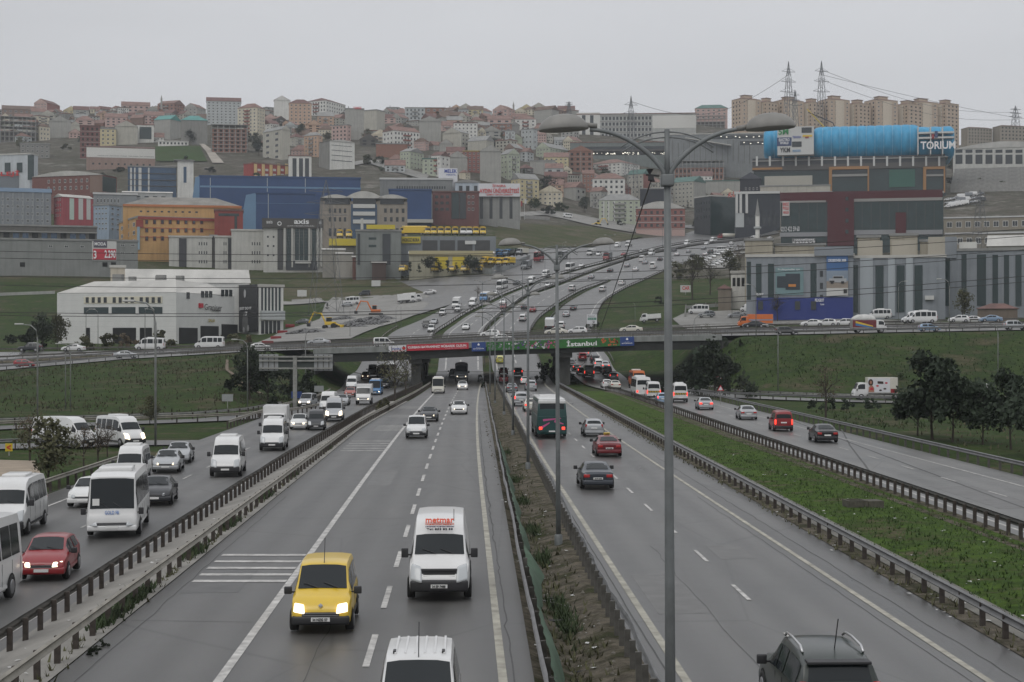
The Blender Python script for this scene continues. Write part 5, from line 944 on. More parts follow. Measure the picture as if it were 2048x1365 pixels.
# cross road traffic, seen from the side
zr = lambda x, y: ZR(x, y)+.09
def cross(kind, px, py, col, right, lab_, Y=None, **k):
    Y = Y or (296 if right else 314); return vehicle(kind, px, py, col, -90 if right else 90, label=lab_, at=((px-1024)*Y/F, Y, 0), z=zr, group='vehicles crossing on the bridge road', **k)
for a in (('hatch', 50, 0, 'red', 1, 'small red car at the far left of the cross road'), ('sedan', 252, 0, 'silver', 1, 'silver car in front of the white tiled building on the cross road'), ('kangoo', 769, 0, 'white', 1, 'white small van above the left end of the red banner'), ('sedan', 1005, 0, 'white', 1, 'white sedan right above the blue sign on the bridge'), ('hatch', 1572, 0, 'black', 1, 'black hatchback on the cross road left of the painted truck'),
          ('hatch', 1858, 0, 'lightblue', 1, 'light blue hatchback right of the painted truck'), ('suv', 2032, 0, 'silver', 1, 'silver car at the right edge of the cross road'), ('sedan', 520, 0, 'white', 1, 'white car partly hidden by the dark bush at the bridge end'),
          ('minibus', 300, 0, 'white', 0, 'white minibus with side windows in front of the tiled building'), ('van', 419, 0, 'white', 0, 'plain white van in front of the tiled building'), ('sedan', 638, 0, 'silver', 0, 'pale sedan above the gantry panels'), ('hatch', 980, 0, 'white', 0, 'white hatchback behind the white sedan on the bridge'),
          ('sedan', 1112, 0, 'cream', 0, 'pale grey sedan above the green banner'), ('hatch', 1154, 0, 'white', 0, 'white hatchback above the white city name on the bridge'), ('sedan', 1262, 0, 'cream', 0, 'cream sedan just left of the nearest lamp post on the bridge'), ('sedan', 1508, 0, 'dark', 0, 'dark sedan in front of the orange sweeper truck'),
          ('sedan', 1624, 0, 'white', 0, 'white sedan leading the pair right of the orange truck'), ('hatch', 1652, 0, 'white', 0, 'white hatchback at the rear of the pair right of the orange truck'), ('minibus', 1843, 0, 'white', 0, 'nearer one of the two white minibuses at right'), ('hatch', 1917, 0, 'white', 0, 'white hatchback right of the two white minibuses'), ('sedan', 147, 0, 'white', 0, 'white wrecked looking car left of the white minibus'), ('suv', 60, 0, 'dark', 0, 'dark car at the far left beyond the red car')):
    cross(*a, windows=1)
cross('minibus', 1832, 0, 'white', 0, 'farther and taller one of the two white minibuses at right', 318.5); cross('sedan', 1981, 0, 'lightblue', 0, 'light blue sedan near the right edge', 318.5); cross('hatch', 1687, 0, 'white', 0, 'white hatchback behind the painted truck', 319); cross('sedan', 1944, 0, 'white', 0, 'white sedan parked beyond the cross road at right', 326)
r = cross('boxtruck', 1737, 0, 'white', 1, 'truck with a red painted side and a bulging white tarpaulin load', cargo='maroon', Lt=6.4, Ht=2.3)
bm = bmesh.new(); bmesh.ops.create_icosphere(bm, subdivisions=3, radius=1)
for v in bm.verts: q = v.co.copy(); v.co = Vector((q.x*1.1, -.95+q.y*2.3, 2.45+max(q.z, -.2)*.95+.05*math.sin(9*q.y+5*q.x)))
ob('tarpaulin_load', bm, mat('white_tarpaulin', (.5, .5, .48), .8, 0, .2, 1.2), r, True)
for c, z0, z1 in (('yellow', 1.9, 1.2), ('blue', 1.5, .95)):
    bm = bmesh.new(); v = [bm.verts.new((1.065, y, z)) for y, z in ((-2.6, z0+.25), (-2.6, z0-.2), (.6, z1-.12), (.6, z1+.05))]; bm.faces.new(v); ob('painted_stripe', bm, _m['paint_'+c], r)
r = cross('boxtruck', 1510, 0, 'orange', 0, 'bright orange sweeper truck on the cross road', Y=319, cargo='orange', Lt=6.9, Ht=2.75)
bm = bmesh.new(); box(bm, 1.06, 1.08, -3.3, 1.4, 1.5, 1.72); box(bm, -1.08, -1.06, -3.3, 1.4, 1.5, 1.72); ob('side_stripe', bm, _m['paint_lightblue'], r)
# loop ramp truck with a printed side
r = vehicle('boxtruck', 1752, 803, 'white', 90, side=True, label='white box truck with a printed woman picture on its side on the loop ramp', Lt=6.0, Ht=3.05, cargo='cream')
bpart('printed_panel', WBN, r, -1.09, -1.055, -2.35, 1.2, .95, 2.9) if False else None
bm = bmesh.new(); box(bm, -1.085, -1.06, -1.9, 1.1, 1.0, 2.95); pn = ob('printed_panel', bm, WBN, r)
SKIN = mat('printed_skin', (.35, .17, .11), .6, 0, 0); HAIR = mat('printed_hair', (.03, .018, .012), .6, 0, 0)
def flat(nm_, parent, x, pts, m):
    bm = bmesh.new(); f = bm.faces.new([bm.verts.new((x, y, z)) for y, z in pts]); e = bmesh.ops.extrude_face_region(bm, geom=[f]); [setattr(q_, 'co', q_.co+Vector((-.006, 0, 0))) for q_ in e['geom'] if isinstance(q_, bmesh.types.BMVert)]; bmesh.ops.recalc_face_normals(bm, faces=bm.faces[:]); return ob(nm_, bm, m, parent)
def ell(y, z, a, b, n=14): return [(y+a*math.cos(6.283*k/n), z+b*math.sin(6.283*k/n)) for k in range(n)]
flat('printed_hair', pn, -1.087, ell(.72, 2.35, .34, .48), HAIR); flat('printed_body', pn, -1.095, [(.25, 1.05), (1.05, 1.05), (1.0, 1.7), (.75, 2.0), (.45, 1.9), (.25, 1.6)], SKIN); flat('printed_face', pn, -1.103, ell(.72, 2.38, .15, .23), SKIN); flat('printed_dress', pn, -1.111, [(.35, 1.3), (.85, 1.35), (.8, 1.62), (.45, 1.7)], RED)
for y, z in ((-1.4, 2.3), (-.2, 1.9), (-1.2, 1.5), (-.6, 1.3)): flat('printed_swirl', pn, -1.09, ell(y, z, .2, .12), RED if z > 1.6 else HAIR)
flat('printed_letters', pn, -1.089, [(-.2, 2.55), (-1.0, 2.5), (-1.0, 2.15), (-.2, 2.2)], HAIR); flat('rear_red_panel', r, -1.062, [(-2.0, .95), (-2.9, .95), (-2.9, 1.5), (-2.0, 1.5)], _m['paint_red'])
vehicle('van', 1941, 808, 'white', 90, side=True, label='white van top showing between the dark pines', where='')
vehicle('boxtruck', 1302, 648, 'white', 90, side=True, label='white flatbed truck on the slip road beyond the bridge at right', Lt=5.5, Ht=2.1)
# far traffic on the hill, direction follows the carriageway
def rdir(b, y): return math.degrees(math.atan2(-(cx(b, y+6)-cx(b, y-6)), 12))
def far(kind, px, py, col, to, lab_='', **k):
    p = hit(px, py); y = rdir(S2a, min(p.y, 960)); cn = CNAME.get(col, col)
    k.setdefault('lod', 0 if p.y > 560 else 1)
    w = 'coming down the far highway' if to else 'climbing the far highway'; f = k.pop('where', w)
    return vehicle(kind, px, py, col, y+(180 if to else 0), label=lab_ or f'{cn} {KNAME.get(kind, kind)} {f}', group='vehicles on the far hill road', **k)
for a in (('kangoo', 862, 667, 'white', 1), ('pickup', 852, 658, 'dark', 1), ('sedan', 867, 651, 'silver', 1), ('kangoo', 884, 634, 'white', 1), ('kangoo', 915, 626, 'white', 1), ('boxtruck', 911, 619, 'white', 1), ('minibus', 944, 616, 'white', 1), ('truck', 967, 606, 'blue', 1), ('sedan', 988, 593, 'white', 1), ('midibus', 1000, 581, 'white', 1),
          ('sedan', 931, 662, 'white', 1), ('sedan', 1005, 611, 'white', 1), ('hatch', 1006, 621, 'red', 1), ('minibus', 1060, 571, 'white', 1), ('sedan', 1031, 572, 'dark', 1), ('minibus', 1089, 557, 'white', 1), ('sedan', 1094, 577, 'white', 1), ('midibus', 1137, 544, 'white', 1), ('sedan', 1162, 537, 'white', 1), ('kangoo', 1196, 514, 'white', 1), ('sedan', 1246, 514, 'red', 1), ('sedan', 1255, 522, 'dark', 1), ('sedan', 1281, 507, 'white', 1), ('minibus', 1301, 513, 'white', 1),
          ('van', 1233, 497, 'white', 1), ('boxtruck', 1255, 496, 'white', 1), ('minibus', 1372, 493, 'white', 1), ('sedan', 1412, 492, 'white', 1), ('minibus', 1423, 487, 'white', 1), ('van', 1481, 473, 'white', 1), ('sedan', 1537, 482, 'white', 1), ('sedan', 1347, 506, 'dark', 1), ('hatch', 1332, 502, 'silver', 1),
          ('kangoo', 1045, 645, 'white', 0), ('sedan', 1048, 621, 'dark', 0), ('sedan', 1065, 627, 'red', 0), ('kangoo', 1143, 584, 'white', 0), ('sedan', 1132, 636, 'silver', 0), ('sedan', 1146, 623, 'dark', 0), ('kangoo', 1204, 586, 'white', 0), ('sedan', 1181, 560, 'silver', 0), ('sedan', 1219, 547, 'dark', 0), ('suv', 1242, 573, 'white', 0), ('sedan', 1253, 537, 'silver', 0), ('van', 1305, 540, 'white', 0), ('sedan', 1289, 531, 'silver', 0), ('van', 1283, 526, 'white', 0), ('kangoo', 1122, 660, 'white', 0), ('truck', 1099, 661, 'blue', 0),
          ('sedan', 1319, 524, 'dark', 0), ('boxtruck', 1336, 528, 'white', 0), ('sedan', 1353, 514, 'white', 0), ('sedan', 1384, 517, 'dark', 0), ('sedan', 1410, 514, 'white', 0), ('suv', 1421, 509, 'darkgreen', 0), ('sedan', 1406, 502, 'silver', 0), ('van', 1506, 484, 'white', 0), ('sedan', 1444, 504, 'white', 0), ('sedan', 1270, 545, 'white', 0), ('hatch', 1376, 508, 'silver', 0), ('hatch', 1462, 492, 'white', 0), ('sedan', 1515, 476, 'grey', 1), ('sedan', 1130, 433, 'white', 1)): far(*a)
far('tarptruck', 1212, 524, 'red', 1, 'red tarpaulin truck climbing down among the far cars', cargo='grey'); far('truck', 1179, 513, 'white', 1, 'white truck parked on the apron beside the far road', Lt=8); far('tarptruck', 1120, 521, 'darkgreen', 1, 'dark trailer truck parked on the apron', cargo='grey', Lt=10, Ht=3.2); far('tarptruck', 1048, 541, 'grey', 1, 'grey box trailer parked by the corrugated fence', cargo='grey', Lt=9, Ht=3.2)
far('midibus', 1074, 526, 'red', 1, 'tall red bus parked at the yard corner').scale = (1.1, 1.1, 1.4)
# tanker
r = empty('tanker_truck', hit(1457, 479), R(-75), 'red tanker truck with a white tank on the upper road', 'truck', 'vehicles on the far hill road'); 
bm = bmesh.new(); lathe(bm, [(0, -5.2), (.9, -5.1), (1.15, -4.8), (1.15, 4.8), (.9, 5.1), (0, 5.2)], 16); [setattr(q, 'co', Vector((q.co.x, q.co.z-1.6, q.co.y+2.1))) for q in bm.verts]; bmesh.ops.recalc_face_normals(bm, faces=bm.faces[:]); ob('tank', bm, _m['paint_cream'], r, True); cb = empty('cab', (0, 4.2, 0)); cb.parent = r; cb.scale = (1.35, 1.35, 1.4); body_on(cb, 'cab', 'red', 0, 0, 1); bm = bmesh.new(); box(bm, -1, 1, -6.5, 5.5, .5, .95); ob('chassis', bm, BLK, r)
for y in (-5.6, -4.4, -3.2, 3, 5.2):
    for sg in (-1, 1): w = empty('wheel', (sg*1.15, y, .5), 0 if sg > 0 else math.pi); w.parent = r; w.scale = (1, 1.3, 1.3); obj('tyre', vmesh('cab')['tyre'], w)
r.rotation_euler = (0, 0, R(105))
# parked cars
def parked(kind, px, py, col, yaw, lab_, grp='parked vehicles', **k): return vehicle(kind, px, py, col, yaw, label=lab_, side=True, group=grp, lod=1 if hit(px, py).y < 560 else 0, **k)
for i in range(9): parked('hatch', 1392+i*8.5, 535-i*4.3, 'white', 200, 'white car in the nearer row of the dealer lot', 'white cars lined up in the dealer lot')
for i in range(7): parked('hatch', 1424+i*7.5, 536-i*3.6, 'white', 200, 'white car in the farther row of the dealer lot', 'white cars lined up in the dealer lot')
for a in (('sedan', 1418, 512, 'darkgreen', 90, 'dark green covered pickup behind the dealer lot'), ('minibus', 1440, 507, 'white', 90, 'white minibus parked above the dealer lot'), ('sedan', 860, 591, 'white', 90, 'white car at the junction beyond the parking lot'), ('kangoo', 729, 594, 'dark', 90, 'dark van on the lane behind the parking lot'), ('minibus', 702, 612, 'white', 90, 'white minibus parked by the big pylon'), ('hatch', 694, 616, 'silver', 90, 'silver car parked in front of the minibus by the pylon'), ('sedan', 606, 651, 'grey', 80, 'grey sedan parked left of the yellow digger'),
          ('boxtruck', 814, 609, 'white', -90, 'nearer white box truck at the end of the parking lot'), ('boxtruck', 826, 607, 'white', -90, 'farther white box truck at the end of the parking lot'), ('van', 1502, 628, 'white', 60, 'left white van parked at the blue showroom'), ('van', 1520, 626, 'white', 60, 'right white van parked at the blue showroom'), ('hatch', 1500, 634, 'silver', 60, 'silver car parked under the two white vans'), ('hatch', 1524, 634, 'white', 60, 'white car parked beside the two white vans'), ('hatch', 1542, 633, 'grey', 60, 'grey car parked before the blue showroom door'), ('hatch', 1556, 634, 'silver', 60, 'pale car parked before the blue showroom door'),
          ('sedan', 1592, 640, 'silver', 90, 'silver car parked at the corner of the blue showroom'), ('kangoo', 1618, 637, 'silver', 70, 'silver van parked right of the blue showroom door'), ('van', 1650, 639, 'white', 70, 'white van parked at the right end of the blue showroom'), ('minibus', 1398, 631, 'white', 80, 'white and red minibus in the fenced car park'), ('suv', 1414, 638, 'grey', 90, 'grey people carrier in the fenced car park'), ('sedan', 1473, 638, 'silver', 90, 'silver car in the fenced car park'), ('kangoo', 1990, 630, 'silver', 90, 'pale van parked beside the red roofed hut'), ('sedan', 2003, 636, 'dark', 90, 'dark sedan parked beside the red roofed hut'), ('minibus', 1135, 438, 'white', 90, 'white minibus on the lane before the white hill houses'), ('minibus', 1760, 641, 'white', 90, 'white minibus behind the painted truck')): parked(*a)
for i, (px, py) in enumerate([(1895+8*(i % 9), 404+7*(i//9)-1.5*(i % 9)) for i in range(27)]): parked(random.choice(('sedan', 'hatch', 'van')), px+3*rnd(), py, random.choice(('white', 'white', 'silver', 'dark', 'grey')), random.choice((90, 80)), 'parked car in the crowded lot right of the mall', 'cars parked right of the mall')
for i in range(14): parked(random.choice(('sedan', 'hatch')), 1400+i*7, 463-i*.6, random.choice(('white', 'silver', 'dark', 'grey')), random.choice((20, 200)), 'parked car in front of the dark showroom on the upper road', 'cars parked on the upper apron')
# yard lorries
def lorry(px, py, d, col, cargo, lab_, Lt=7, Ht=3.3, yaw=184): return vehicle('tarptruck' if Ht > 3 else 'truck', px, py, col, yaw, label=lab_, at=tuple(P(px, py, d)), cargo=cargo, group='lorries parked in the haulage yard', Lt=Lt, Ht=Ht, lod=0)
for i, px in enumerate((855, 867, 881, 895, 910, 926, 938, 951, 965)): lorry(px, 471.5, 626, 'white' if i in (5, 6) else 'yellow', 'yellow', 'white cabbed lorry parked on the roof deck' if i in (5, 6) else 'yellow lorry parked on the roof deck')
for i, px in enumerate((680, 698)): lorry(px, 477, 640, 'yellow', 'yellow', 'yellow lorry parked on the low roof left of the grey office')
for i, px in enumerate((852, 864, 880, 896, 908, 938, 950, 964, 976)): lorry(px, 505, 636, ('navy', 'yellow', 'blue', 'yellow', 'navy')[i % 5], 'yellow', 'lorry parked under the roof deck', 6)
for i, px in enumerate((1008, 1020, 1032, 1046, 1058)): lorry(px-14, 515-i, 640, ('blue', 'blue', 'lightblue', 'darkgreen', 'silver')[i], ('blue', 'lightblue', 'blue', 'green', 'cream')[i], 'lorry in the back row of the lower yard', 7, 2.9, 150)
for i, px in enumerate((988, 1004, 1018, 972)): lorry(px, 531-abs(i-1), 600, 'yellow', 'yellow', 'yellow lorry in the front row of the lower yard', 6, 2.9, 150)
lorry(826, 471, 626, 'yellow', 'yellow', 'yellow box trailer parked side-on at the left end of the roof deck', 11, 3.6, 90)
for px in (807, 870, 905, 930, 960, 548): 
    if px != 548: lorry(px, 545, 598, 'yellow', 'yellow', 'yellow lorry behind the grey yard wall', 6, 2.7, 170)
# digger and excavator
def digger(px, py, col, yaw, label, exc=False):
    p = hit(px, py); r = empty('excavator' if exc else 'backhoe_digger', p, R(yaw), label, 'digger'); m = _m['paint_'+col]
    bm = bmesh.new(); box(bm, -1.4, 1.4, -1.1, 1.1, 1.0, 1.9, .15); ob('engine_body', bm, m, r); bm = bmesh.new(); box(bm, -.2, 1.0, -.8, .8, 1.9, 3.0, .1); cb = ob('cab', bm, CARGL, r); bm = bmesh.new(); box(bm, -.3, 1.1, -.9, .9, 3.0, 3.12, .03); ob('cab_roof', bm, m, cb)
    bm = bmesh.new(); tube(bm, [(1.3, 0, 1.6), (2.6, 0, 4.2), (4.6, 0, 4.4)], .28, 6, .2); tube(bm, [(4.6, 0, 4.5), (6.0, 0, 1.6)], .2, 6, .14); ob('boom', bm, m, r); bm = bmesh.new(); box(bm, 5.6, 6.5, -.5, .5, .6, 1.5, .15); ob('bucket', bm, BLK, r)
    if exc:
        for s in (-1, 1): bm = bmesh.new(); box(bm, -2, 2, s*1.1-.3, s*1.1+.3, 0, .85, .3); ob('track', bm, BLK, r)
    else:
        for x, q in ((-1.1, .75), (1.5, .5)):
            for s in (-1, 1): bm = bmesh.new(); lathe(bm, [(0, -.2), (q, -.2), (q, .2), (0, .2)], 16); [setattr(v, 'co', Vector((v.co.x+x, v.co.z+s*1.1, v.co.y+q))) for v in bm.verts]; ob('wheel', bm, TYRE, r)
        bm = bmesh.new(); tube(bm, [(-1.3, 0, 1.4), (-3, 0, .8)], .2, 5); box(bm, -3.6, -2.9, -1.1, 1.1, .2, 1.1, .1); ob('front_loader', bm, m, r)
digger(661, 658, 'yellow', 172, 'yellow backhoe digger on the lot beside the rubble'); digger(752, 632, 'orange', 175, 'orange red excavator behind the rubble heaps', True); digger(1195, 452, 'yellow', 10, 'small yellow digger on the lane above the field')
# ---------------------------------------------------------------- buildings
def winmesh(frame, glass, kind='w'):
    bm = bmesh.new()
    if kind == 'w':
        f = .10
        for a in ((0, 1, 0, f), (0, 1, 1-f, 1), (0, f*.8, f, 1-f), (1-f*.8, 1, f, 1-f), (.47, .53, f, 1-f)): box(bm, a[0], a[1], -.06, .02, a[2], a[3], 0, 0)
        box(bm, .0, 1, -.02, .02, .02, .98, 0, 1)
    else: box(bm, 0, 1, -.04, .02, 0, 1, 0, 1)
    return mesh_from(bm, 'window', [frame, glass])
FR_ = mat('window_frame_white', (.5, .5, .48), .6, 0, 0); FRD = mat('window_frame_dark', (.07, .065, .06), .6, 0, 0)
WM = dict(w=winmesh(FR_, GLASS), d=winmesh(FRD, GLASS, 'p'), g=winmesh(FR_, GLASSG, 'p'), b=winmesh(FR_, GLASSB, 'p'), h=winmesh(FRD, DRK, 'p'), s=winmesh(FR_, GLASS, 'p'))
ROOFS = dict(red=mat('roof_tile_red', (.19, .115, .095), .85, 0, .3, .4), dred=mat('roof_tile_dark_red', (.13, .07, .06), .85, 0, .3, .4), grey=mat('roof_sheet_grey', (.22, .22, .21), .7, 0, .2, .3), lgrey=mat('roof_sheet_pale', (.42, .41, .38), .7, 0, .2, .15, stretch=(1, .2, 1)), green=mat('roof_sheet_green', (.06, .13, .11), .7, 0, .2, .3), teal=mat('roof_teal', (.06, .22, .20), .6, 0, .2, .3), brown=mat('roof_brown', (.12, .08, .06), .85, 0, .3, .4), blue=mat('roof_blue', (.05, .10, .16), .6, 0, .2, .3))
BRK = brick('brick_orange', (.26, .11, .07), (.20, .09, .06)); BRKR = brick('brick_dark_red', (.17, .055, .04), (.13, .04, .035))
RECTS = []
class Bd:
    def __init__(s, name, label, cat, x0, x1, yt, yb, wl, side=0, sd='R', a=32, d=None, dep=None, wside=None, grp='buildings on the far hillside', rec=True, struct=False, fx=0):
        mx_ = x0+(x1-x0)*((1-side) if sd == 'R' else side) if side else (x0+x1)/2
        c = hit(mx_, yb) if d is None else P(mx_, yb, d); s.d = d = c.y; th = math.atan((mx_-1024)/F)
        W_ = (x1-x0)*d/F*math.cos(th); ar = R(a) if side else 0
        w = W_*(1-side)/math.cos(ar) if side else W_
        dp = W_*side/math.sin(ar) if side else (dep or min(14, max(7, w*.8)))
        if dep and not side: dp = dep
        yaw = (-ar if sd == 'R' else ar)-th; X = Vector((math.cos(yaw), math.sin(yaw), 0)); s.o = c.copy()
        if side and sd == 'R': s.o = c-X*w
        elif not side: s.o = c-X*w/2
        s.h = (yb-yt)*d/F; s.w = w; s.dp = dp; s.yaw = yaw; s.X = X; s.Y = Vector((-X.y, X.x, 0)); s.z0 = s.o.z; s.sd = sd; s.wl = wl; s.wc = 0
        s.r = empty(name, s.o, yaw, label, cat, grp); s.side = side
        if rec: RECTS.append((x0, x1, yt, yb))
        cs = [s.o+X*q_*w+s.Y*t_*dp for q_ in (0, 1) for t_ in (0, 1)]; e = max(4, max(s.o.z-Hs(q_.x, q_.y) for q_ in cs)+1.5)
        bm = bmesh.new(); box(bm, 0, w, 0, dp, -e, s.h); s.body = ob('wall', bm, wl, s.r)
        if wside: bm = bmesh.new(); (box(bm, w, w+.06, .01, dp, -e, s.h-.01) if sd == 'R' else box(bm, -.06, 0, .01, dp, -e, s.h-.01)); ob('side_wall', bm, wside, s.r)
    def fx(s, px, py):       # point of the front plane seen at a pixel
        r = Vector(((px-1024)/F, 1, (HY-py)/F)); n = s.Y; o = Vector((0, 0, CZ)); t = (s.o-o).dot(n)/r.dot(n); q = o+r*t-s.o; return q.dot(s.X), q.z
    def sx(s, px, py):       # point of the visible side plane
        c = s.o+(s.X*s.w if s.sd == 'R' else Vector((0, 0, 0))); r = Vector(((px-1024)/F, 1, (HY-py)/F)); o = Vector((0, 0, CZ)); t = (c-o).dot(s.X)/r.dot(s.X); q = o+r*t-c; return q.dot(s.Y), q.z
    def rect(s, x0, x1, y0, y1, m, name='panel', pr=.08, th=0):
        a, z1 = s.fx(x0, y0); b, z0 = s.fx(x1, y1); k = getattr(s, 'k', 0)*.004; s.k = getattr(s, 'k', 0)+1; return bpart(name, m, s.r, a, b, -pr-k, th-.01, z0, z1)
    def srect(s, x0, x1, y0, y1, m, name='side_panel', pr=.08):
        a, _ = s.sx(x0, y0); b, _ = s.sx(x1, y0); a, b = min(a, b), max(a, b); xm = (x0+x1)/2; z1 = s.sx(xm, y0)[1]; z0 = s.sx(xm, y1)[1]; k = getattr(s, 'k', 0)*.004; s.k = getattr(s, 'k', 0)+1
        return bpart(name, m, s.r, *((s.w, s.w+pr+k) if s.sd == 'R' else (-pr-k, 0)), a, b, z0, z1)
    def txt(s, t, m, x0, x1, y0, y1, bold=True, pr=.3):
        a, z1 = s.fx(x0, y0); b, z0 = s.fx(x1, y1); return text('lettering', t, m, s.r, a, b, z0, z1, -pr, bold)
    def wins(s, x0, x1, z0, z1, nx, ny, wf=.5, hf=.5, st='w', side=False, name='window'):
        cw = (x1-x0)/nx; ch = (z1-z0)/ny; rest = []
        for j in range(ny):
            for i in range(nx):
                x = x0+cw*(i+.5-wf/2); z = z0+ch*(j+.5-hf/2); s.wc += 1
                if s.wc <= 96:
                    o = obj(name, WM[st], s.r)
                    if side: o.location = ((s.w+.065, x, z) if s.sd == 'R' else (-.065, x+cw*wf, z)); o.rotation_euler = (0, 0, R(90) if s.sd == 'R' else R(-90))
                    else: o.location = (x, -.01, z)
                    o.scale = (cw*wf, 1.2, ch*hf)
                else: rest.append((x, z))
        if rest:
            bm = bmesh.new()
            for x, z in rest:
                if side:
                    xx = s.w+.06 if s.sd == 'R' else -.12; box(bm, xx, xx+.06, x, x+cw*wf, z, z+ch*hf)
                else: box(bm, x, x+cw*wf, -.05, .02, z, z+ch*hf)
            tag(ob('window', bm, WM[st].materials[1], s.r), kind='stuff')
    def pwins(s, x0, x1, y0, y1, nx, ny, **k):
        a, z1 = s.fx(x0, y0); b, z0 = s.fx(x1, y1); s.wins(a, b, z0, z1, nx, ny, **k)
    def roof(s, kind, col='red', rh=None, ov=.35):
        m = ROOFS[col] if col in ROOFS else col; w, dp, h = s.w, s.dp, s.h; bm = bmesh.new(); rh = rh or min(4.2, .34*min(w, dp)+.6)
        if kind == 'flat':
            t = .3; [box(bm, *q) for q in ((-t, w+t, -t, 0, h-.25, h+.45), (-t, w+t, dp, dp+t, h-.25, h+.45), (-t, 0, 0, dp, h-.25, h+.45), (w, w+t, 0, dp, h-.25, h+.45))]; box(bm, 0, w, 0, dp, h+.01, h+.06)
        elif kind == 'arch':
            n = 12; a = [(w*(i/n)-ov*(1-2*i/n), h+.05+rh*math.sin(math.pi*i/n)) for i in range(n+1)]; A = [bm.verts.new((x, -ov, z)) for x, z in a]; B = [bm.verts.new((x, dp+ov, z)) for x, z in a]; [bm.faces.new((A[i], A[i+1], B[i+1], B[i])) for i in range(n)]; bm.faces.new(A[::-1]); bm.faces.new(B); bm.faces.new((A[0], B[0], B[-1], A[-1]))
        else:
            z = h+.03; x0, x1, y0, y1 = -ov, w+ov, -ov, dp+ov
            if kind == 'gx': r0, r1 = (x0, dp/2), (x1, dp/2)
            elif kind == 'gy': r0, r1 = (w/2, y0), (w/2, y1)
            else:
                if w > dp: r0, r1 = (dp*.45, dp/2), (w-dp*.45, dp/2)
                else: r0, r1 = (w/2, w*.45), (w/2, dp-w*.45)
            c = [bm.verts.new(q) for q in ((x0, y0, z), (x1, y0, z), (x1, y1, z), (x0, y1, z))]; a, b = bm.verts.new((*r0, z+rh)), bm.verts.new((*r1, z+rh))
            if kind == 'gy' or (kind == 'hip' and w <= dp): fs = ((c[0], c[1], a), (c[1], c[2], b, a), (c[2], c[3], b), (c[3], c[0], a, b))
            else: fs = ((c[0], c[1], b, a), (c[1], c[2], b), (c[2], c[3], a, b), (c[3], c[0], a))
            [bm.faces.new(f) for f in fs]; bm.faces.new(c[::-1])
            if kind in ('gx', 'gy'):   # gable walls under the roof
                g = bmesh.new(); q = ((0, 0), (w, 0)) if kind == 'gx' else ((0, 0), (0, dp))
                if kind == 'gx': P3 = [[(x, 0, h-.1), (x, dp, h-.1), (x, dp/2, h+rh-.12)] for x in (-.02, w+.02)]
                else: P3 = [[(0, y, h-.1), (w, y, h-.1), (w/2, y, h+rh-.12)] for y in (-.37, dp+.37)]
                g.free()
                for t in P3: g = bmesh.new(); g.faces.new([g.verts.new(v) for v in t]); ob('gable', g, s.wl, s.r)
        bmesh.ops.recalc_face_normals(bm, faces=bm.faces[:]); return ob('roof', bm, m, s.r)
    def band(s, z0, z1, m, pr=.12, name='band', x0=0, x1=None): return bpart(name, m, s.r, x0, s.w if x1 is None else x1, -pr, -.005, z0, z1)
    def chim(s, n=1, m=None):
        for _ in range(n): x = s.w*(.15+.7*rnd()); y = s.dp*(.3+.4*rnd()); bpart('chimney', m or CONC, s.r, x, x+.7, y, y+.7, s.h, s.h+rnd()*1.5+1.2)
    def balc(s, x0, x1, nfl, z0, z1, m=None):
        for j in range(nfl): z = z0+(z1-z0)*j/nfl; bpart('balcony', m or CONC, s.r, x0, x1, -1.1, -.02, z, z+.95)
HC = dict(w='cdccc6', c='c4bca8', p='b59a92', g='9a9993', G='807f7a', e='aaa79c', y='bdb18c', r='86574f', n='a7ad9a', o='b79a84', k='2a2c33', l='acb0af', d='55534e', m='7d685d', t='6f8f8c')
COLN = dict(w='white', c='cream', p='pink', g='grey', G='dark grey', e='beige grey', y='yellow', r='red', n='pale green', o='peach', k='black', l='pale grey', d='dark', m='brown', t='teal', B='bare brick', R='dark brick')
def wmat(c): return BRK if c == 'B' else BRKR if c == 'R' else wall(HC[c])
LM = [(92, 210, 'the big pink skyline house'), (235, 305, 'the white walled factory with rooftop writing'), (465, 215, 'the white apartment block on the skyline'), (600, 225, 'the peach and white gabled block'), (685, 305, 'the white office with green bands'), (460, 280, 'the unfinished brick block'), (800, 275, 'the white block with balconies'), (860, 265, 'the tall blank grey gable'), (1000, 390, 'the white university billboard'), (895, 345, 'the white textile billboard'), (1135, 290, 'the left near lamp head'), (1180, 330, 'the brick gable with concrete frame'), (1250, 235, 'the white and grey office block'), (1235, 420, 'the pale green apartment block'), (1325, 440, 'the red and white striped house'), (1440, 430, 'the dark green glass showroom'), (1420, 350, 'the unfinished orange brick hall'), (330, 255, 'the grey block with teal roof'), (150, 250, 'the dark brick block'), (50, 340, 'the school with red letters'), (180, 370, 'the red brick school hall'), (1060, 380, 'the yellow block with brown windows'), (1690, 230, 'the beige tower blocks')]
FLW = {1: 'one', 2: 'two', 3: 'three', 4: 'four', 5: 'five', 6: 'six', 7: 'seven', 8: 'eight', 9: 'nine', 10: 'ten'}
RFN = dict(flat='flat roofed', gx='gable roofed', gy='gable fronted', hip='hip roofed', arch='round roofed')
AUTO = []
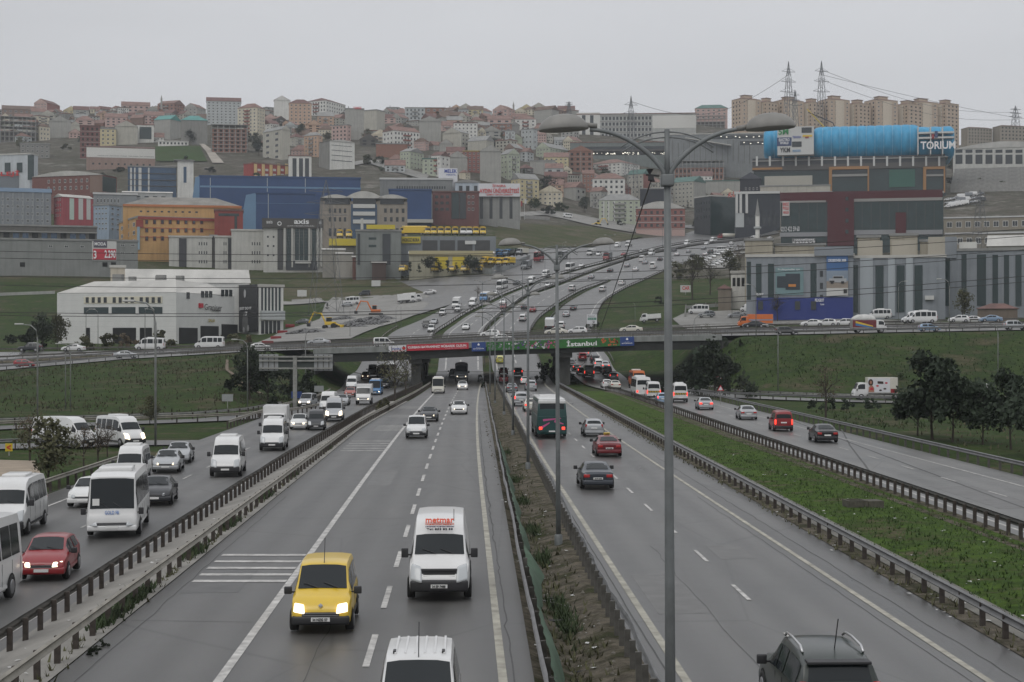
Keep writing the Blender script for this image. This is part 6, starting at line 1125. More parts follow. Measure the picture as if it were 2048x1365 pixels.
def house(x0, x1, yt, yb, c, rf='gx', rc='red', fl=4, nb=4, side=0, sd='R', blank=False, wst='w', c2=None, label=None, bal=False, balc=None):
    cat = 'house' if fl < 4 else 'apartment block'; rfp = 3.0 if rf in ('gx', 'hip', 'gy') else 0
    b = Bd('_'.join(cat.split()), label or 'x', cat, x0, x1, yt+rfp, yb, wmat(c), side, sd, wside=wmat(c2) if c2 else None, grp='houses on the hillside')
    b.roof(rf, rc); nb = min(nb, 8)
    if not blank:
        b.wins(.4, b.w-.4, .5, b.h-.3, nb, fl, .42, .48, wst)
        if bal: b.balc(b.w*.36, b.w*.64, fl-1, b.h/fl+.2, b.h-.1, wmat(balc) if balc else None)
    elif side and rnd() < .5: b.wins(.5, b.dp-.5, .5, b.h-.4, 2, fl, .3, .4, 'd', True)
    if side and not blank and not c2: b.wins(.8, b.dp-.8, .5, b.h-.3, max(1, int(b.dp/4)), fl, .3, .42, wst, True)
    if rnd() < .6: b.chim(1+int(rnd()*2))
    if label is None: AUTO.append((b.r, c, rf, rc, fl, x0, x1, yt, yb, blank))
    return b
# named hillside blocks, measured in the picture
H_ = [(68, 120, 203, 222, 'p', 'gy', 'dred', 3, 4, .5, 'R', 'r'), (413, 482, 200, 250, 'l', 'gx', 'dred', 8, 8, 0, 'R', None), (475, 530, 212, 272, 'c', 'hip', 'red', 8, 5, .3, 'R', None), (578, 623, 204, 257, 'o', 'hip', 'dred', 7, 5, .0, 'R', None), (612, 692, 198, 232, 'w', 'hip', 'dred', 4, 7, .5, 'R', None),
 (663, 702, 250, 283, 'p', 'flat', 'grey', 4, 4, .2, 'R', None), (608, 645, 268, 315, 'o', 'hip', 'grey', 5, 4, .25, 'R', None), (634, 668, 230, 255, 'o', 'gx', 'grey', 3, 3, 0, 'R', None), (765, 840, 258, 300, 'w', 'gx', 'red', 4, 8, .3, 'L', None), (752, 815, 288, 316, 'B', 'flat', 'grey', 3, 4, 0, 'R', 1), (838, 882, 240, 290, 'g', 'gy', 'grey', 4, 3, 0, 'R', 1), (907, 955, 246, 276, 'w', 'flat', 'dred', 4, 6, 0, 'R', None), (885, 938, 262, 300, 'e', 'gy', 'grey', 4, 3, .3, 'R', 1),
 (690, 728, 218, 280, 'g', 'flat', 'grey', 6, 3, 0, 'R', 1), (728, 770, 220, 262, 'e', 'flat', 'grey', 4, 4, .4, 'R', 1), (810, 850, 216, 242, 'l', 'flat', 'grey', 3, 5, 0, 'R', None), (850, 888, 216, 236, 'B', 'flat', 'grey', 2, 3, 0, 'R', None), (1068, 1118, 216, 252, 'g', 'gx', 'brown', 4, 3, .3, 'R', 1), (1030, 1072, 236, 262, 'w', 'hip', 'red', 3, 4, 0, 'R', None), (985, 1030, 215, 240, 'p', 'gy', 'red', 3, 3, .3, 'R', None),
 (975, 1022, 236, 262, 'p', 'gx', 'red', 3, 3, 0, 'R', None), (985, 1024, 248, 272, 'B', 'flat', 'grey', 3, 3, 0, 'R', None), (1010, 1030, 262, 296, 'l', 'flat', 'grey', 4, 3, 0, 'R', None), (1042, 1075, 258, 300, 'l', 'flat', 'grey', 4, 3, .3, 'R', None), (935, 988, 278, 308, 'e', 'gx', 'grey', 3, 3, .3, 'R', 1), (1072, 1138, 292, 318, 'n', 'gy', 'grey', 3, 4, .6, 'R', None), (1137, 1186, 300, 345, 'B', 'gy', 'red', 4, 4, 0, 'R', 2), (1088, 1137, 312, 345, 'y', 'gx', 'red', 4, 5, 0, 'R', None), (1172, 1280, 322, 352, 'w', 'hip', 'red', 4, 8, .35, 'R', None),
 (960, 1002, 300, 365, 'g', 'gy', 'grey', 5, 3, 0, 'R', 1), (926, 962, 303, 345, 'r', 'flat', 'yellowroof', 5, 4, 0, 'R', None), (1000, 1040, 305, 360, 'n', 'gy', 'grey', 5, 4, .4, 'L', None), (1022, 1078, 355, 405, 'y', 'gx', 'grey', 5, 4, .3, 'L', None), (1060, 1110, 322, 350, 'g', 'flat', 'grey', 4, 3, 0, 'R', 1), (1185, 1250, 355, 412, 'w', 'hip', 'red', 5, 6, 0, 'R', None), (1198, 1280, 398, 447, 'n', 'hip', 'grey', 5, 7, 0, 'R', None), (1205, 1262, 372, 402, 'r', 'gx', 'red', 4, 4, .5, 'R', None),
 (1255, 1300, 345, 400, 'e', 'gx', 'green', 5, 4, .3, 'R', 'r'), (1280, 1330, 378, 420, 'k', 'flat', 'grey', 4, 3, 0, 'R', 1), (1272, 1370, 418, 472, 'r', 'arch', 'lgrey', 4, 8, 0, 'R', None), (1340, 1412, 360, 416, 'e', 'gx', 'green', 6, 6, .35, 'R', 'g'), (1320, 1342, 352, 410, 'l', 'gy', 'lgrey', 5, 3, .3, 'L', None), (1410, 1480, 362, 392, 'g', 'flat', 'green', 3, 5, 0, 'R', 1), (1390, 1455, 214, 240, 'p', 'hip', 'green', 3, 6, 0, 'R', None), (1180, 1215, 380, 420, 'g', 'gx', 'red', 3, 3, .4, 'R', None), (1120, 1172, 372, 402, 'g', 'gx', 'red', 2, 3, .4, 'R', 1),
 (1165, 1188, 345, 385, 'B', 'gx', 'red', 4, 3, 0, 'R', None), (800, 848, 300, 340, 'n', 'gx', 'grey', 4, 3, .6, 'R', None), (845, 880, 318, 352, 'n', 'flat', 'green', 4, 3, 0, 'R', None), (862, 900, 308, 355, 'w', 'gx', 'dred', 4, 4, .5, 'R', None), (895, 935, 312, 350, 'g', 'gy', 'grey', 3, 2, 0, 'R', 1), (525, 580, 256, 320, 'e', 'gy', 'grey', 5, 3, .7, 'L', 1), (548, 580, 198, 240, 'w', 'gy', 'dred', 6, 2, 0, 'R', 1), (160, 200, 252, 318, 'R', 'flat', 'dred', 6, 4, 0, 'R', 2), (200, 232, 258, 292, 'y', 'flat', 'grey', 4, 3, 0, 'R', None), (230, 275, 250, 290, 'e', 'gy', 'grey', 3, 2, 0, 'R', 1),
 (308, 362, 236, 280, 'g', 'gx', 'teal', 4, 3, .4, 'R', 1), (362, 415, 238, 290, 'G', 'hip', 'teal', 4, 3, 0, 'R', 1), (70, 100, 250, 282, 'c', 'hip', 'brown', 3, 3, .3, 'L', None), (98, 142, 240, 276, 'g', 'gy', 'grey', 3, 3, 0, 'R', 1), (40, 100, 288, 318, 'G', 'flat', 'grey', 3, 6, 0, 'R', None), (288, 328, 228, 250, 'p', 'gx', 'red', 3, 5, 0, 'R', None), (368, 412, 212, 236, 'g', 'gy', 'red', 3, 3, .4, 'R', None), (315, 370, 204, 228, 'B', 'gx', 'red', 3, 4, .4, 'R', None), (210, 255, 232, 254, 'p', 'gx', 'red', 3, 4, 0, 'R', None), (4, 60, 216, 236, 'm', 'gx', 'brown', 2, 5, 0, 'R', None), (243, 300, 208, 226, 'p', 'gx', 'red', 2, 5, 0, 'R', None)]
ROOFS['yellowroof'] = mat('roof_yellow', (.32, .24, .08), .8, 0, .2, .5)
for t in H_:
    x0, x1, yt, yb, c, rf, rc, fl, nb, sd_, sl, ex = t
    b = house(x0, x1, yt, yb, c, rf, rc, fl, nb, sd_, sl, blank=(ex == 1), wst=('h' if ex == 2 else 'w' if (x0*7) % 3 else 's'), c2=ex if isinstance(ex, str) else None, bal=(x0*13+yt) % 3 == 0 and ex is None, balc='r' if c in 'cwp' else None)
    if (c, x0) == ('g', 690): b.txt('YEMEK', RL, 706, 724, 214, 219)
    if c == 'k' or x0 == 1272:
        if x0 == 1272:
            for k in range(1, 4): b.band(b.h*k/4-.15, b.h*k/4+.15, FR_)
            b.band(-2, b.h*.22, wall(HC['p']), .2, 'ground_floor_wall')
    if ex == 2:
        for k in range(fl+1): b.band(b.h*k/fl-.15, b.h*k/fl+.12, CONC, .1, 'floor_slab')
    if x0 == 1137:
        for k in range(3): x = b.w*(.05+.45*k); bpart('concrete_column', CONC, b.r, x-.2, x+.2, -.1, -.01, 0, b.h)
    if x0 == 1198: [bpart('stair_strip', FR_, b.r, b.w*q, b.w*q+.8, -.3, -.02, 0, b.h-.5) for q in (.1, .22, .36)]
# infill: the mass of small hillside houses
def over(x0, x1, y0, y1):
    for r in RECTS:
        ox = min(x1, r[1])-max(x0, r[0]); oy = min(y1, r[3]+3)-max(y0, r[2]-3)
        if ox > 0 and oy > 0 and ox*oy > .5*(x1-x0)*(y1-y0): return True
    return False
RG = random.Random(11); SKL = [(-60, 226), (60, 219), (120, 222), (200, 219), (300, 214), (400, 220), (620, 212), (700, 219), (800, 219), (940, 216), (1020, 222), (1080, 214), (1200, 222), (1300, 232), (1400, 236), (1480, 238)]
def allowed(x, y):
    if y > 318 and x < 790: return False
    if 312 < x < 420 and y > 290: return False
    if 95 < x < 160 and y > 278: return False
    if x < 160 and y > 290: return False
    if 500 < x < 520 and y > 280: return False
    if x > 1150 and y < 330 and y > 232: return False
    if x > 1280 and y < 350: return False
    if x > 1465: return False
    if 700 < x < 760 and y > 300: return False
    if y > 360 and x < 1090: return False
    return True
NI = 0
PROTECT = [] if False else [(150, 315, 285, 350), (395, 500, 245, 310), (1255, 1480, 330, 350), (630, 712, 278, 345), (480, 640, 318, 352), (1150, 1540, 222, 326), (270, 308, 246, 290), (870, 920, 335, 355), (955, 1045, 365, 425)]
RECTS += PROTECT
for row, base in enumerate((225, 230, 235, 241, 247, 253, 260, 267, 275, 283, 292, 301, 311, 322, 334, 347, 361, 376, 392, 409)):
    x = -40+RG.uniform(0, 20)
    while x < 1470:
        s = 1+.062*row; w = RG.uniform(15, 34)*s**.5; sk = float(np.interp(x+w/2, *zip(*SKL))); yb = base+RG.uniform(-2, 3)+(sk-219)*max(0, 1-row/7); h = RG.choice((8, 10, 12, 13, 15))*s*RG.uniform(.85, 1.15)
        if row < 2: h = min(h, yb-sk+RG.uniform(0, 4)); h = max(h, 8)
        if NI < 250 and allowed(x+w/2, yb) and not over(x, x+w, yb-h, yb) and RG.random() < .94:
            fl = max(2, min(6, int(round(h*hit(x+w/2, yb).y/F/2.9)))); c = RG.choice('ggggGeeeellwwppcccmoydBn'); rf = RG.choice(('gx', 'gx', 'gx', 'gy', 'gy', 'hip', 'flat')); sdv = RG.choice((0, 0, .3, .45))
            house(x, x+w, yb-h, yb, c, rf, RG.choice(('red', 'red', 'dred', 'brown', 'grey', 'red')), fl, RG.choice((2, 3, 4, 5)), sdv, RG.choice('LR'), blank=RG.random() < .2, wst=RG.choice('wwdsh'), bal=RG.random() < .3); NI += 1
        x += w*RG.uniform(.6, .92)
print('infill', NI)
# ---- unfinished frames and special hillside buildings
def frame_block(x0, x1, yt, yb, fl, nb, label, infill=BRK, open_top=1, **k):
    b = Bd('unfinished_building', label, 'building', x0, x1, yt+(yb-yt)*open_top/fl, yb, infill, **k); H2 = b.h/(fl-open_top)*fl
    for j in range(fl+1): z = H2*j/fl; bpart('floor_slab', CONC, b.r, -.4, b.w+.4, -.5, b.dp+.4, z-.15, z+.15)
    for i in range(nb+1):
        for y in ([0] if b.dp < 6 else [0, b.dp-.5]): x = (b.w-.5)*i/nb; bpart('column', CONC, b.r, x, x+.5, y-.12, y+.35, -3, H2)
    b.wins(.6, b.w-.6, .3, b.h-.2, nb, fl-open_top, .45, .5, 'h'); return b
frame_block(423, 495, 250, 306, 7, 6, 'unfinished red brick block with open concrete top floors'); frame_block(0, 72, 234, 284, 5, 8, 'grey unfinished concrete frame block at far left', infill=wall(HC['d']), open_top=3)
frame_block(1348, 1448, 322, 362, 3, 12, 'unfinished orange brick hall with open upper storey'); frame_block(1385, 1450, 232, 250, 3, 8, 'dark unfinished concrete frame right of the white office', infill=wall(HC['d']), open_top=2)
b = Bd('factory', 'white walled factory on a brown base with dark rooftop writing', 'factory', 173, 310, 295, 338, wall('8f7a70'), dep=16); b.rect(173, 310, 295, 318, wall(HC['w']), 'upper_wall'); b.pwins(180, 306, 303, 310, 14, 1, wf=.6, hf=.7, st='d'); b.pwins(180, 306, 323, 335, 10, 1, wf=.3, hf=.4, st='d'); b.roof('gx', 'dred', 1.4); b.txt('TRAKYA GROUP CAM  İŞLEME VE TEMPER', KL, 194, 308, 310.5, 315)
b = Bd('office_building', 'white office with green glass front left of the teal roofed block', 'office', 273, 308, 250, 286, wall(HC['w']), dep=12); b.roof('flat'); b.rect(279, 303, 254, 279, GLASSG, 'glass_front')
b = Bd('shed', 'low white shed on the green slope', 'shed', 316, 377, 283, 292, wall(HC['w']), dep=8); b.roof('gx', 'lgrey', .8); b.wins(.5, b.w-.5, .3, b.h, 8, 1, .5, .5, 'd')
b = Bd('office_building', 'white office with green bands on the middle of the hill', 'office', 638, 710, 282, 340, wall(HC['w']), .3, 'L', dep=14, wside=wall(HC['G'])); b.roof('arch', 'lgrey', 1.2)
for k in range(4): b.rect(663, 704, 290+k*10, 294.5+k*10, GLASSG, 'window_band')
b = Bd('office_building', 'red and yellow striped office above the blue hall', 'office', 487, 584, 326, 357, wall('96443e'), .18, 'L', dep=16); b.roof('flat')
for k in range(5): b.rect(508+k*15.5, 514+k*15.5, 328, 357, wall('cdb380'), 'yellow_pier'); b.rect(515+k*15.5, 521+k*15.5, 338, 343, FR_, 'window'); b.rect(515+k*15.5, 521+k*15.5, 348, 353, FR_, 'window')
b = Bd('office_building', 'white fronted tower with dark glass strips above the blue hall', 'office', 577, 623, 312, 357, wall(HC['w']), dep=14); b.roof('flat')
for x in (585, 598, 610): b.rect(x, x+8, 317, 354, GLASS, 'glass_strip')
# office block on the right skyline
b = Bd('office_building', 'long white and grey office block behind the nearest lamp arms', 'office', 1153, 1392, 228, 278, wall('a9aaa6'), dep=18); b.roof('flat')
b.rect(1153, 1200, 226, 278, wall(HC['w']), 'white_bay'); [b.rect(x, x+7, 231, 278, GLASS, 'glass_strip') for x in (1164, 1180)]; b.rect(1305, 1392, 232, 256, wall(HC['w']), 'white_wall'); b.pwins(1310, 1390, 235, 254, 12, 3, wf=.5, hf=.5, st='d'); b.pwins(1202, 1304, 232, 276, 14, 4, wf=.62, hf=.55, st='d')
for k in range(5): b.rect(1200, 1305, 231+k*11, 233+k*11, CONC, 'floor_slab')
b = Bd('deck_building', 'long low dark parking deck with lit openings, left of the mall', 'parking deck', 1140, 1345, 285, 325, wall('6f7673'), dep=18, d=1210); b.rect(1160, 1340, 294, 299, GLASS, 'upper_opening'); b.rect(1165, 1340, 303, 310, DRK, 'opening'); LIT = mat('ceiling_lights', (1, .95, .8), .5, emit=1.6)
for k in range(42): x = 1166+RG.uniform(0, 172); y = 305+RG.uniform(0, 4); b.rect(x, x+RG.uniform(1, 3.2), y, y+.9, LIT, 'strip_light', .14)
b.rect(1140, 1345, 300, 302, FRD, 'ledge'); b.roof('flat')
b = Bd('mall_wing', 'big grey panelled wing with slanted dark seams left of the blue wrapped mall', 'mall', 1338, 1545, 268, 345, wall('787b7b'), dep=40, d=1190)
for k in range(15): x = 1345+k*11; b.rect(x, x+.9, 280+RG.uniform(0, 8), 330-RG.uniform(0, 10), FRD, 'panel_seam', .1)
b.rect(1425, 1532, 272, 277, GLASS, 'upper_opening'); b.rect(1480, 1532, 283, 290, GLASS, 'opening'); [b.rect(x, x+2.4, y, y+1, LIT, 'strip_light', .2) for x, y in ((1441, 273), (1452, 274), (1470, 273), (1478, 274.5), (1492, 273), (1506, 274), (1517, 272.5), (1487, 285), (1500, 287), (1515, 285), (1524, 287))]
a0, z0 = b.fx(1370, 277); a1, z1 = b.fx(1462, 293); bm = bmesh.new(); v = [bm.verts.new(q) for q in ((a0, -1.2, z0), (a0, -1.2, z0+.6), (a1, -7, z1+.3), (a1, -7, z1-.3), (a0, 1, z0), (a0, 1, z0+.6), (a1, 0, z1+.3), (a1, 0, z1-.3))]; [bm.faces.new([v[i] for i in f]) for f in ((0, 1, 2, 3), (4, 7, 6, 5), (1, 5, 6, 2), (0, 3, 7, 4), (0, 4, 5, 1), (3, 2, 6, 7))]; ob('slanted_canopy', bm, ROOFS['lgrey'], b.r); b.roof('flat', 'lgrey')
b = Bd('mall', 'shopping mall wrapped in bright blue sheeting above dark glass floors', 'mall', 1505, 1890, 318, 398, GLASSG, dep=45, d=915); b.body.name = 'glass_floors'
SEAM = mat('wrap_seam', (.20, .42, .55), .6, 0, .1); BLW = mat('blue_wrap', (.022, .26, .46), .5, 0, .2, .25, stretch=(1, 1, .3)); wl = F/915
def wrap(x0, x1, y0, y1, n, nm_, m):
    a, z1 = b.fx(x0, y0); c, z0 = b.fx(x1, y1); bm = bmesh.new(); rings = []; N = n*6
    for i in range(N+1):
        t = i/N; x = a+(c-a)*t; bu = abs(math.sin(math.pi*t*n))**.6*.7; e = min(1, min(t, 1-t)*14)**.5; zc = (z0+z1)/2; hh = (z1-z0)/2*(.86+.14*e)+bu*.5; dd = 3+bu
        rings.append([bm.verts.new((x, 5-dd*1.9*(1 if abs(s_) < .99 else 0)*(1-abs(s_)**3.5)-1.0, zc+hh*s_)) for s_ in (-1, -.93, -.75, -.4, 0, .4, .75, .93, 1)]+[bm.verts.new((x, 40, zc+hh)), bm.verts.new((x, 40, zc-hh))])
    for p_, q_ in zip(rings, rings[1:]):
        for k in range(11): bm.faces.new((p_[k], q_[k], q_[(k+1) % 11], p_[(k+1) % 11]))
    for j in range(n+1):
        sb = bmesh.new(); tube(sb, [v.co+Vector((0, -.12, 0)) for v in rings[j*6][:9]], .16, 4); ob('wrap_seam', sb, SEAM, b.r)
    bm.faces.new(rings[0]); bm.faces.new(rings[-1][::-1]); bmesh.ops.recalc_face_normals(bm, faces=bm.faces[:]); return ob(nm_, bm, m, b.r, True)
wrap(1528, 1630, 259, 314, 5, 'blue_wrap', BLW); wrap(1628, 1838, 254, 313, 12, 'blue_wrap', BLW); wrap(1832, 1908, 254, 314, 3, 'blue_wrap', BLW)
for x in (1834, 1859, 1883): b.rect(x, x+2, 258, 312, FR_, 'frame_rib', 7.6)
for y in (268, 278): b.rect(1836, 1906, y, y+1.6, FR_, 'frame_bar', 7.7)
b.txt('TORIUM', WL, 1840, 1909, 287, 301, True, 8.0); b.rect(1862, 1867, 272, 281, _m['paint_red'], 'logo_red', 8); b.rect(1868, 1874, 266, 279, _m['paint_navy'], 'logo_navy', 8.02)
b.rect(1556, 1628, 258, 312, FR_, 'advert_board', 7.5); b.txt('5M', mat('green_lettering', (.02, .22, .06), .5, 0, 0), 1558, 1578, 261, 273, True, 7.9); b.rect(1555, 1584, 279, 295, _m['paint_navy'], 'advert_panel', 7.7); b.txt('ELECTRO', WL, 1559, 1580, 281, 286, True, 8.0); b.txt('WORLD', WL, 1561, 1578, 287.5, 292, True, 8.0); b.txt('YKM', KL, 1561, 1581, 299, 308, True, 7.9)
b.rect(1604, 1624, 259, 269, GLASS, 'screen', 7.7); b.rect(1585, 1604, 287, 297, GLASS, 'screen', 7.7); b.txt('TEKNOSA', BL, 1586, 1603, 276, 280, True, 7.8); b.rect(1611, 1618, 277, 280, _m['paint_red'], 'logo', 7.8); b.rect(1606, 1625, 274, 277, _m['paint_yellow'], 'logo', 7.75); b.rect(1586, 1602, 303, 307, _m['paint_lightblue'], 'advert_strip', 7.7)
bpart('floor_slab', CONC, b.r, -1, b.w+1, -1.5, 40, b.h-.6, b.h); b.rect(1505, 1890, 318, 333, mat('shaded_glass', (.03, .035, .04), .3, 0, .3, .3), 'upper_glass', .3)
for k in range(15): b.rect(1512+k*26, 1516+k*26, 314, 333, FR_, 'column', 1.8)
b.rect(1505, 1890, 332.5, 335, FRD, 'ledge', 1.4); OW = mat('orange_cladding', (.30, .15, .05), .6, 0, .1)
for x0, x1 in ((1658, 1738), (1846, 1890)):
    b.rect(x0, x1, 335, 339, OW, 'portal_beam', 2.2); b.rect(x0, x0+6, 339, 386, OW, 'portal_post', 2.2); b.rect(x1-3, x1, 339, 386, OW, 'portal_post', 2.2); b.rect(x0+6, x1-3, 350, 353, CONC, 'gallery_slab', 1.6); b.rect(x0+6, x1-3, 340, 350, GLASS, 'gallery_glass', .6)
b.rect(1778, 1830, 340, 374, mat('green_tinted_glass', (.02, .10, .07), .3, 0, .4, .12), 'green_glass_bay', .5); b.rect(1505, 1565, 337, 340, OW, 'entrance_beam', 2.0); b.rect(1530, 1625, 355, 372, wall(HC['e']), 'low_wall', 5); b.roof('flat', 'lgrey')
b = Bd('annex_building', 'beige low annex in front of the mall glass', 'building', 1520, 1660, 372, 400, wall(HC['e']), dep=10, d=880); b.roof('flat', 'grey')
# beige residential towers on the right skyline
TWL = wall('b3a08c'); TWS = wall('c4b8a6')
for i, (x0, x1, yt) in enumerate(((1463, 1522, 197), (1508, 1556, 203), (1544, 1608, 200), (1596, 1648, 204), (1636, 1700, 198), (1686, 1742, 206), (1728, 1796, 199), (1782, 1846, 207), (1808, 1876, 203), (1862, 1918, 206))):
    b = Bd('tower_block', ['leftmost beige tower block, behind the nearest lamp head', 'narrow beige tower block second from the left of the skyline row', 'beige tower block behind the left tall pylon', 'beige tower block between the two tall pylons', 'beige tower block with red roof right of the right tall pylon', 'sixth beige tower block from the left of its row', 'beige tower block with the highest stepped roof of its row', 'eighth beige tower block from the left of its row', 'beige tower block second from the right end of its row', 'rightmost beige tower block of the skyline row'][i], 'tower block', x0, x1, yt, 318, TWL, .45 if i % 2 else .35, 'R' if i % 2 else 'L', 38, d=1290+8*i, grp='beige tower blocks on the skyline')
    b.wins(.8, b.w-.8, 2, b.h-1, 5, 14, .4, .42, 'd' if i % 2 else 'w'); b.wins(.8, b.dp-.8, 2, b.h-1, 3, 14, .35, .42, 'd', True)
    bpart('white_bay', TWS, b.r, b.w*.3, b.w*.7, -.6, -.02, 0, b.h-1); rf = b.roof('hip', 'red', 2.2); bpart('roof_block', TWL, b.r, b.w*.3, b.w*.7, b.dp*.3, b.dp*.7, b.h, b.h+3.4); bpart('roof_cap', ROOFS['red'], b.r, b.w*.27, b.w*.73, b.dp*.27, b.dp*.73, b.h+3.4, b.h+3.8)
for x0, x1, yt, yb, lab_ in ((1922, 1985, 256, 290, 'left grey brown block on the right skyline'), (1985, 2060, 252, 290, 'right grey brown block at the right edge of the skyline')):
    b = Bd('apartment_block', lab_, 'apartment block', x0, x1, yt, yb, wall('8d8578'), .2, 'L', d=1330); b.wins(.8, b.w-.8, 1, b.h, 8, 5, .4, .45, 'd'); b.roof('hip', 'brown', 1.5)
b = Bd('hall', 'white hall with tall windows and a shallow arched roof at right edge', 'hall', 1905, 2110, 296, 332, wall('b9b8b2'), dep=40, d=1000); b.roof('arch', 'lgrey', 4)
for k in range(10): b.rect(1911+k*20, 1925+k*20, 310, 328, GLASS, 'tall_window'); b.rect(1911+k*20, 1925+k*20, 300, 306, GLASS, 'upper_window')
for k in range(5): x0 = 1908-2*k; b = Bd('retaining_wall', ['top', 'second', 'third', 'fourth', 'lowest'][k]+' grey terrace wall below the arched hall at right', 'wall', x0, 2110, 335+k*7.5, 338.5+k*7.5, CONC, dep=1.5, d=985-k*18)
b = Bd('shop_building', 'dark green glass showroom with red rooftop letters', 'showroom', 1388, 1470, 392, 462, wall('3c3f42'), .6, 'R', 55, d=920, wside=GLASSG); b.pwins(1391, 1421, 402, 440, 6, 3, wf=.3, hf=.4, st='s'); b.roof('flat', 'lgrey'); b.txt('AL-DOG', RL, 1433, 1458, 384, 391, True, -8)
b = Bd('showroom', 'white framed showroom with tall white fins behind the minaret', 'showroom', 1470, 1560, 386, 455, wall('32363c'), dep=30, d=880); b.rect(1468, 1560, 384, 387.5, FR_, 'top_frame', 1); [b.rect(x, x+5, 388, 427, FR_, 'fin', .8) for x in (1471, 1479, 1491)]; b.rect(1471, 1488, 427, 455, wall(HC['l']), 'wall_base', .5); b.pwins(1490, 1555, 430, 452, 6, 1, wf=.6, hf=.8, st='d'); b.roof('flat')
b = Bd('dark_house', 'black hip roofed house above the white framed showroom', 'house', 1480, 1523, 358, 386, wall(HC['k']), dep=12, d=895); b.roof('hip', wall(HC['k'])); b.pwins(1488, 1518, 374, 382, 4, 1, wf=.4, hf=.6, st='w')
# dark red and green glass commercial block
b = Bd('commercial_building', 'big dark green glass block with dark red bands and phone number', 'office', 1560, 1885, 388, 492, GLASSG, dep=40, d=700); MR = wall('4f2429'); b.rect(1560, 1885, 386, 400, MR, 'top_band', .4); b.rect(1655, 1708, 388, 492, MR, 'red_tower', 1.6); b.rect(1791, 1812, 426, 492, MR, 'red_pier', 1.2); b.rect(1560, 1652, 403, 405, CONC, 'ledge', .6); b.rect(1708, 1885, 398.5, 401, CONC, 'ledge', .6)
b.rect(1560, 1655, 466, 473, wall('8b8c8e'), 'grey_band', .5); b.rect(1708, 1791, 461, 469, wall('8b8c8e'), 'grey_band', .5); b.rect(1812, 1885, 461, 469, wall('8b8c8e'), 'grey_band', .5); b.rect(1565, 1579, 404, 432, FR_, 'poster', .7); [b.txt(t, RL, 1566, 1578, y, y+6, True, .9) for t, y in (('EKSOZ', 406), ('PULU', 414), ('VERİLİR', 422))]
b.txt('0212 422 59 60', WL, 1562, 1599, 454, 463, False, .5); [b.rect(1691, 1697, 395+22*k, 402+22*k, GLASSG, 'window', 1.75) for k in range(4)]
for k in range(18): b.rect(1562+18*k, 1562.5+18*k, 406, 460, FRD, 'mullion', .1)
b.roof('flat', 'lgrey'); bpart('roof_cabin', wall('9a9b9b'), b.r, b.w*.2, b.w*.32, 8, 16, b.h, b.h+2.2)
b.rect(1585, 1631, 479, 495, wall('6d6d6d'), 'sign_board', 5); b.txt('HARAMİDERE', WL, 1590, 1629, 479, 483, True, 5.3); b.txt('SANAYİ', WL, 1586, 1631, 484, 489, True, 5.3); b.txt('SİTESİ', WL, 1592, 1626, 490, 494, True, 5.3)
# mosque minaret, hut and mosque arcade
p = hit(1515, 510); r = empty('minaret', p, 0, 'slim white minaret with a grey cone top beside the upper road', 'minaret'); k = p.y/F; bm = bmesh.new(); lathe(bm, [(1.15, -2), (1.1, 42*k*.5), (1.5, 42*k*.52), (1.5, 42*k*.56), (.95, 42*k*.58), (.95, 78*k)], 14); ob('shaft', bm, wall(HC['w']), r); bm = bmesh.new(); lathe(bm, [(1.2, 78*k), (1.0, 80*k), (.05, 112*k)], 14); ob('cone_roof', bm, ROOFS['grey'], r); bm = bmesh.new(); lathe(bm, [(1.0, 50*k), (1.7, 53*k), (1.7, 56*k), (1.0, 56*k)], 14); ob('balcony', bm, wall(HC['l']), r)
b = Bd('mosque_arcade', 'white arcaded mosque annex left of the grey showroom', 'mosque', 1462, 1500, 545, 575, wall(HC['w']), d=455, dep=8); [b.rect(1465+k*9, 1471+k*9, 556, 573, DRK, 'arch_opening') for k in range(4)]; b.roof('flat', 'lgrey')
b = Bd('stone_hut', 'stone hut with a red hip roof beside the arcaded annex', 'house', 1436, 1462, 578, 597, wall('7a7165'), d=450, dep=7); b.roof('hip', 'dred', 1.3)
# grey showroom complex
GS = wall('83888d'); b = Bd('showroom', 'long grey showroom with blue ground floor and car posters', 'showroom', 1492, 1706, 512, 640, GS, .0, 'R', dep=22, d=405); BF = mat('blue_facade', (.015, .03, .17), .5, 0, .08)
[b.rect(x, x+w, 524 if x < 1500 else 528, 600, GLASSG, 'glass_strip') for x, w in ((1494, 8), (1512, 11), (1536, 12), (1621, 12))]; b.rect(1511, 1706, 596, 640, BF, 'blue_ground_floor', .3); b.rect(1551, 1607, 536, 590, mat('poster_teal', (.16, .25, .26), .5, 0, .25, .3), 'poster', .2)
b.rect(1554, 1573, 553, 576, mat('poster_dark', (.03, .04, .05), .5, 0, .2), 'poster_vans', .26); b.rect(1571, 1600, 548, 580, _m['poster_dark'], 'poster_vans', .3); b.rect(1577, 1592, 569, 574, mat('poster_orange', (.5, .2, .05), .5, 0, 0), 'poster_light', .4); b.txt('Profesyoneller için', WL, 1556, 1600, 538, 542, False, .4)
b.rect(1653, 1696, 500, 594, mat('poster_sky', (.05, .13, .30), .5, 0, .3, .15), 'tall_poster', .5); b.rect(1653, 1696, 542, 566, mat('poster_haze', (.22, .27, .33), .5, 0, .3, .3), 'poster_sky', .55); b.rect(1653, 1696, 563, 578, mat('poster_sand', (.26, .22, .18), .5, 0, .2), 'poster_ground', .6); b.rect(1653, 1696, 577, 593, FR_, 'poster_foot', .65); b.txt('CROSSOVER 3008', WL, 1656, 1692, 519, 524, True, .9); b.rect(1687, 1694, 579, 587, KL, 'poster_logo', .8)
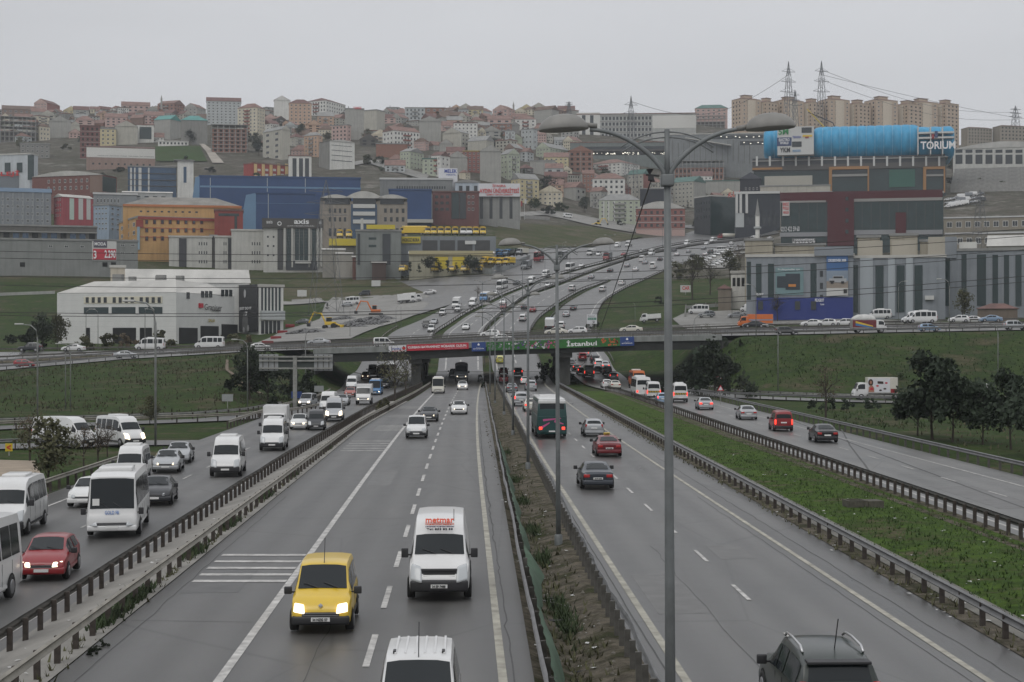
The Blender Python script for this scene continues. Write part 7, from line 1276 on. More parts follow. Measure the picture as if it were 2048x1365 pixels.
q0, zz = b.fx(1675, 560); bm = bmesh.new(); [box(bm, q0+x0, q0+x1, -.78, -.7, zz+z0, zz+z1, .03) for x0, x1, z0, z1 in ((-2.1, 2.2, -.7, .3), (-1.2, 1.5, .3, .95))]; ob('poster_car', bm, _m['paint_silver'], b.r); bm = bmesh.new(); [box(bm, q0+x0, q0+x1, -.86, -.8, zz+z0, zz+z1) for x0, x1, z0, z1 in ((-1.0, 1.2, .38, .8), (-2.0, -.8, -.6, -.25), (-1.7, -1.0, -1.0, -.45), (.9, 1.6, -1.0, -.4))]; ob('poster_car_dark', bm, BLK, b.r)
b.txt('PEUGEOT', WL, 1512, 1527, 587, 592, True, .7); b.txt('PEUGEOT', WL, 1630, 1648, 598, 604, True, .7); b.txt('TAN', WL, 1640, 1648, 608, 611, True, .7); [b.rect(x, x+10, 603, 620, GLASS, 'shop_window', .5) for x in (1516, 1590, 1622)]; [b.rect(1640, 1646, y, y+12, GLASS, 'window') for y in (542, 566, 590)]
b.roof('flat', 'lgrey'); bpart('raised_block', GS, b.r, b.w*.64, b.w*1.0, -.9, 10, b.h-.1, b.h+2.2)
b = Bd('showroom_wing', 'middle grey wing with tall dark glass strips right of the car posters', 'showroom', 1706, 1890, 514, 640, GS, dep=30, d=403); LG = wall('a0a6aa')
for i, x in enumerate((1697, 1748, 1790, 1826)): b.rect(x+3, x+19, 531, 625, GLASSG, 'glass_strip', .15)
for x in (1720, 1776, 1812): b.rect(x, x+26 if x == 1720 else x+14, 517, 632, LG, 'pale_pier', .3)
b.roof('flat', 'lgrey'); b.rect(1850, 1868, 592, 600, FR_, 'air_unit', .8); [bpart('roof_tank', wall('a59f92'), b.r, b.w*t, b.w*t+6, 6, 13, b.h, b.h+4.5) for t in (.05, .42)]; bpart('roof_cabin', wall('a59f92'), b.r, b.w*.82, b.w, 2, 9, b.h, b.h+5)
b = Bd('showroom_wing', 'right grey wing with slanted window strips running to the right edge', 'showroom', 1882, 2080, 500, 628, GS, dep=26, d=412); [b.rect(x, x+w, 508+(x-1884)*.02, 612, GLASSG, 'glass_strip', .15) for x, w in ((1888, 12), (1923, 10), (1954, 18), (1985, 11), (2008, 10), (2031, 12))]; b.roof('flat', 'grey'); bpart('tower', GS, b.r, -1, 3.8, -.5, 6, b.h-2, b.h+3.5); bpart('white_plant_room', wall(HC['w']), b.r, b.w*.18, b.w*.36, 2, 6, b.h, b.h+2.2)
b = Bd('shop_hall', 'pale roofed workshop hall behind the right grey wing', 'hall', 1975, 2120, 492, 520, wall('8f8c84'), dep=26, d=470); b.roof('gx', 'lgrey', 4); b.wins(.5, b.w-.5, 1.2, 2.8, 12, 1, .4, .6, 'w')
for x0, x1, yt, yb, c, lab_ in ((1887, 2060, 436, 462, '8a8375', 'long grey shop row with white shutters behind the dark commercial block'), (1890, 2060, 468, 496, '7c776c', 'nearer grey shop row at right with small white windows')):
    b = Bd('shop_row', lab_, 'shops', x0, x1, yt, yb, wall(c), dep=14); b.wins(.5, b.w-.5, .6, b.h-.4, 9, 1, .6, .55, 'w'); b.roof('gx', 'grey', 1.2)
for x0, x1, yt, yb, lab_ in ((1490, 1545, 480, 500, 'concrete walled plant room behind the grey showroom'), (1550, 1650, 490, 512, 'stained concrete tank block on the showroom roofs'), (1715, 1760, 474, 508, 'left yellowish concrete stair tower behind the grey wing'), (1780, 1835, 470, 508, 'right yellowish concrete stair tower behind the grey wing'), (1840, 1885, 482, 512, 'grey block behind the middle wing')): b = Bd('plant_room', lab_, 'building', x0, x1, yt, yb+12, wall('9c9585'), dep=8, d=445); b.roof('flat', 'grey')
b = Bd('red_roof_hut', 'low hut with a wide red roof behind the bushes at right', 'hut', 1955, 2035, 618, 634, wall('6d6258'), d=350, dep=6); b.roof('hip', 'dred', 1.2)
# left side: tiled store
TIL = mat('white_tile_cladding', (.58, .58, .56), .5, 0, .06, .4); b = Bd('store_building', 'big white tiled store with dark window bands, lettering and a sports poster', 'store', 110, 480, 585, 690, TIL, .345, 'R', 24, d=392, rec=False); TS = b
[b.rect(168, 325, 594+k, 607+k, (wall('cfcab8') if k == 0 else GLASSG), 'window_band', .12) for k in (0,)]; b.rect(168, 325, 615, 628, GLASSG, 'window_band')
for g in range(3):
    for k in range(4): b.rect(172+g*54+k*12, 178+g*54+k*12, 595, 606, GLASS, 'window', .2)
    if g: b.rect(164+g*54, 170+g*54, 614, 629, TIL, 'pier', .2)
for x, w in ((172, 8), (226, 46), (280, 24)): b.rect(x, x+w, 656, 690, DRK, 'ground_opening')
for k in range(10): bpart('tile_joint', wall(HC['l']), b.r, 0, b.w, -.004, -.001, b.h*(k+.5)/10, b.h*(k+.5)/10+.03)
for g, (x, n) in enumerate(((373, 1), (402, 3), (442, 3))):
    for k in range(n): b.srect(x+k*8, x+k*8+5.5, 585-g*2.5, 598-g*2.5, GLASS, 'window')
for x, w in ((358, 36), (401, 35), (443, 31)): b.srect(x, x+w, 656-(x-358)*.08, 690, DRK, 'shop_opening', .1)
def stext(t, m, x0, x1, y0, y1, bold=True):
    a, z1 = b.sx(x0, y0); c, z0 = b.sx(x1, y1); o = obj('lettering', text_mesh(t, m, bold), b.r, (b.w+.3, a, z0)); o.rotation_euler = (0, 0, R(90)); o.scale = (c-a, 1, z1-z0)
stext('Graniser', KL, 407, 442, 608, 622, False); stext('SERAMİK', KL, 422, 440, 619, 624); b.srect(397, 404, 607, 616, RED, 'logo', .3); stext('SALA', mat('gold_lettering', (.35, .27, .03), .5, 0, 0), 415, 428, 638, 645)
bm = bmesh.new(); w, dp, h = b.w, b.dp, b.h
v = [bm.verts.new(q) for q in ((-.1, -.1, h), (w, -.1, h), (w+.1, dp, h+.2), (-.1, dp, h+.2), (5, 10, h+3.2), (w-4, 9, h+3.4), (w-6, dp-4, h+3.4), (6, dp-4, h+3.2))]; [bm.faces.new([v[i] for i in f]) for f in ((0, 1, 5, 4), (1, 2, 6, 5), (2, 3, 7, 6), (3, 0, 4, 7), (4, 5, 6, 7))]; ob('roof', bm, ROOFS['lgrey'], b.r)
for x, y, s_ in ((8, 14, 1.8), (12, 15, 1.2), (18, 18, 1.5), (w*.6, 16, 1.6), (w*.8, 14, 1.3)): bpart('roof_unit', ROOFS['grey'], b.r, x, x+s_*1.4, y, y+s_, h+2, h+3.4+s_)
c0 = b.o+b.X*b.w+b.Y*b.dp
b = Bd('store_wing', 'store wing with a tall black sports poster and striped glass end', 'store', 478, 567, 572, 682, TIL, .55, 'R', 62, d=c0.y, rec=False, wside=wall('c9c9c4')); b.rect(481, 517, 571, 664, BLK, 'sports_poster', .5)
MG = mat('poster_grey', (.14, .14, .14), .6, 0, .2, 1); MG2 = mat('poster_light_grey', (.35, .35, .35), .6, 0, .3, 1)
q, z = b.fx(494, 592); k = b.d/F
for nm_, mm, x0, z0, rx, rz_, y in (('poster_torso', MG, .1, -7.6, 1.7, 3.4, -.62), ('poster_head', MG2, 0, .6, .62, 1.15, -.66), ('poster_hand', MG2, -.6, -9.3, .6, .8, -.68), ('poster_hand', MG2, 1.9, -8.8, .6, .9, -.68)):
    bm = bmesh.new(); lathe(bm, [(0, 0), (rx, 0)], 14, (0, 0, 0)); [setattr(v_, 'co', Vector((q+x0+v_.co.x, y, z+z0+v_.co.y*rz_/rx))) for v_ in bm.verts]; ob(nm_, bm, mm, b.r)
b.txt('JUST DO IT', WL, 484, 508, 615, 621, True, .8); b.txt('7', WL, 496, 500, 624, 632, True, .8)
for k_ in range(6): b.srect(522+k_*7, 526+k_*7, 575, 622, GLASSG if k_ % 2 else GLASS, 'glass_strip')
b.srect(520, 566, 622, 640, wall(HC['l']), 'canopy', 1.2); [b.srect(522+k_*8, 528+k_*8, 642, 668, GLASS, 'shop_window') for k_ in range(5)]; b.roof('flat', 'lgrey')
b = Bd('rear_wing', 'low grey upper roof block behind the white tiled store', 'building', 225, 500, 566, 580, TIL, dep=26, d=c0.y+7, rec=False); b.roof('gx', 'lgrey', 4.2)
b = Bd('plant_room', 'pale plant room at the left end of the store roof', 'building', 221, 250, 534, 560, wall('b3ab9c'), dep=5, d=425); b.roof('flat', 'lgrey')
# grey wall building with furniture poster, concrete shops
b = Bd('warehouse', 'long grey concrete warehouse with a red and white furniture poster', 'warehouse', -60, 278, 480, 532, wall('7d7f7c'), dep=20, d=585); b.pwins(85, 180, 490, 497, 3, 1, wf=.25, hf=.8, st='w'); b.pwins(235, 276, 483, 515, 2, 2, wf=.4, hf=.25, st='w'); b.rect(184, 233, 480, 522, FR_, 'poster_board', .3); b.rect(186, 232, 498, 520, RED, 'poster_red', .4); b.rect(187, 214, 482, 496, wall('5a5660'), 'poster_brand', .4); b.txt('MODA', WL, 189, 212, 485, 492, True, .6); b.txt('3', WL, 187, 193, 502, 518, True, .6); b.txt('2.290', WL, 209, 231, 501, 517, True, .6); b.roof('flat', 'grey')
[b.rect(x, x+10, 525, 534, DRK, 'door_opening') for x in (40, 205, 222)]
b = Bd('concrete_shops', 'unfinished grey concrete shop terrace with dark openings at left', 'building', -60, 195, 452, 482, wall('5d5b56'), dep=12, d=640); [b.rect(-50+k_*19, -38+k_*19, 466, 480, GLASSB if k_ % 3 else DRK, 'shop_opening') for k_ in range(13)]; b.rect(-60, 195, 463, 465.5, CONC, 'ledge', 1); b.roof('flat', 'grey')
b = Bd('school', 'white school with red roof letters at the left edge', 'school', -60, 76, 308, 378, wall('b3b8bb'), .12, 'R', d=840, dep=20); b.rect(-60, 38, 350, 378, wall('70757a'), 'lower_wall', .2); b.txt('KOLEJİ', RL, -32, 40, 343, 354, True, .6); [b.rect(x, x+11, 326, 345, GLASSG, 'window', .3) for x in (-20, 10, 34)]; b.rect(56, 68, 311, 360, GLASSG, 'glass_tower', .3); b.roof('flat', 'lgrey')
b = Bd('office_building', 'long grey school building with a blue roof at the left edge', 'building', -60, 103, 384, 462, wall('7e8286'), dep=16, d=730); b.roof('gx', 'blue', 2.5); b.pwins(-60, 100, 390, 450, 16, 4, wf=.5, hf=.42, st='w'); [b.rect(-55+k_*20, -53+k_*20, 386, 460, wall('9a9d9f'), 'pier', .4) for k_ in range(8)]
b = Bd('school_hall', 'dark red brick school hall with a pale curved roof', 'school', 62, 234, 350, 392, BRKR, .16, 'R', d=800, dep=18); b.roof('arch', 'lgrey', 2.5); b.pwins(92, 180, 357, 382, 8, 2, wf=.35, hf=.5, st='w'); b.srect(205, 232, 355, 385, GLASSG, 'glass_front'); b.rect(180, 205, 350, 385, wall(HC['m']), 'brown_bay')
b = Bd('building', 'red and white striped building left of the pale blue tower', 'building', 108, 187, 394, 440, wall('9c4c52'), .22, 'L', d=735, dep=14); b.roof('gx', 'lgrey', 1.6); [b.rect(x, x+w, 397, 440, m, 'panel') for x, w, m in ((139, 9, wall('b5c4ba')), (157, 9, FR_), (173, 8, FR_))]; b.pwins(157, 166, 400, 436, 1, 3, wf=.7, hf=.4, st='s'); b.wins(1, b.dp-1, 1, b.h, 3, 4, .3, .5, 'w', True)
b = Bd('office_building', 'pale blue grey corner tower left of the orange building', 'office', 187, 243, 410, 465, wall('8d9cab'), .45, 'R', d=700, dep=12); b.roof('flat', 'grey'); b.wins(.6, b.w-.6, .5, b.h-.5, 4, 5, .5, .4, 'w'); b.wins(.6, b.dp-.6, .5, b.h-.5, 2, 5, .4, .4, 'w', True)
b = Bd('building', 'grey low building behind the pale blue tower', 'building', 187, 275, 390, 412, wall('84888a'), d=760, dep=12); b.pwins(192, 240, 396, 408, 7, 1, wf=.4, hf=.8, st='w'); b.roof('gx', 'grey', 1.5)
b = Bd('building', 'low white roofed block behind the orange building', 'building', 245, 345, 386, 402, wall('a5a6a4'), d=770, dep=20); b.roof('gx', 'lgrey', 1.5); b.pwins(268, 335, 392, 396, 4, 1, wf=.5, hf=.9, st='d')
b = Bd('office_building', 'blue glass office block with white tower and cables on the left hill', 'office', 256, 353, 334, 386, GLASSB, d=860, dep=20); [b.rect(x, x+w, 336, 386, FR_, 'white_pier', .3) for x, w in ((260, 4), (268, 3), (277, 6), (296, 3))]; [b.rect(256, 353, y, y+1, FRD, 'ledge', .4) for y in (347, 360, 372)]; b.roof('flat', 'grey')
b = Bd('stair_tower', 'white stair tower with a blue window strip beside the blue glass office', 'tower', 355, 387, 322, 392, wall(HC['w']), d=855, dep=10); b.rect(367, 373, 334, 366, GLASSB, 'glass_strip'); bpart('cap', ROOFS['grey'], b.r, -2, b.w+.5, -1, b.dp, b.h, b.h+.5)
# orange office
OG = wall('b69160'); b = Bd('office_building', 'big orange and yellow office with rows of red framed windows', 'office', 236, 434, 434, 492, OG, .2, 'L', 12, d=655); [b.band(z, z+.35, wall('a8664a'), .2) for z in (b.h*.3, b.h*.62)]; b.band(b.h-.9, b.h+.2, wall('8c4038'), .4, 'cornice')
for j in range(3):
    for i in range(8): b.rect(290+i*15.7, 296.5+i*15.7, 440+j*16.5, 449+j*16.5, wall('7c4238'), 'window_surround', .1); b.rect(291+i*15.7, 295.5+i*15.7, 441+j*16.5, 448+j*16.5, FR_ if False else GLASS, 'window', .2)
b.rect(272, 286, 440, 455, wall('8c4038'), 'red_bay', .4); b.rect(274, 279, 454, 500, wall('8aa0ae'), 'blue_bay', .5); b.wins(1, b.dp-1, .5, b.h-1, 3, 3, .35, .5, 'w', True); b.roof('flat', 'grey')
b = Bd('upper_storey', 'set back orange top storey under the grey roof of the orange office', 'building', 247, 484, 412, 440, OG, d=676, dep=24); b.roof('hip', mat('weathered_roof', (.20, .19, .17), .8, 0, .3, .2), 4.5); b.pwins(275, 400, 421, 427, 9, 1, wf=.35, hf=.8, st='d'); b.band(b.h-.6, b.h+.3, wall('b07048'), .5, 'eaves')
b = Bd('annex', 'brick red annex with a glass frame right of the orange office', 'building', 429, 486, 421, 475, wall('7e3a33'), d=658, dep=14); b.rect(437, 478, 427, 433, GLASSG, 'glass_band'); b.rect(469, 474, 433, 464, GLASSG, 'glass_strip'); b.roof('flat', 'dred')
# blue hall
BH = mat('blue_cladding', (.02, .055, .15), .5, 0, .1, .1); BH2 = mat('light_blue_cladding', (.12, .22, .34), .5, 0, .1, .1)
b = Bd('blue_hall', 'long dark blue industrial hall across the middle of the hill', 'hall', 400, 722, 355, 452, BH, d=790, dep=40); [b.rect(x, x+1.2, 356, 450, wall(HC['l']), 'seam', .1) for x in (420, 534, 610)]; b.rect(400, 722, 375, 375.8, BH2, 'seam', .1); b.roof('flat', BH)
bm = bmesh.new(); a, z1 = b.fx(382, 362); v = [bm.verts.new(q) for q in ((-5, 0, 0), (.0, 0, 0), (.0, 0, b.h), (-2.0, 0, b.h-.6), (-5, 30, 0), (0, 30, 0), (0, 30, b.h), (-2, 30, b.h-.6))]; [bm.faces.new([v[i] for i in f]) for f in ((0, 1, 2, 3), (4, 7, 6, 5), (0, 3, 7, 4), (3, 2, 6, 7))]; ob('sloped_end', bm, BH2, b.r)
b = Bd('blue_hall', 'nearer dark blue hall block with a light blue slanted end', 'hall', 512, 630, 387, 458, BH, d=740, dep=30); b.rect(536, 537.2, 388, 458, wall(HC['l']), 'seam', .1); b.rect(512, 630, 407, 407.8, BH2, 'seam', .1); bm = bmesh.new(); v = [bm.verts.new(q) for q in ((-8, 0, -3), (.0, 0, -3), (.0, 0, b.h), (-4.5, 0, b.h-1), (-8, 25, -3), (0, 25, -3), (0, 25, b.h), (-4.5, 25, b.h-1))]; [bm.faces.new([v[i] for i in f]) for f in ((0, 1, 2, 3), (4, 7, 6, 5), (0, 3, 7, 4), (3, 2, 6, 7))]; ob('sloped_end', bm, BH2, b.r); b.roof('flat', BH)
b = Bd('blue_hall', 'right dark blue hall block behind the arched office', 'hall', 778, 863, 380, 440, BH, d=770, dep=30); b.roof('flat', BH); b.rect(805, 866, 440, 447, ROOFS['lgrey'], 'canopy', 4)
b = Bd('hall', 'long low grey hall with a window strip behind the arched office', 'hall', 760, 905, 360, 392, wall('7b7d7c'), d=840, dep=20); b.pwins(792, 892, 372, 379, 20, 1, wf=.6, hf=.8, st='s'); b.roof('gx', 'grey', 2)
b = Bd('office_building', 'beige stone office with three arched roofs in front of the blue hall', 'office', 640, 815, 403, 478, wall('8f877c'), d=705, dep=18)
[b.rect(x0, x1, 397, 409, GLASS, 'glass_storey', .3) for x0, x1 in ((650, 700), (706, 752), (760, 808))]; b.rect(702, 754, 409, 478, GLASSB, 'glass_core', .3); [b.rect(706, 750, y, y+8, FR_, 'white_balcony', 1.2) for y in (409, 424, 440)]
for x0, x1 in ((655, 695), (765, 812)): b.pwins(x0, x1, 413, 448, 4, 2, wf=.45, hf=.5, st='d'); b.pwins(x0, x1, 455, 475, 4, 1, wf=.5, hf=.8, st='d')
for x0, x1, rh in ((640, 702, 1.6), (688, 768, 3.2), (752, 815, 1.8)):
    a, z = b.fx(x0, 398); c, _ = b.fx(x1, 398); bm = bmesh.new(); n = 12; pr = [(a+(c-a)*i/n, b.h+1.2+rh*math.sin(math.pi*i/n)) for i in range(n+1)]; A = [bm.verts.new((x, -1.5, z_)) for x, z_ in pr]; B_ = [bm.verts.new((x, 18, z_)) for x, z_ in pr]; [bm.faces.new((A[i], A[i+1], B_[i+1], B_[i])) for i in range(n)]; bm.faces.new(A[::-1]); ob('arched_roof', bm, ROOFS['lgrey'], b.r)
b = Bd('office_building', 'brick red office with green glass bays left of the university', 'office', 865, 958, 384, 438, wall('6b4744'), d=800, dep=16); b.rect(903, 918, 386, 438, GLASSG, 'glass_bay', .3); b.rect(919, 932, 386, 438, GLASS, 'glass_bay', .3); b.pwins(868, 900, 388, 425, 3, 3, wf=.6, hf=.45, st='g'); b.pwins(934, 950, 388, 425, 2, 3, wf=.6, hf=.45, st='w'); b.roof('flat', 'dred')
b = Bd('hall', 'white walled hall with a round dark roof behind the red office', 'hall', 910, 960, 366, 390, wall('a9b2ba'), d=830, dep=20); b.roof('arch', 'grey', 1.6); [b.rect(x, x+7, 372, 386, GLASS, 'window') for x in (918, 932, 948)]
b = Bd('university_building', 'grey university building under a big white billboard', 'university', 957, 1040, 392, 442, wall('8e8f8c'), d=820, dep=16); [b.rect(x, x+6, 393, 438, GLASS, 'glass_strip') for x in (960, 979, 999, 1019)]; b.rect(957, 1040, 368, 394, WBN, 'billboard', 1.5); b.txt('İSTANBUL', RL, 985, 1012, 369, 375, True, 1.9); b.txt('AYDIN ÜNİVERSİTESİ', RL, 959, 1038, 376, 387, True, 1.9); b.txt('"ŞİMDİ TERCİH ZAMANI"', RL, 972, 1026, 388, 392.5, True, 1.9); b.roof('flat', 'grey')
b = Bd('billboard', 'white textile billboard with blue letters on the hill', 'billboard', 877, 915, 337, 353, WBN, d=850, dep=.6); b.txt('MELEK', BL, 889, 914, 339, 346.5, True, .1); b.txt('TEKSTİL', BL, 892, 912, 348, 351.5, True, .1)
# furniture store with fins
WF = wall('b5b4ae'); b = Bd('store_building', 'tall white finned store with green glass and a dark sign band', 'store', 527, 645, 456, 541, WF, .0, d=640, dep=18); DB = mat('dark_sign_band', (.06, .055, .05), .6, 0, .1); b.rect(524, 643, 437, 457, DB, 'sign_band', 1.0); bpart('band_box', DB, b.r, -.5, b.w+.4, -.9, 14, b.h-.2, b.h+3.6); b.txt('axis', WL, 588, 618, 439, 449, True, 1.3); b.txt('axis', WL, 533, 545, 441, 448, False, 1.3); b.txt('AXIS MOBİLYALARI', WL, 574, 628, 451, 454, False, 1.3); b.txt('axis', WL, 638, 643, 442, 449, False, 1.3)
bm = bmesh.new(); lathe(bm, [(.55, 0), (.85, 0), (.85, .06), (.55, .06)], 16); o = ob('emblem', bm, WL, b.r); a, z = b.fx(559, 448); o.location = (a, -1.3, z); o.rotation_euler = (R(90), 0, 0)
[b.rect(x, x+w, 458, 522, GLASSG, 'glass_strip', .15) for x, w in ((573, 9), (590, 8), (599, 8), (608, 8), (624, 8))]; [b.rect(570, 635, 463+k_*6, 463.5+k_*6, FR_, 'transom', .2) for k_ in range(10)]; b.rect(555, 566, 458, 540, wall('4a4a4a'), 'dark_strip', .2); [b.rect(x, x+3, 457, 535, WF, 'fin', 1.0) for x in (568, 583, 617, 634, 641)]; b.rect(572, 634, 522, 541, GLASS, 'shop_front', .25); b.rect(590, 622, 522, 528, FR_, 'entrance_canopy', 2.5); b.pwins(530, 553, 465, 520, 2, 3, wf=.3, hf=.2, st='d')
for x0, x1, yt, yb, lab_, dk in ((338, 424, 474, 541, 'white grey block with a dark stripe at the left end of the furniture row', ((358, 373),)), (430, 474, 474, 541, 'narrow white grey block with a dark stripe in the furniture row', ((456, 470),)), (463, 530, 461, 541, 'white grey block next to the finned store', ())):
    b = Bd('office_building', lab_, 'office', x0, x1, yt, yb, WF, d=648 if x1 < 500 else 645, dep=16, grp='white grey blocks of the furniture row'); [b.rect(a_, c_, yt+3, yb, wall('3f3f42'), 'dark_stripe', .3) for a_, c_ in dk]; b.roof('flat', 'lgrey')
    for k_ in range(3): b.pwins(x1-28, x1-8 if x1 != 474 else x1-20, 484+k_*18, 492+k_*18, 4 if x1 != 474 else 2, 1, wf=.4, hf=.8, st='d')
b = Bd('grey_link', 'dark recessed link between the white grey blocks', 'building', 420, 434, 472, 541, wall('4a4846'), d=650, dep=10); b.roof('flat', 'grey')
# haulage yard
b = Bd('haulage_office', 'grey concrete haulage office with a yellow roof sign', 'office', 712, 802, 462, 538, wall('777b78'), d=605, dep=16); b.rect(733, 790, 450, 459, mat('yellow_board', (.50, .40, .03), .5, 0, .1), 'yellow_board', .6); [b.rect(x, x+w, 468, 530, GLASS, 'glass_strip', .2) for x, w in ((715, 5), (765, 16))]; b.pwins(730, 760, 470, 500, 1, 2, wf=.5, hf=.3, st='g'); b.roof('flat', 'grey'); bpart('vent_tower', WF, b.r, b.w*.1, b.w*.16, 5, 8, b.h, b.h+5)
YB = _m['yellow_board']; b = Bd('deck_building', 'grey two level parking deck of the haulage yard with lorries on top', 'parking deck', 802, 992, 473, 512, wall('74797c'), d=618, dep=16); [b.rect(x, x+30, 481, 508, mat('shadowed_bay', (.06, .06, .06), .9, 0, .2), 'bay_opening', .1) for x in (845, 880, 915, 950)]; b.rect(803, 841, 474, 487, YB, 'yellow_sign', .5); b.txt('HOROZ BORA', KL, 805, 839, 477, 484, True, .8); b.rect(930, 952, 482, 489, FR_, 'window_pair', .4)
b = Bd('warehouse', 'low yellow banded warehouse behind the grey yard wall', 'warehouse', 818, 988, 508, 540, wall('9b9885'), d=600, dep=12); b.rect(818, 986, 502, 511, mat('pale_yellow_fascia', (.38, .34, .20), .6, 0, .1), 'fascia', .6); [b.rect(x, x+26, 514, 538, YB, 'yellow_shutter') for x in (870, 905)]; b.roof('gx', 'lgrey', 1.2)
b = Bd('yellow_hall', 'yellow fronted low hall left of the haulage office', 'hall', 658, 712, 478, 505, wall('6c6a62'), d=628, dep=16); b.rect(658, 712, 478, 492, YB, 'yellow_fascia', 1.0)
for k_, (x0, x1, yt, yb) in enumerate(((645, 690, 500, 516), (672, 705, 508, 526), (705, 738, 515, 535), (744, 772, 526, 538))): b = Bd('shed', ['topmost', 'second', 'third', 'lowest'][k_]+' small shed in the stepped row right of the finned store', 'shed', x0, x1, yt, yb, wall(('8d8a82', '9a978f', '5f4038', '4a3c36')[k_]), d=615-k_*5, dep=9, grp='stepped sheds'); b.roof('gx', 'lgrey', .8)
b = Bd('canopy_hall', 'blue roofed canopy over the lower yard', 'canopy', 905, 1000, 497, 505, ROOFS['blue'], d=640, dep=16)
def wallrun(pts, h, label, m, name='boundary_wall', post=0):
    ps = [hit(*p) for p in pts]; r = empty(name, ps[0], 0, label, 'wall' if 'wall' in name else 'fence'); bm = bmesh.new()
    for a, c in zip(ps, ps[1:]):
        n = Vector((-(c-a).y, (c-a).x, 0)).normalized()*.12; q = [a-n, c-n, c+n, a+n]; lo = [bm.verts.new(v-ps[0]-Vector((0, 0, 1.5))) for v in q]; hi = [bm.verts.new(v-ps[0]+Vector((0, 0, h))) for v in q]; bm.faces.new(hi); [bm.faces.new((lo[i], lo[(i+1) % 4], hi[(i+1) % 4], hi[i])) for i in range(4)]
    bmesh.ops.recalc_face_normals(bm, faces=bm.faces[:]); ob('panel', bm, m, r)
    if post:
        k = 0
        for a, c in zip(ps, ps[1:]):
            n = max(1, int((c-a).length/post))
            for i in range(n):
                if k < 90: v = a.lerp(c, i/n)-ps[0]; bpart('post', CONC, r, v.x-.15, v.x+.15, v.y-.25, v.y+.05, v.z-1, v.z+h+.5); k += 1
    return r
wallrun([(812, 546), (900, 548), (985, 549)], 2.2, 'grey concrete yard wall with posts below the yellow warehouse', wall('7f8280'), post=4); wallrun([(985, 549), (1020, 540), (1060, 522)], 2.6, 'pale corrugated fence at the corner of the haulage yard', wall('8c9090'), 'corrugated_fence')
wallrun([(672, 542), (740, 545), (775, 549)], .8, 'low white wall with posts in front of the sheds', wall(HC['w']), post=5); wallrun([(1370, 636), (1372, 618), (1470, 612), (1500, 622)], .9, 'pale fence around the car park by the showroom', wall('9a9a98'), 'car_park_fence', post=3)
wallrun([(-60, 600), (0, 592), (110, 588)], 1.0, 'low white wall on the left field beyond the store', wall('9c9c98')); wallrun([(1330, 655), (1420, 652), (1600, 648), (1800, 650), (2048, 648)], .5, 'low concrete kerb wall behind the right part of the cross road', CONC)
wallrun([(1048, 438), (1100, 441)], 2, 'grey wall at the end of the hill lane', CONC)
for k_, px in enumerate((1034, 1041, 1049)):
    p = hit(px, 440); r = empty('flagpole', p, 0, ['left white flagpole beside the university', 'middle flagpole with a red flag beside the university', 'right white flagpole beside the university'][k_], 'flagpole'); bm = bmesh.new(); tube(bm, [(0, 0, 0), (0, 0, 12)], .1, 5); ob('pole', bm, FR_, r); bpart('flag', _m['paint_red'] if k_ == 1 else FR_, r, .1, 1.1, -.03, .03, 7.5 if k_ == 1 else 9, 10.5 if k_ == 1 else 11.5)
for px, py, lab_ in ((604, 598, 'small white field board on the left green field'), (752, 578, 'small white board at the right of the green field'), (1371, 590, 'red and white board in the scrub right of the far highway')): p = hit(px, py); r = empty('field_board', p, 0, lab_, 'sign'); bpart('panel', FR_, r, -1.6, 1.6, 0, .1, .8, 3); bpart('post', ZINC, r, -.1, .1, .1, .2, -.5, 2.8)
text('lettering', 'CAR', RL, r, -1, 1.3, 1.5, 2.7, -.05, True)
# telecom masts and skyline minarets
for px, yb, yt, lab_ in ((1027, 226, 203, 'tiny minaret on the skyline'), (323, 212, 190, 'telecom mast on the skyline above the left houses')):
    p = P(px, yb, 1470); r = empty('skyline_mast', p, 0, lab_, 'mast'); k = p.y/F; bm = bmesh.new(); lathe(bm, [(.9, -3), (.8, (yb-yt)*k*.6), (1.2, (yb-yt)*k*.62), (.7, (yb-yt)*k*.68), (.6, (yb-yt)*k*.75), (.05, (yb-yt)*k)], 8); ob('shaft', bm, wall(HC['g']), r)
# tower crane arms on the mall roof
p = P(1655, 256, 930); r = empty('crane', p, 0, 'yellow and dark crane jib on the roof of the blue wrapped mall', 'crane'); bm = bmesh.new(); tube(bm, [(-1.5, 0, 0), (-12, 0, 11)], .3, 4); ob('jib', bm, _m['paint_yellow'], r); bm = bmesh.new(); tube(bm, [(-11, 0, 9), (3, 0, 3), (5, 0, -1)], .3, 4); ob('jib_brace', bm, BLK, r)
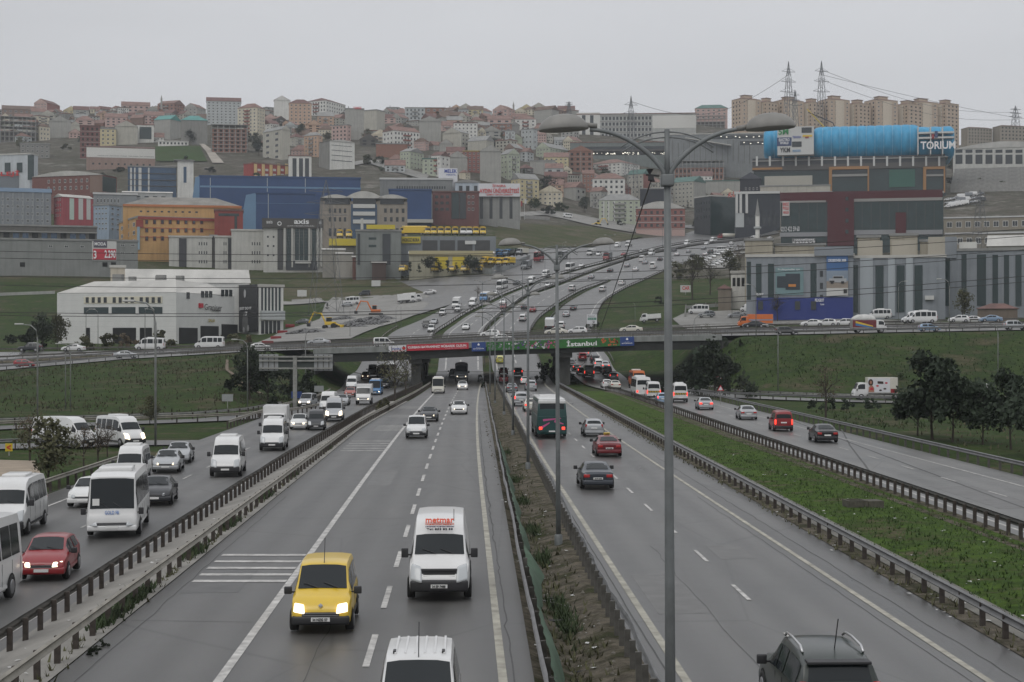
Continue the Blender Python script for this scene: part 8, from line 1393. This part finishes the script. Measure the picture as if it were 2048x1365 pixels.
# ---------------------------------------------------------------- vegetation
def leafm(n, c): return mat('foliage_'+n, c, .9, 0, .35, .5)
LV = dict(pine=leafm('pine', (.024, .038, .020)), dark=leafm('dark', (.020, .030, .014)), green=leafm('green', (.040, .060, .022)), olive=leafm('olive', (.075, .075, .035)), brown=leafm('brown', (.10, .075, .045)))
BARK = mat('bark', (.05, .04, .032), .95, 0, .3, 3)
_tm = {}
def tree_mesh(kind, seed):
    key = (kind, seed)
    if key in _tm: return _tm[key]
    r = random.Random(seed*7+len(kind)); tb = bmesh.new(); cb = bmesh.new()    # unit height 1
    cfg = dict(round=(.18, .42, 1500, .030), pine=(.22, .52, 3000, .036), cone=(.06, .27, 700, .030), bare=(.3, .30, 420, .016), poplar=(.1, .16, 700, .024), bush=(.0, .65, 900, .045))[kind]
    z0, rad, n, ls = cfg
    if kind != 'bush': tube(tb, [(0, 0, -.03), (.01, .01, z0), (.0, -.01, .62 if kind != 'bare' else .8)], .022, 6, .006)
    clumps = []
    nb = 14 if kind != 'bush' else 9
    for i in range(nb):
        t = r.random(); a = r.random()*6.283
        if kind == 'cone': z = z0+.05+(.9-z0)*t; q = rad*(1-t)*.75
        elif kind == 'poplar': z = z0+.1+.75*t; q = rad*math.sin(math.pi*min(1, t+.15))*.6
        elif kind == 'bush': z = .1+.6*t; q = rad*(1-t*.6)*r.random()
        elif kind == 'pine': z = z0+.12+(.82-z0)*t; q = rad*(1-.55*t)*(.35+.5*r.random())
        else: z = z0+.12+(.78-z0)*t; q = rad*math.sin(math.pi*(.15+.8*t))*(.3+.6*r.random())
        c = Vector((q*math.cos(a), q*math.sin(a), z)); clumps.append((c, .07+.09*r.random() if kind not in ('cone', 'poplar') else .06+.04*r.random()))
        if kind != 'bush': tube(tb, [(0, 0, max(z0*.8, z-.18)), c*.5+Vector((0, 0, (z-.1)*.5)), c], .008, 4, .003)
        if kind == 'bare':
            for _ in range(6): e = c+Vector((r.uniform(-.12, .12), r.uniform(-.12, .12), r.uniform(-.02, .16))); tube(tb, [c*.8+Vector((0, 0, z*.2)), e], .004, 3, .0015)
    clumps.append((Vector((0, 0, .6)), .22 if kind in ('round', 'pine') else .06)); clumps += [(Vector((.16*math.cos(k_*2.1), .16*math.sin(k_*2.1), .5+.08*k_)), .17) for k_ in range(3)] if kind in ('round', 'pine') else []
    for i in range(n):
        c, q = r.choice(clumps); u = Vector((r.gauss(0, 1), r.gauss(0, 1), r.gauss(0, .8))).normalized()*q*(r.random()**.4)*(1.25 if kind != 'bare' else 1.5); p = c+u
        if p.z < .01: p.z = .01+r.random()*.05
        s = ls*(.5+r.random()); a = Vector((r.gauss(0, 1), r.gauss(0, 1), r.gauss(0, 1))).normalized(); b = a.cross(Vector((r.random(), r.random(), r.random()+.1))).normalized()
        cb.faces.new([cb.verts.new(p+a*s), cb.verts.new(p+b*s*.7), cb.verts.new(p-a*s*.8), cb.verts.new(p-b*s*.6)])
    T = mesh_from(tb, 'trunk', BARK); Cn = mesh_from(cb, 'crown', LV['green']); _tm[key] = (T, Cn); return _tm[key]
ct = 0
def tree(px, py, hpx, kind, lv, label, cat='tree', grp=None, at=None, h=None, sx=1):
    global ct; ct += 1; p = Vector(at) if at else hit(px, py); k = p.y/F; h = h or hpx*k; T, Cn = tree_mesh(kind, ct % 4)
    r = empty('bush' if kind == 'bush' else {'pine': 'pine_tree', 'cone': 'conifer', 'poplar': 'poplar', 'bare': 'bare_tree'}.get(kind, 'tree'), p, rnd()*6.28, label, cat, grp); r.scale = (h*sx, h*sx, h)
    if kind != 'bush': obj('trunk', T, r)
    o = obj('crown', Cn, r); o.material_slots[0].link = 'OBJECT'; o.material_slots[0].material = LV[lv]; return r
for a in ((1865, 880, 165, 'pine', 'pine', 'tallest dark pine of the group beside the right frontage road', 1.1), (1835, 872, 110, 'pine', 'pine', 'dark pine at the left end of the right hand group', 1.0), (1905, 885, 150, 'pine', 'pine', 'dark pine right of the tallest one', .95), (1965, 890, 125, 'pine', 'pine', 'smaller dark pine third from the right edge', .95), (2022, 900, 150, 'pine', 'pine', 'dark pine second from the right edge', .9), (2052, 915, 170, 'pine', 'pine', 'dark pine cut by the right edge', .9)): tree(*a[:6], grp='dark pines beside the right frontage road', sx=a[6])
for px, py, h, s, l_ in ((1625, 822, 30, .9, 'low dark bush left of the printed truck'), (1660, 823, 34, 1, 'round dark bush below the printed truck cab'), (1694, 823, 32, 1, 'dark bush below the printed truck'), (1745, 822, 38, 1, 'biggest dark bush below the printed truck'), (1655, 838, 80, 0, '')):
    if s: tree(px, py, h, 'bush', 'pine', l_, 'bush', 'dark bushes along the loop ramp', sx=1)
tree(1651, 838, 110, 'bare', 'brown', 'thin bare tree in front of the loop ramp')
for px, py, h, l_, c in ((95, 975, 150, 'largest thin leaved tree at left between the roads', 'olive'), (60, 925, 110, 'thin tree at far left near the chevron sign', 'brown'), (168, 940, 90, 'small bare tree on the left strip of grass', 'brown'), (195, 935, 95, 'bare tree in front of the merging minibus', 'brown'), (215, 915, 70, 'little bare tree by the merging road rail', 'brown'), (300, 850, 60, 'scrubby tree at the ramp rail', 'olive')): tree(px, py, h, 'bare' if c == 'brown' else 'round', c, l_, grp='thin trees on the left strip')
for px, py, h, k, c, l_, s in ((500, 800, 120, 'round', 'dark', 'dark tree at the left end of the bridge', .9), (535, 800, 95, 'round', 'dark', 'dark tree behind the gantry', 1.1), (570, 800, 85, 'bush', 'dark', 'wide dark bush behind the gantry post', 1.1), (610, 798, 70, 'bush', 'dark', 'dark bush right of the gantry post', .9), (485, 790, 80, 'bush', 'dark', 'dark bush on the slope by the foot path', 1), (545, 830, 50, 'bush', 'dark', 'low dark bush by the service road merge', 1.1),
    (790, 815, 125, 'bare', 'olive', 'brownish tree in front of the left bridge pier', 1.0), (812, 800, 95, 'bare', 'olive', 'second brownish tree by the left bridge pier', .9), (770, 826, 45, 'bush', 'olive', 'olive shrub at the end of the concrete verge', 1), (966, 778, 20, 'bush', 'dark', 'dark shrub on the median below the bridge', .6), (960, 765, 20, 'bush', 'dark', 'second dark shrub on the median below the bridge', .7), (1085, 765, 48, 'bush', 'dark', 'dark shrub left of the right bridge pier', .9), (1100, 752, 50, 'bush', 'dark', 'shrub behind the right bridge pier', .8), (1140, 768, 30, 'bush', 'dark', 'low shrub at the foot of the right bridge pier', .9),
    (1395, 792, 105, 'bush', 'pine', 'dark thicket left part under the right bridge end', 1.2), (1425, 775, 100, 'bush', 'pine', 'tall dark thicket against the right bridge end', 1.2), (1380, 770, 70, 'bush', 'dark', 'dark thicket at the right abutment', 1.2), (1430, 795, 115, 'round', 'dark', 'dark tree under the right bridge end', 1), (1460, 795, 110, 'bush', 'dark', 'big dark thicket right of the bridge end', .8), (1365, 780, 60, 'bush', 'dark', 'small dark thicket behind the striped minibus', .9), (1490, 790, 50, 'bush', 'olive', 'olive shrub on the right slope foot', .8), (1415, 690, 45, 'bare', 'olive', 'sparse tree growing at the right bridge railing', 1), (1452, 695, 25, 'bush', 'dark', 'shrub at the cross road edge right of the bridge', 1), (1480, 694, 18, 'bush', 'dark', 'tiny shrub at the cross road edge', 1), (1650, 690, 22, 'bare', 'brown', 'tiny bare shrub on the right slope top', 1), (1800, 760, 20, 'bush', 'green', 'weed clump on the right green slope', 1.6),
    (115, 700, 75, 'round', 'olive', 'olive tree at the left corner of the white store', .8), (60, 705, 70, 'bush', 'dark', 'dark thicket at the left beyond the cross road', 1.2), (85, 705, 85, 'round', 'dark', 'dark tree left of the white store', .9), (170, 700, 38, 'bush', 'olive', 'left olive shrub before the store openings', 1.3), (215, 700, 42, 'bush', 'olive', 'olive shrub before the store middle', 1.4), (255, 700, 40, 'bush', 'brown', 'brownish shrub before the store', 1.2), (325, 702, 62, 'bush', 'olive', 'big olive shrub before the store corner', 1.1), (440, 697, 32, 'bush', 'brown', 'brownish shrub under the shop openings', 1.3), (470, 696, 36, 'bush', 'olive', 'olive shrub under the sports poster', 1.2), (500, 695, 30, 'bush', 'brown', 'brownish shrub right of the sports poster', 1.2),
    (655, 620, 14, 'cone', 'dark', 'small conifer at the foot of the big pylon', 1.2), (1385, 600, 95, 'bare', 'olive', 'sparse tree right of the nearest lamp post beyond the bridge', .9), (1420, 590, 75, 'bare', 'olive', 'sparse tree in the scrub beyond the bridge', 1), (1360, 560, 45, 'bush', 'olive', 'olive thicket by the far highway bend', 1.3), (1395, 555, 48, 'round', 'olive', 'olive tree in front of the dealer lot', 1.1), (1460, 560, 60, 'round', 'olive', 'olive tree left of the grey showroom', 1.0), (1478, 540, 55, 'bare', 'brown', 'bare tree behind the arcaded annex', .9), (1555, 645, 62, 'bare', 'olive', 'thin tree in front of the blue showroom', .9), (1570, 640, 50, 'bare', 'brown', 'second thin tree in front of the blue showroom', .8), (1925, 640, 62, 'round', 'olive', 'round willow like tree in front of the right grey wing', .9), (1318, 610, 22, 'bush', 'dark', 'dark bush on the green slope beyond the bridge', 1),
    (955, 600, 30, 'bare', 'brown', 'bare tree at the junction beyond the bridge', .9), (1190, 655, 22, 'bush', 'dark', 'dark round bush left of the direction sign', 1.2), (1175, 660, 16, 'bush', 'dark', 'low dark bush by the direction sign', 1.2)): tree(px, py, h, k, c, l_, 'bush' if k == 'bush' else 'tree', sx=s)
for i, px in enumerate((820, 838, 862, 880, 895, 912, 940, 952)): tree(px, 548, (22, 18, 36, 22, 26, 20, 38, 34)[i], 'cone' if i not in (2, 6) else 'round', 'dark', 'dark conifer in the row before the yellow warehouse', grp='conifers along the yard wall', at=tuple(P(px, 546, 592)), sx=1.3)
for i, (px, py, h) in enumerate(((323, 500, 40), (345, 480, 24), (360, 482, 24), (378, 484, 26), (398, 486, 30), (415, 486, 34), (434, 490, 48), (488, 480, 44), (503, 480, 55), (445, 492, 38))): tree(px, py, h, 'poplar' if i > 6 else 'round', 'dark', 'dark tree in the row before the orange office', grp='trees before the orange office', sx=1.2)
for px, py, h, k, s in ((875, 248, 26, 'poplar', 1.2), (597, 285, 36, 'poplar', 1.5), (603, 275, 30, 'round', 1), (512, 305, 40, 'round', 1.1), (518, 312, 32, 'round', 1), (870, 350, 28, 'round', 1.3), (835, 335, 24, 'round', 1.2), (735, 285, 28, 'round', 1.1), (1003, 285, 20, 'cone', 1.2), (1075, 400, 48, 'poplar', 1.3), (1095, 398, 50, 'round', 1), (1105, 410, 36, 'round', 1.1), (1070, 425, 32, 'round', 1.2), (1120, 425, 26, 'bush', 1.4), (1170, 425, 34, 'round', 1.1), (1095, 430, 24, 'bush', 1.5), (990, 300, 26, 'round', 1.1), (735, 330, 26, 'bush', 1.3), (760, 330, 22, 'bush', 1.3), (1390, 455, 22, 'bush', 1.6), (1360, 462, 16, 'bush', 1.5), (1905, 345, 34, 'round', 1.3), (1400, 430, 20, 'round', 1.2), (40, 300, 26, 'round', 1.3), (170, 285, 20, 'bush', 1.5), (380, 290, 30, 'round', 1.2), (1240, 452, 14, 'bush', 1.5), (1000, 240, 14, 'round', 1.2), (655, 285, 22, 'round', 1.2), (805, 330, 24, 'round', 1.2), (1010, 438, 14, 'bush', 2), (975, 440, 12, 'bush', 2.2), (880, 440, 12, 'bush', 2.4), (130, 300, 16, 'bush', 1.6), (240, 345, 14, 'bush', 1.8), (420, 345, 14, 'bush', 2), (1500, 435, 14, 'bush', 1.8), (1905, 372, 24, 'bush', 2), (1960, 372, 20, 'bush', 2), (2010, 380, 22, 'bush', 2)):
    tree(px, py, h, k, random.choice(('dark', 'green', 'dark', 'olive')), 'HT', 'bush' if k == 'bush' else 'tree', 'trees among the hillside houses', sx=s)
rr_ = random.Random(5)
for _ in range(75): px, py = rr_.uniform(0, 1480), rr_.uniform(235, 430); kd_ = rr_.choice(('round', 'poplar', 'bush')); tree(px, py, rr_.uniform(9, 20), kd_, rr_.choice(('dark', 'green', 'olive')), 'HT', 'bush' if kd_ == 'bush' else 'tree', 'trees among the hillside houses', sx=1.2)
# rubble heaps in the lot
for px, py, s, l_ in ((700, 655, 3.2, 'left dark rubble heap beside the yellow digger'), (722, 650, 4, 'middle grey rubble heap'), (742, 646, 4, 'grey rubble heap before the excavator'), (765, 640, 3, 'rubble heap right of the excavator'), (690, 640, 2.6, 'small rubble heap behind the digger'), (610, 668, 3, 'grey rubble heap at the lot edge'), (630, 667, 2.4, 'small rubble heap left of the digger')):
    p = hit(px, py); bm = bmesh.new(); q = random.Random(px)
    for _ in range(160): a = q.random()*6.28; t = q.random()**.6; x, y = s*t*math.cos(a)*1.6, s*t*math.sin(a); lathe(bm, [(0, .35), (.3+.3*q.random(), .1), (.25, -.2)], 5, (x, y, (1-t)*s*.42))
    tag(ob('rubble_heap', bm, mat('concrete_rubble', (.13, .13, .13), .9, 0, .4, .8), None, loc=p), l_, 'rubble')
for px, py in ((535, 690), (552, 680), (565, 668), (580, 655)):
    p = hit(px, py); bm = bmesh.new(); box(bm, -1.6, 1.6, -.2, .2, 0, .9, .08); o = ob('road_barrier', bm, _m['paint_red'], None, loc=p); o.rotation_euler = (0, 0, R(50)); tag(o, 'red plastic road barrier beside the store wing', 'barrier', 'red barriers beside the store wing')
# grass tufts along the verges
def tufts(name, n, fy, fu, hmin, hmax, m, label, rs):
    r = random.Random(rs); bm = bmesh.new()
    for _ in range(n):
        y = fy(r); u = fu(r, y); x = u-.0294*y+float(curve_c(y)); z = Hs(x, y)+.05
        for _k in range(3):
            a = r.random()*6.28; s = r.uniform(hmin, hmax); w = .02+.03*r.random(); dx, dy = math.cos(a), math.sin(a)
            bm.faces.new((bm.verts.new((x-dy*w, y+dx*w, z)), bm.verts.new((x+dy*w, y-dx*w, z)), bm.verts.new((x+dx*s*.6, y+dy*s*.6, z+s))))
    return tag(ob(name, bm, m), label, 'grass', kind='stuff')
LG_ = mat('blade_green', (.050, .088, .022), .9, 0, .35, .8); LD = mat('blade_dry', (.085, .085, .04), .9, 0, .35, .8)
tufts('verge_grass', 15000, lambda r: 36+190*r.random()**1.2, lambda r, y: r.uniform(15.9, 22.4), .06, .22, LG_, 'bright green grass on the verge', 1)
tufts('verge_weeds', 3200, lambda r: 30+160*r.random()**1.2, lambda r, y: r.choice((r.uniform(14.5, 15.3), r.gauss(-10.35, .15), r.uniform(2.5, 3.2), r.uniform(2.5, 3.9), r.uniform(21.6, 22.8))), .08, .28, LD, 'weeds growing along the rails and median', 2)
def slope(name, n, x0, x1, y0, y1, m, label, rs, h=(.15, .5)):
    r = random.Random(rs); bm = bmesh.new(); cl = [(r.uniform(x0, x1), r.uniform(y0, y1), r.uniform(2, 9)) for _ in range(70)]
    for _ in range(n):
        if r.random() < .6: q = r.choice(cl); x, y = q[0]+r.gauss(0, q[2]), q[1]+r.gauss(0, q[2]*.7)
        else: x, y = r.uniform(x0, x1), r.uniform(y0, y1)
        if not (y0 < y < y1): continue
        px = 1024+x*F/y; pyy = HY-(Hs(x, y)-CZ)*F/y
        if x < 0 and (px > 640 or 828 < pyy < 915): continue
        if x > 0 and (px < 1400 or 776 < pyy < 824): continue
        if U(x, y) > 0 and U(x, y) < 36 or 0 > U(x, y) > -26: continue
        z = Hs(x, y)
        for _k in range(2):
            a = r.random()*6.28; s = r.uniform(*h); w = .04+.07*r.random(); dx, dy = math.cos(a), math.sin(a)
            bm.faces.new((bm.verts.new((x-dy*w, y+dx*w, z)), bm.verts.new((x+dy*w, y-dx*w, z)), bm.verts.new((x+dx*s*.5, y+dy*s*.5, z+s))))
    return tag(ob(name, bm, m), label, 'grass', kind='stuff')
slope('slope_weeds', 9000, -110, -24, 150, 286, mat('weed_olive', (.055, .052, .028), .95, 0, .45, .3), 'brownish weeds on the left embankment slope', 4)
slope('slope_weeds', 9000, 34, 125, 150, 286, mat('weed_deep', (.034, .055, .016), .95, 0, .45, .3), 'dark green weeds on the right embankment slope', 5)
slope('slope_weeds', 2500, 36, 120, 95, 200, mat('weed_dry', (.11, .10, .06), .95, 0, .4, .3), 'pale dry weeds on the ground behind the right rail', 6, (.15, .45))
tufts('weed_clumps', 2500, lambda r: r.choice((47.5, 51, 62, 71, 84, 97, 120))+r.gauss(0, 1.1), lambda r, y: r.choice((-10.5, -10.5, 3.0))+r.gauss(0, .16), .12, .4, mat('weed_green', (.035, .055, .02), .9, 0, .4, 1), 'green weed clumps under the left rail', 3)
p = hit(205, 1290)
for q in range(3): tree(205-q*12, 1300+q*8, 26, 'bush', 'dark', ['largest green weed bush under the left guard rail', 'middle weed bush under the left guard rail', 'smallest weed bush under the left guard rail'][q], 'bush', sx=1.1)
# ---------------------------------------------------------------- haze
bm = bmesh.new(); box(bm, -1400, 1400, -60, 2600, -60, 420); hz = ob('haze', bm, [], None); tag(hz, kind='stuff')
m = bpy.data.materials.new('haze_air'); m.use_nodes = True; t = m.node_tree; t.nodes.clear(); o_ = t.nodes.new('ShaderNodeOutputMaterial'); v = t.nodes.new('ShaderNodeVolumePrincipled'); v.inputs['Color'].default_value = (.86, .90, .95, 1); v.inputs['Density'].default_value = HAZE = .00011; v.inputs['Anisotropy'].default_value = .2; t.links.new(v.outputs[0], o_.inputs['Volume']); hz.data.materials.append(m); hz.display_type = 'WIRE'
S.cycles.volume_step_rate = 10; S.cycles.volume_bounces = 1
# ---------------------------------------------------------------- labels that single each repeat out
bpy.context.view_layer.update()
def ppos(o): q = o.location; return (1024+q.x*F/max(q.y, 1), HY-(q.z-CZ)*F/max(q.y, 1))
used = {}
for r, c, rf, rc, fl, x0, x1, y0, y1, blank in AUTO:
    cxp, cyp = (x0+x1)/2, (y0+y1)/2; l_ = min(LM, key=lambda q: (q[0]-cxp)**2+((q[1]-cyp)*1.6)**2); dx, dy = cxp-l_[0], cyp-l_[1]
    rel = ('left of' if dx < 0 else 'right of') if abs(dx) > abs(dy)*1.2 else ('above' if dy < 0 else 'below')
    if abs(dx) > 15 and abs(dy) > 12: rel = ('above and ' if dy < 0 else 'below and ')+('left of' if dx < 0 else 'right of')
    if abs(dx)+abs(dy) < 14: rel = 'forming part of the view of'; rel = 'close to'
    r['label'] = f"{COLN[c]} {'blank walled ' if blank else ''}{RFN[rf]} {'house' if fl < 4 else 'block'} {rel} {l_[2]}"
ORD = ['first', 'second', 'third', 'fourth', 'fifth', 'sixth', 'seventh', 'eighth', 'ninth', 'tenth', 'eleventh', 'twelfth', 'thirteenth', 'fourteenth', 'fifteenth', 'sixteenth', 'seventeenth', 'eighteenth', 'nineteenth', 'twentieth']
for o in C.objects:
    if o.parent is None and o.get('label') == 'HT':
        px, py = ppos(o); l_ = min(LM, key=lambda q: (q[0]-px)**2+((q[1]-py)*1.6)**2); o['label'] = f"{'bush' if o['category'] == 'bush' else 'tree'} {'left' if px < l_[0] else 'right'} of and {'above' if py < l_[1] else 'below'} {l_[2]}"
def nth(i): return ORD[i] if i < 20 else f'number {i+1}'
groups = {}
for o in C.objects:
    if o.parent is None and o.get('label') and o.get('kind') is None: groups.setdefault(o['label'], []).append(o)
for lb, os_ in groups.items():
    if len(os_) < 2: continue
    os_.sort(key=lambda o: ppos(o)[0]); n = len(os_)
    for i, o in enumerate(os_):
        pre = 'leftmost' if i == 0 else 'rightmost' if i == n-1 else ('middle' if n == 3 else (nth(i)+' from left' if i < n/2 or n-i > 19 else nth(n-1-i)+' from right'))
        w = lb.split(); o['label'] = ' '.join((pre+' '+lb).split()[:16])
for o in C.objects:
    if o.parent is None and o.get('label'): o['label'] = ' '.join(o['label'].split()[:16])
print('objects', len(C.objects))
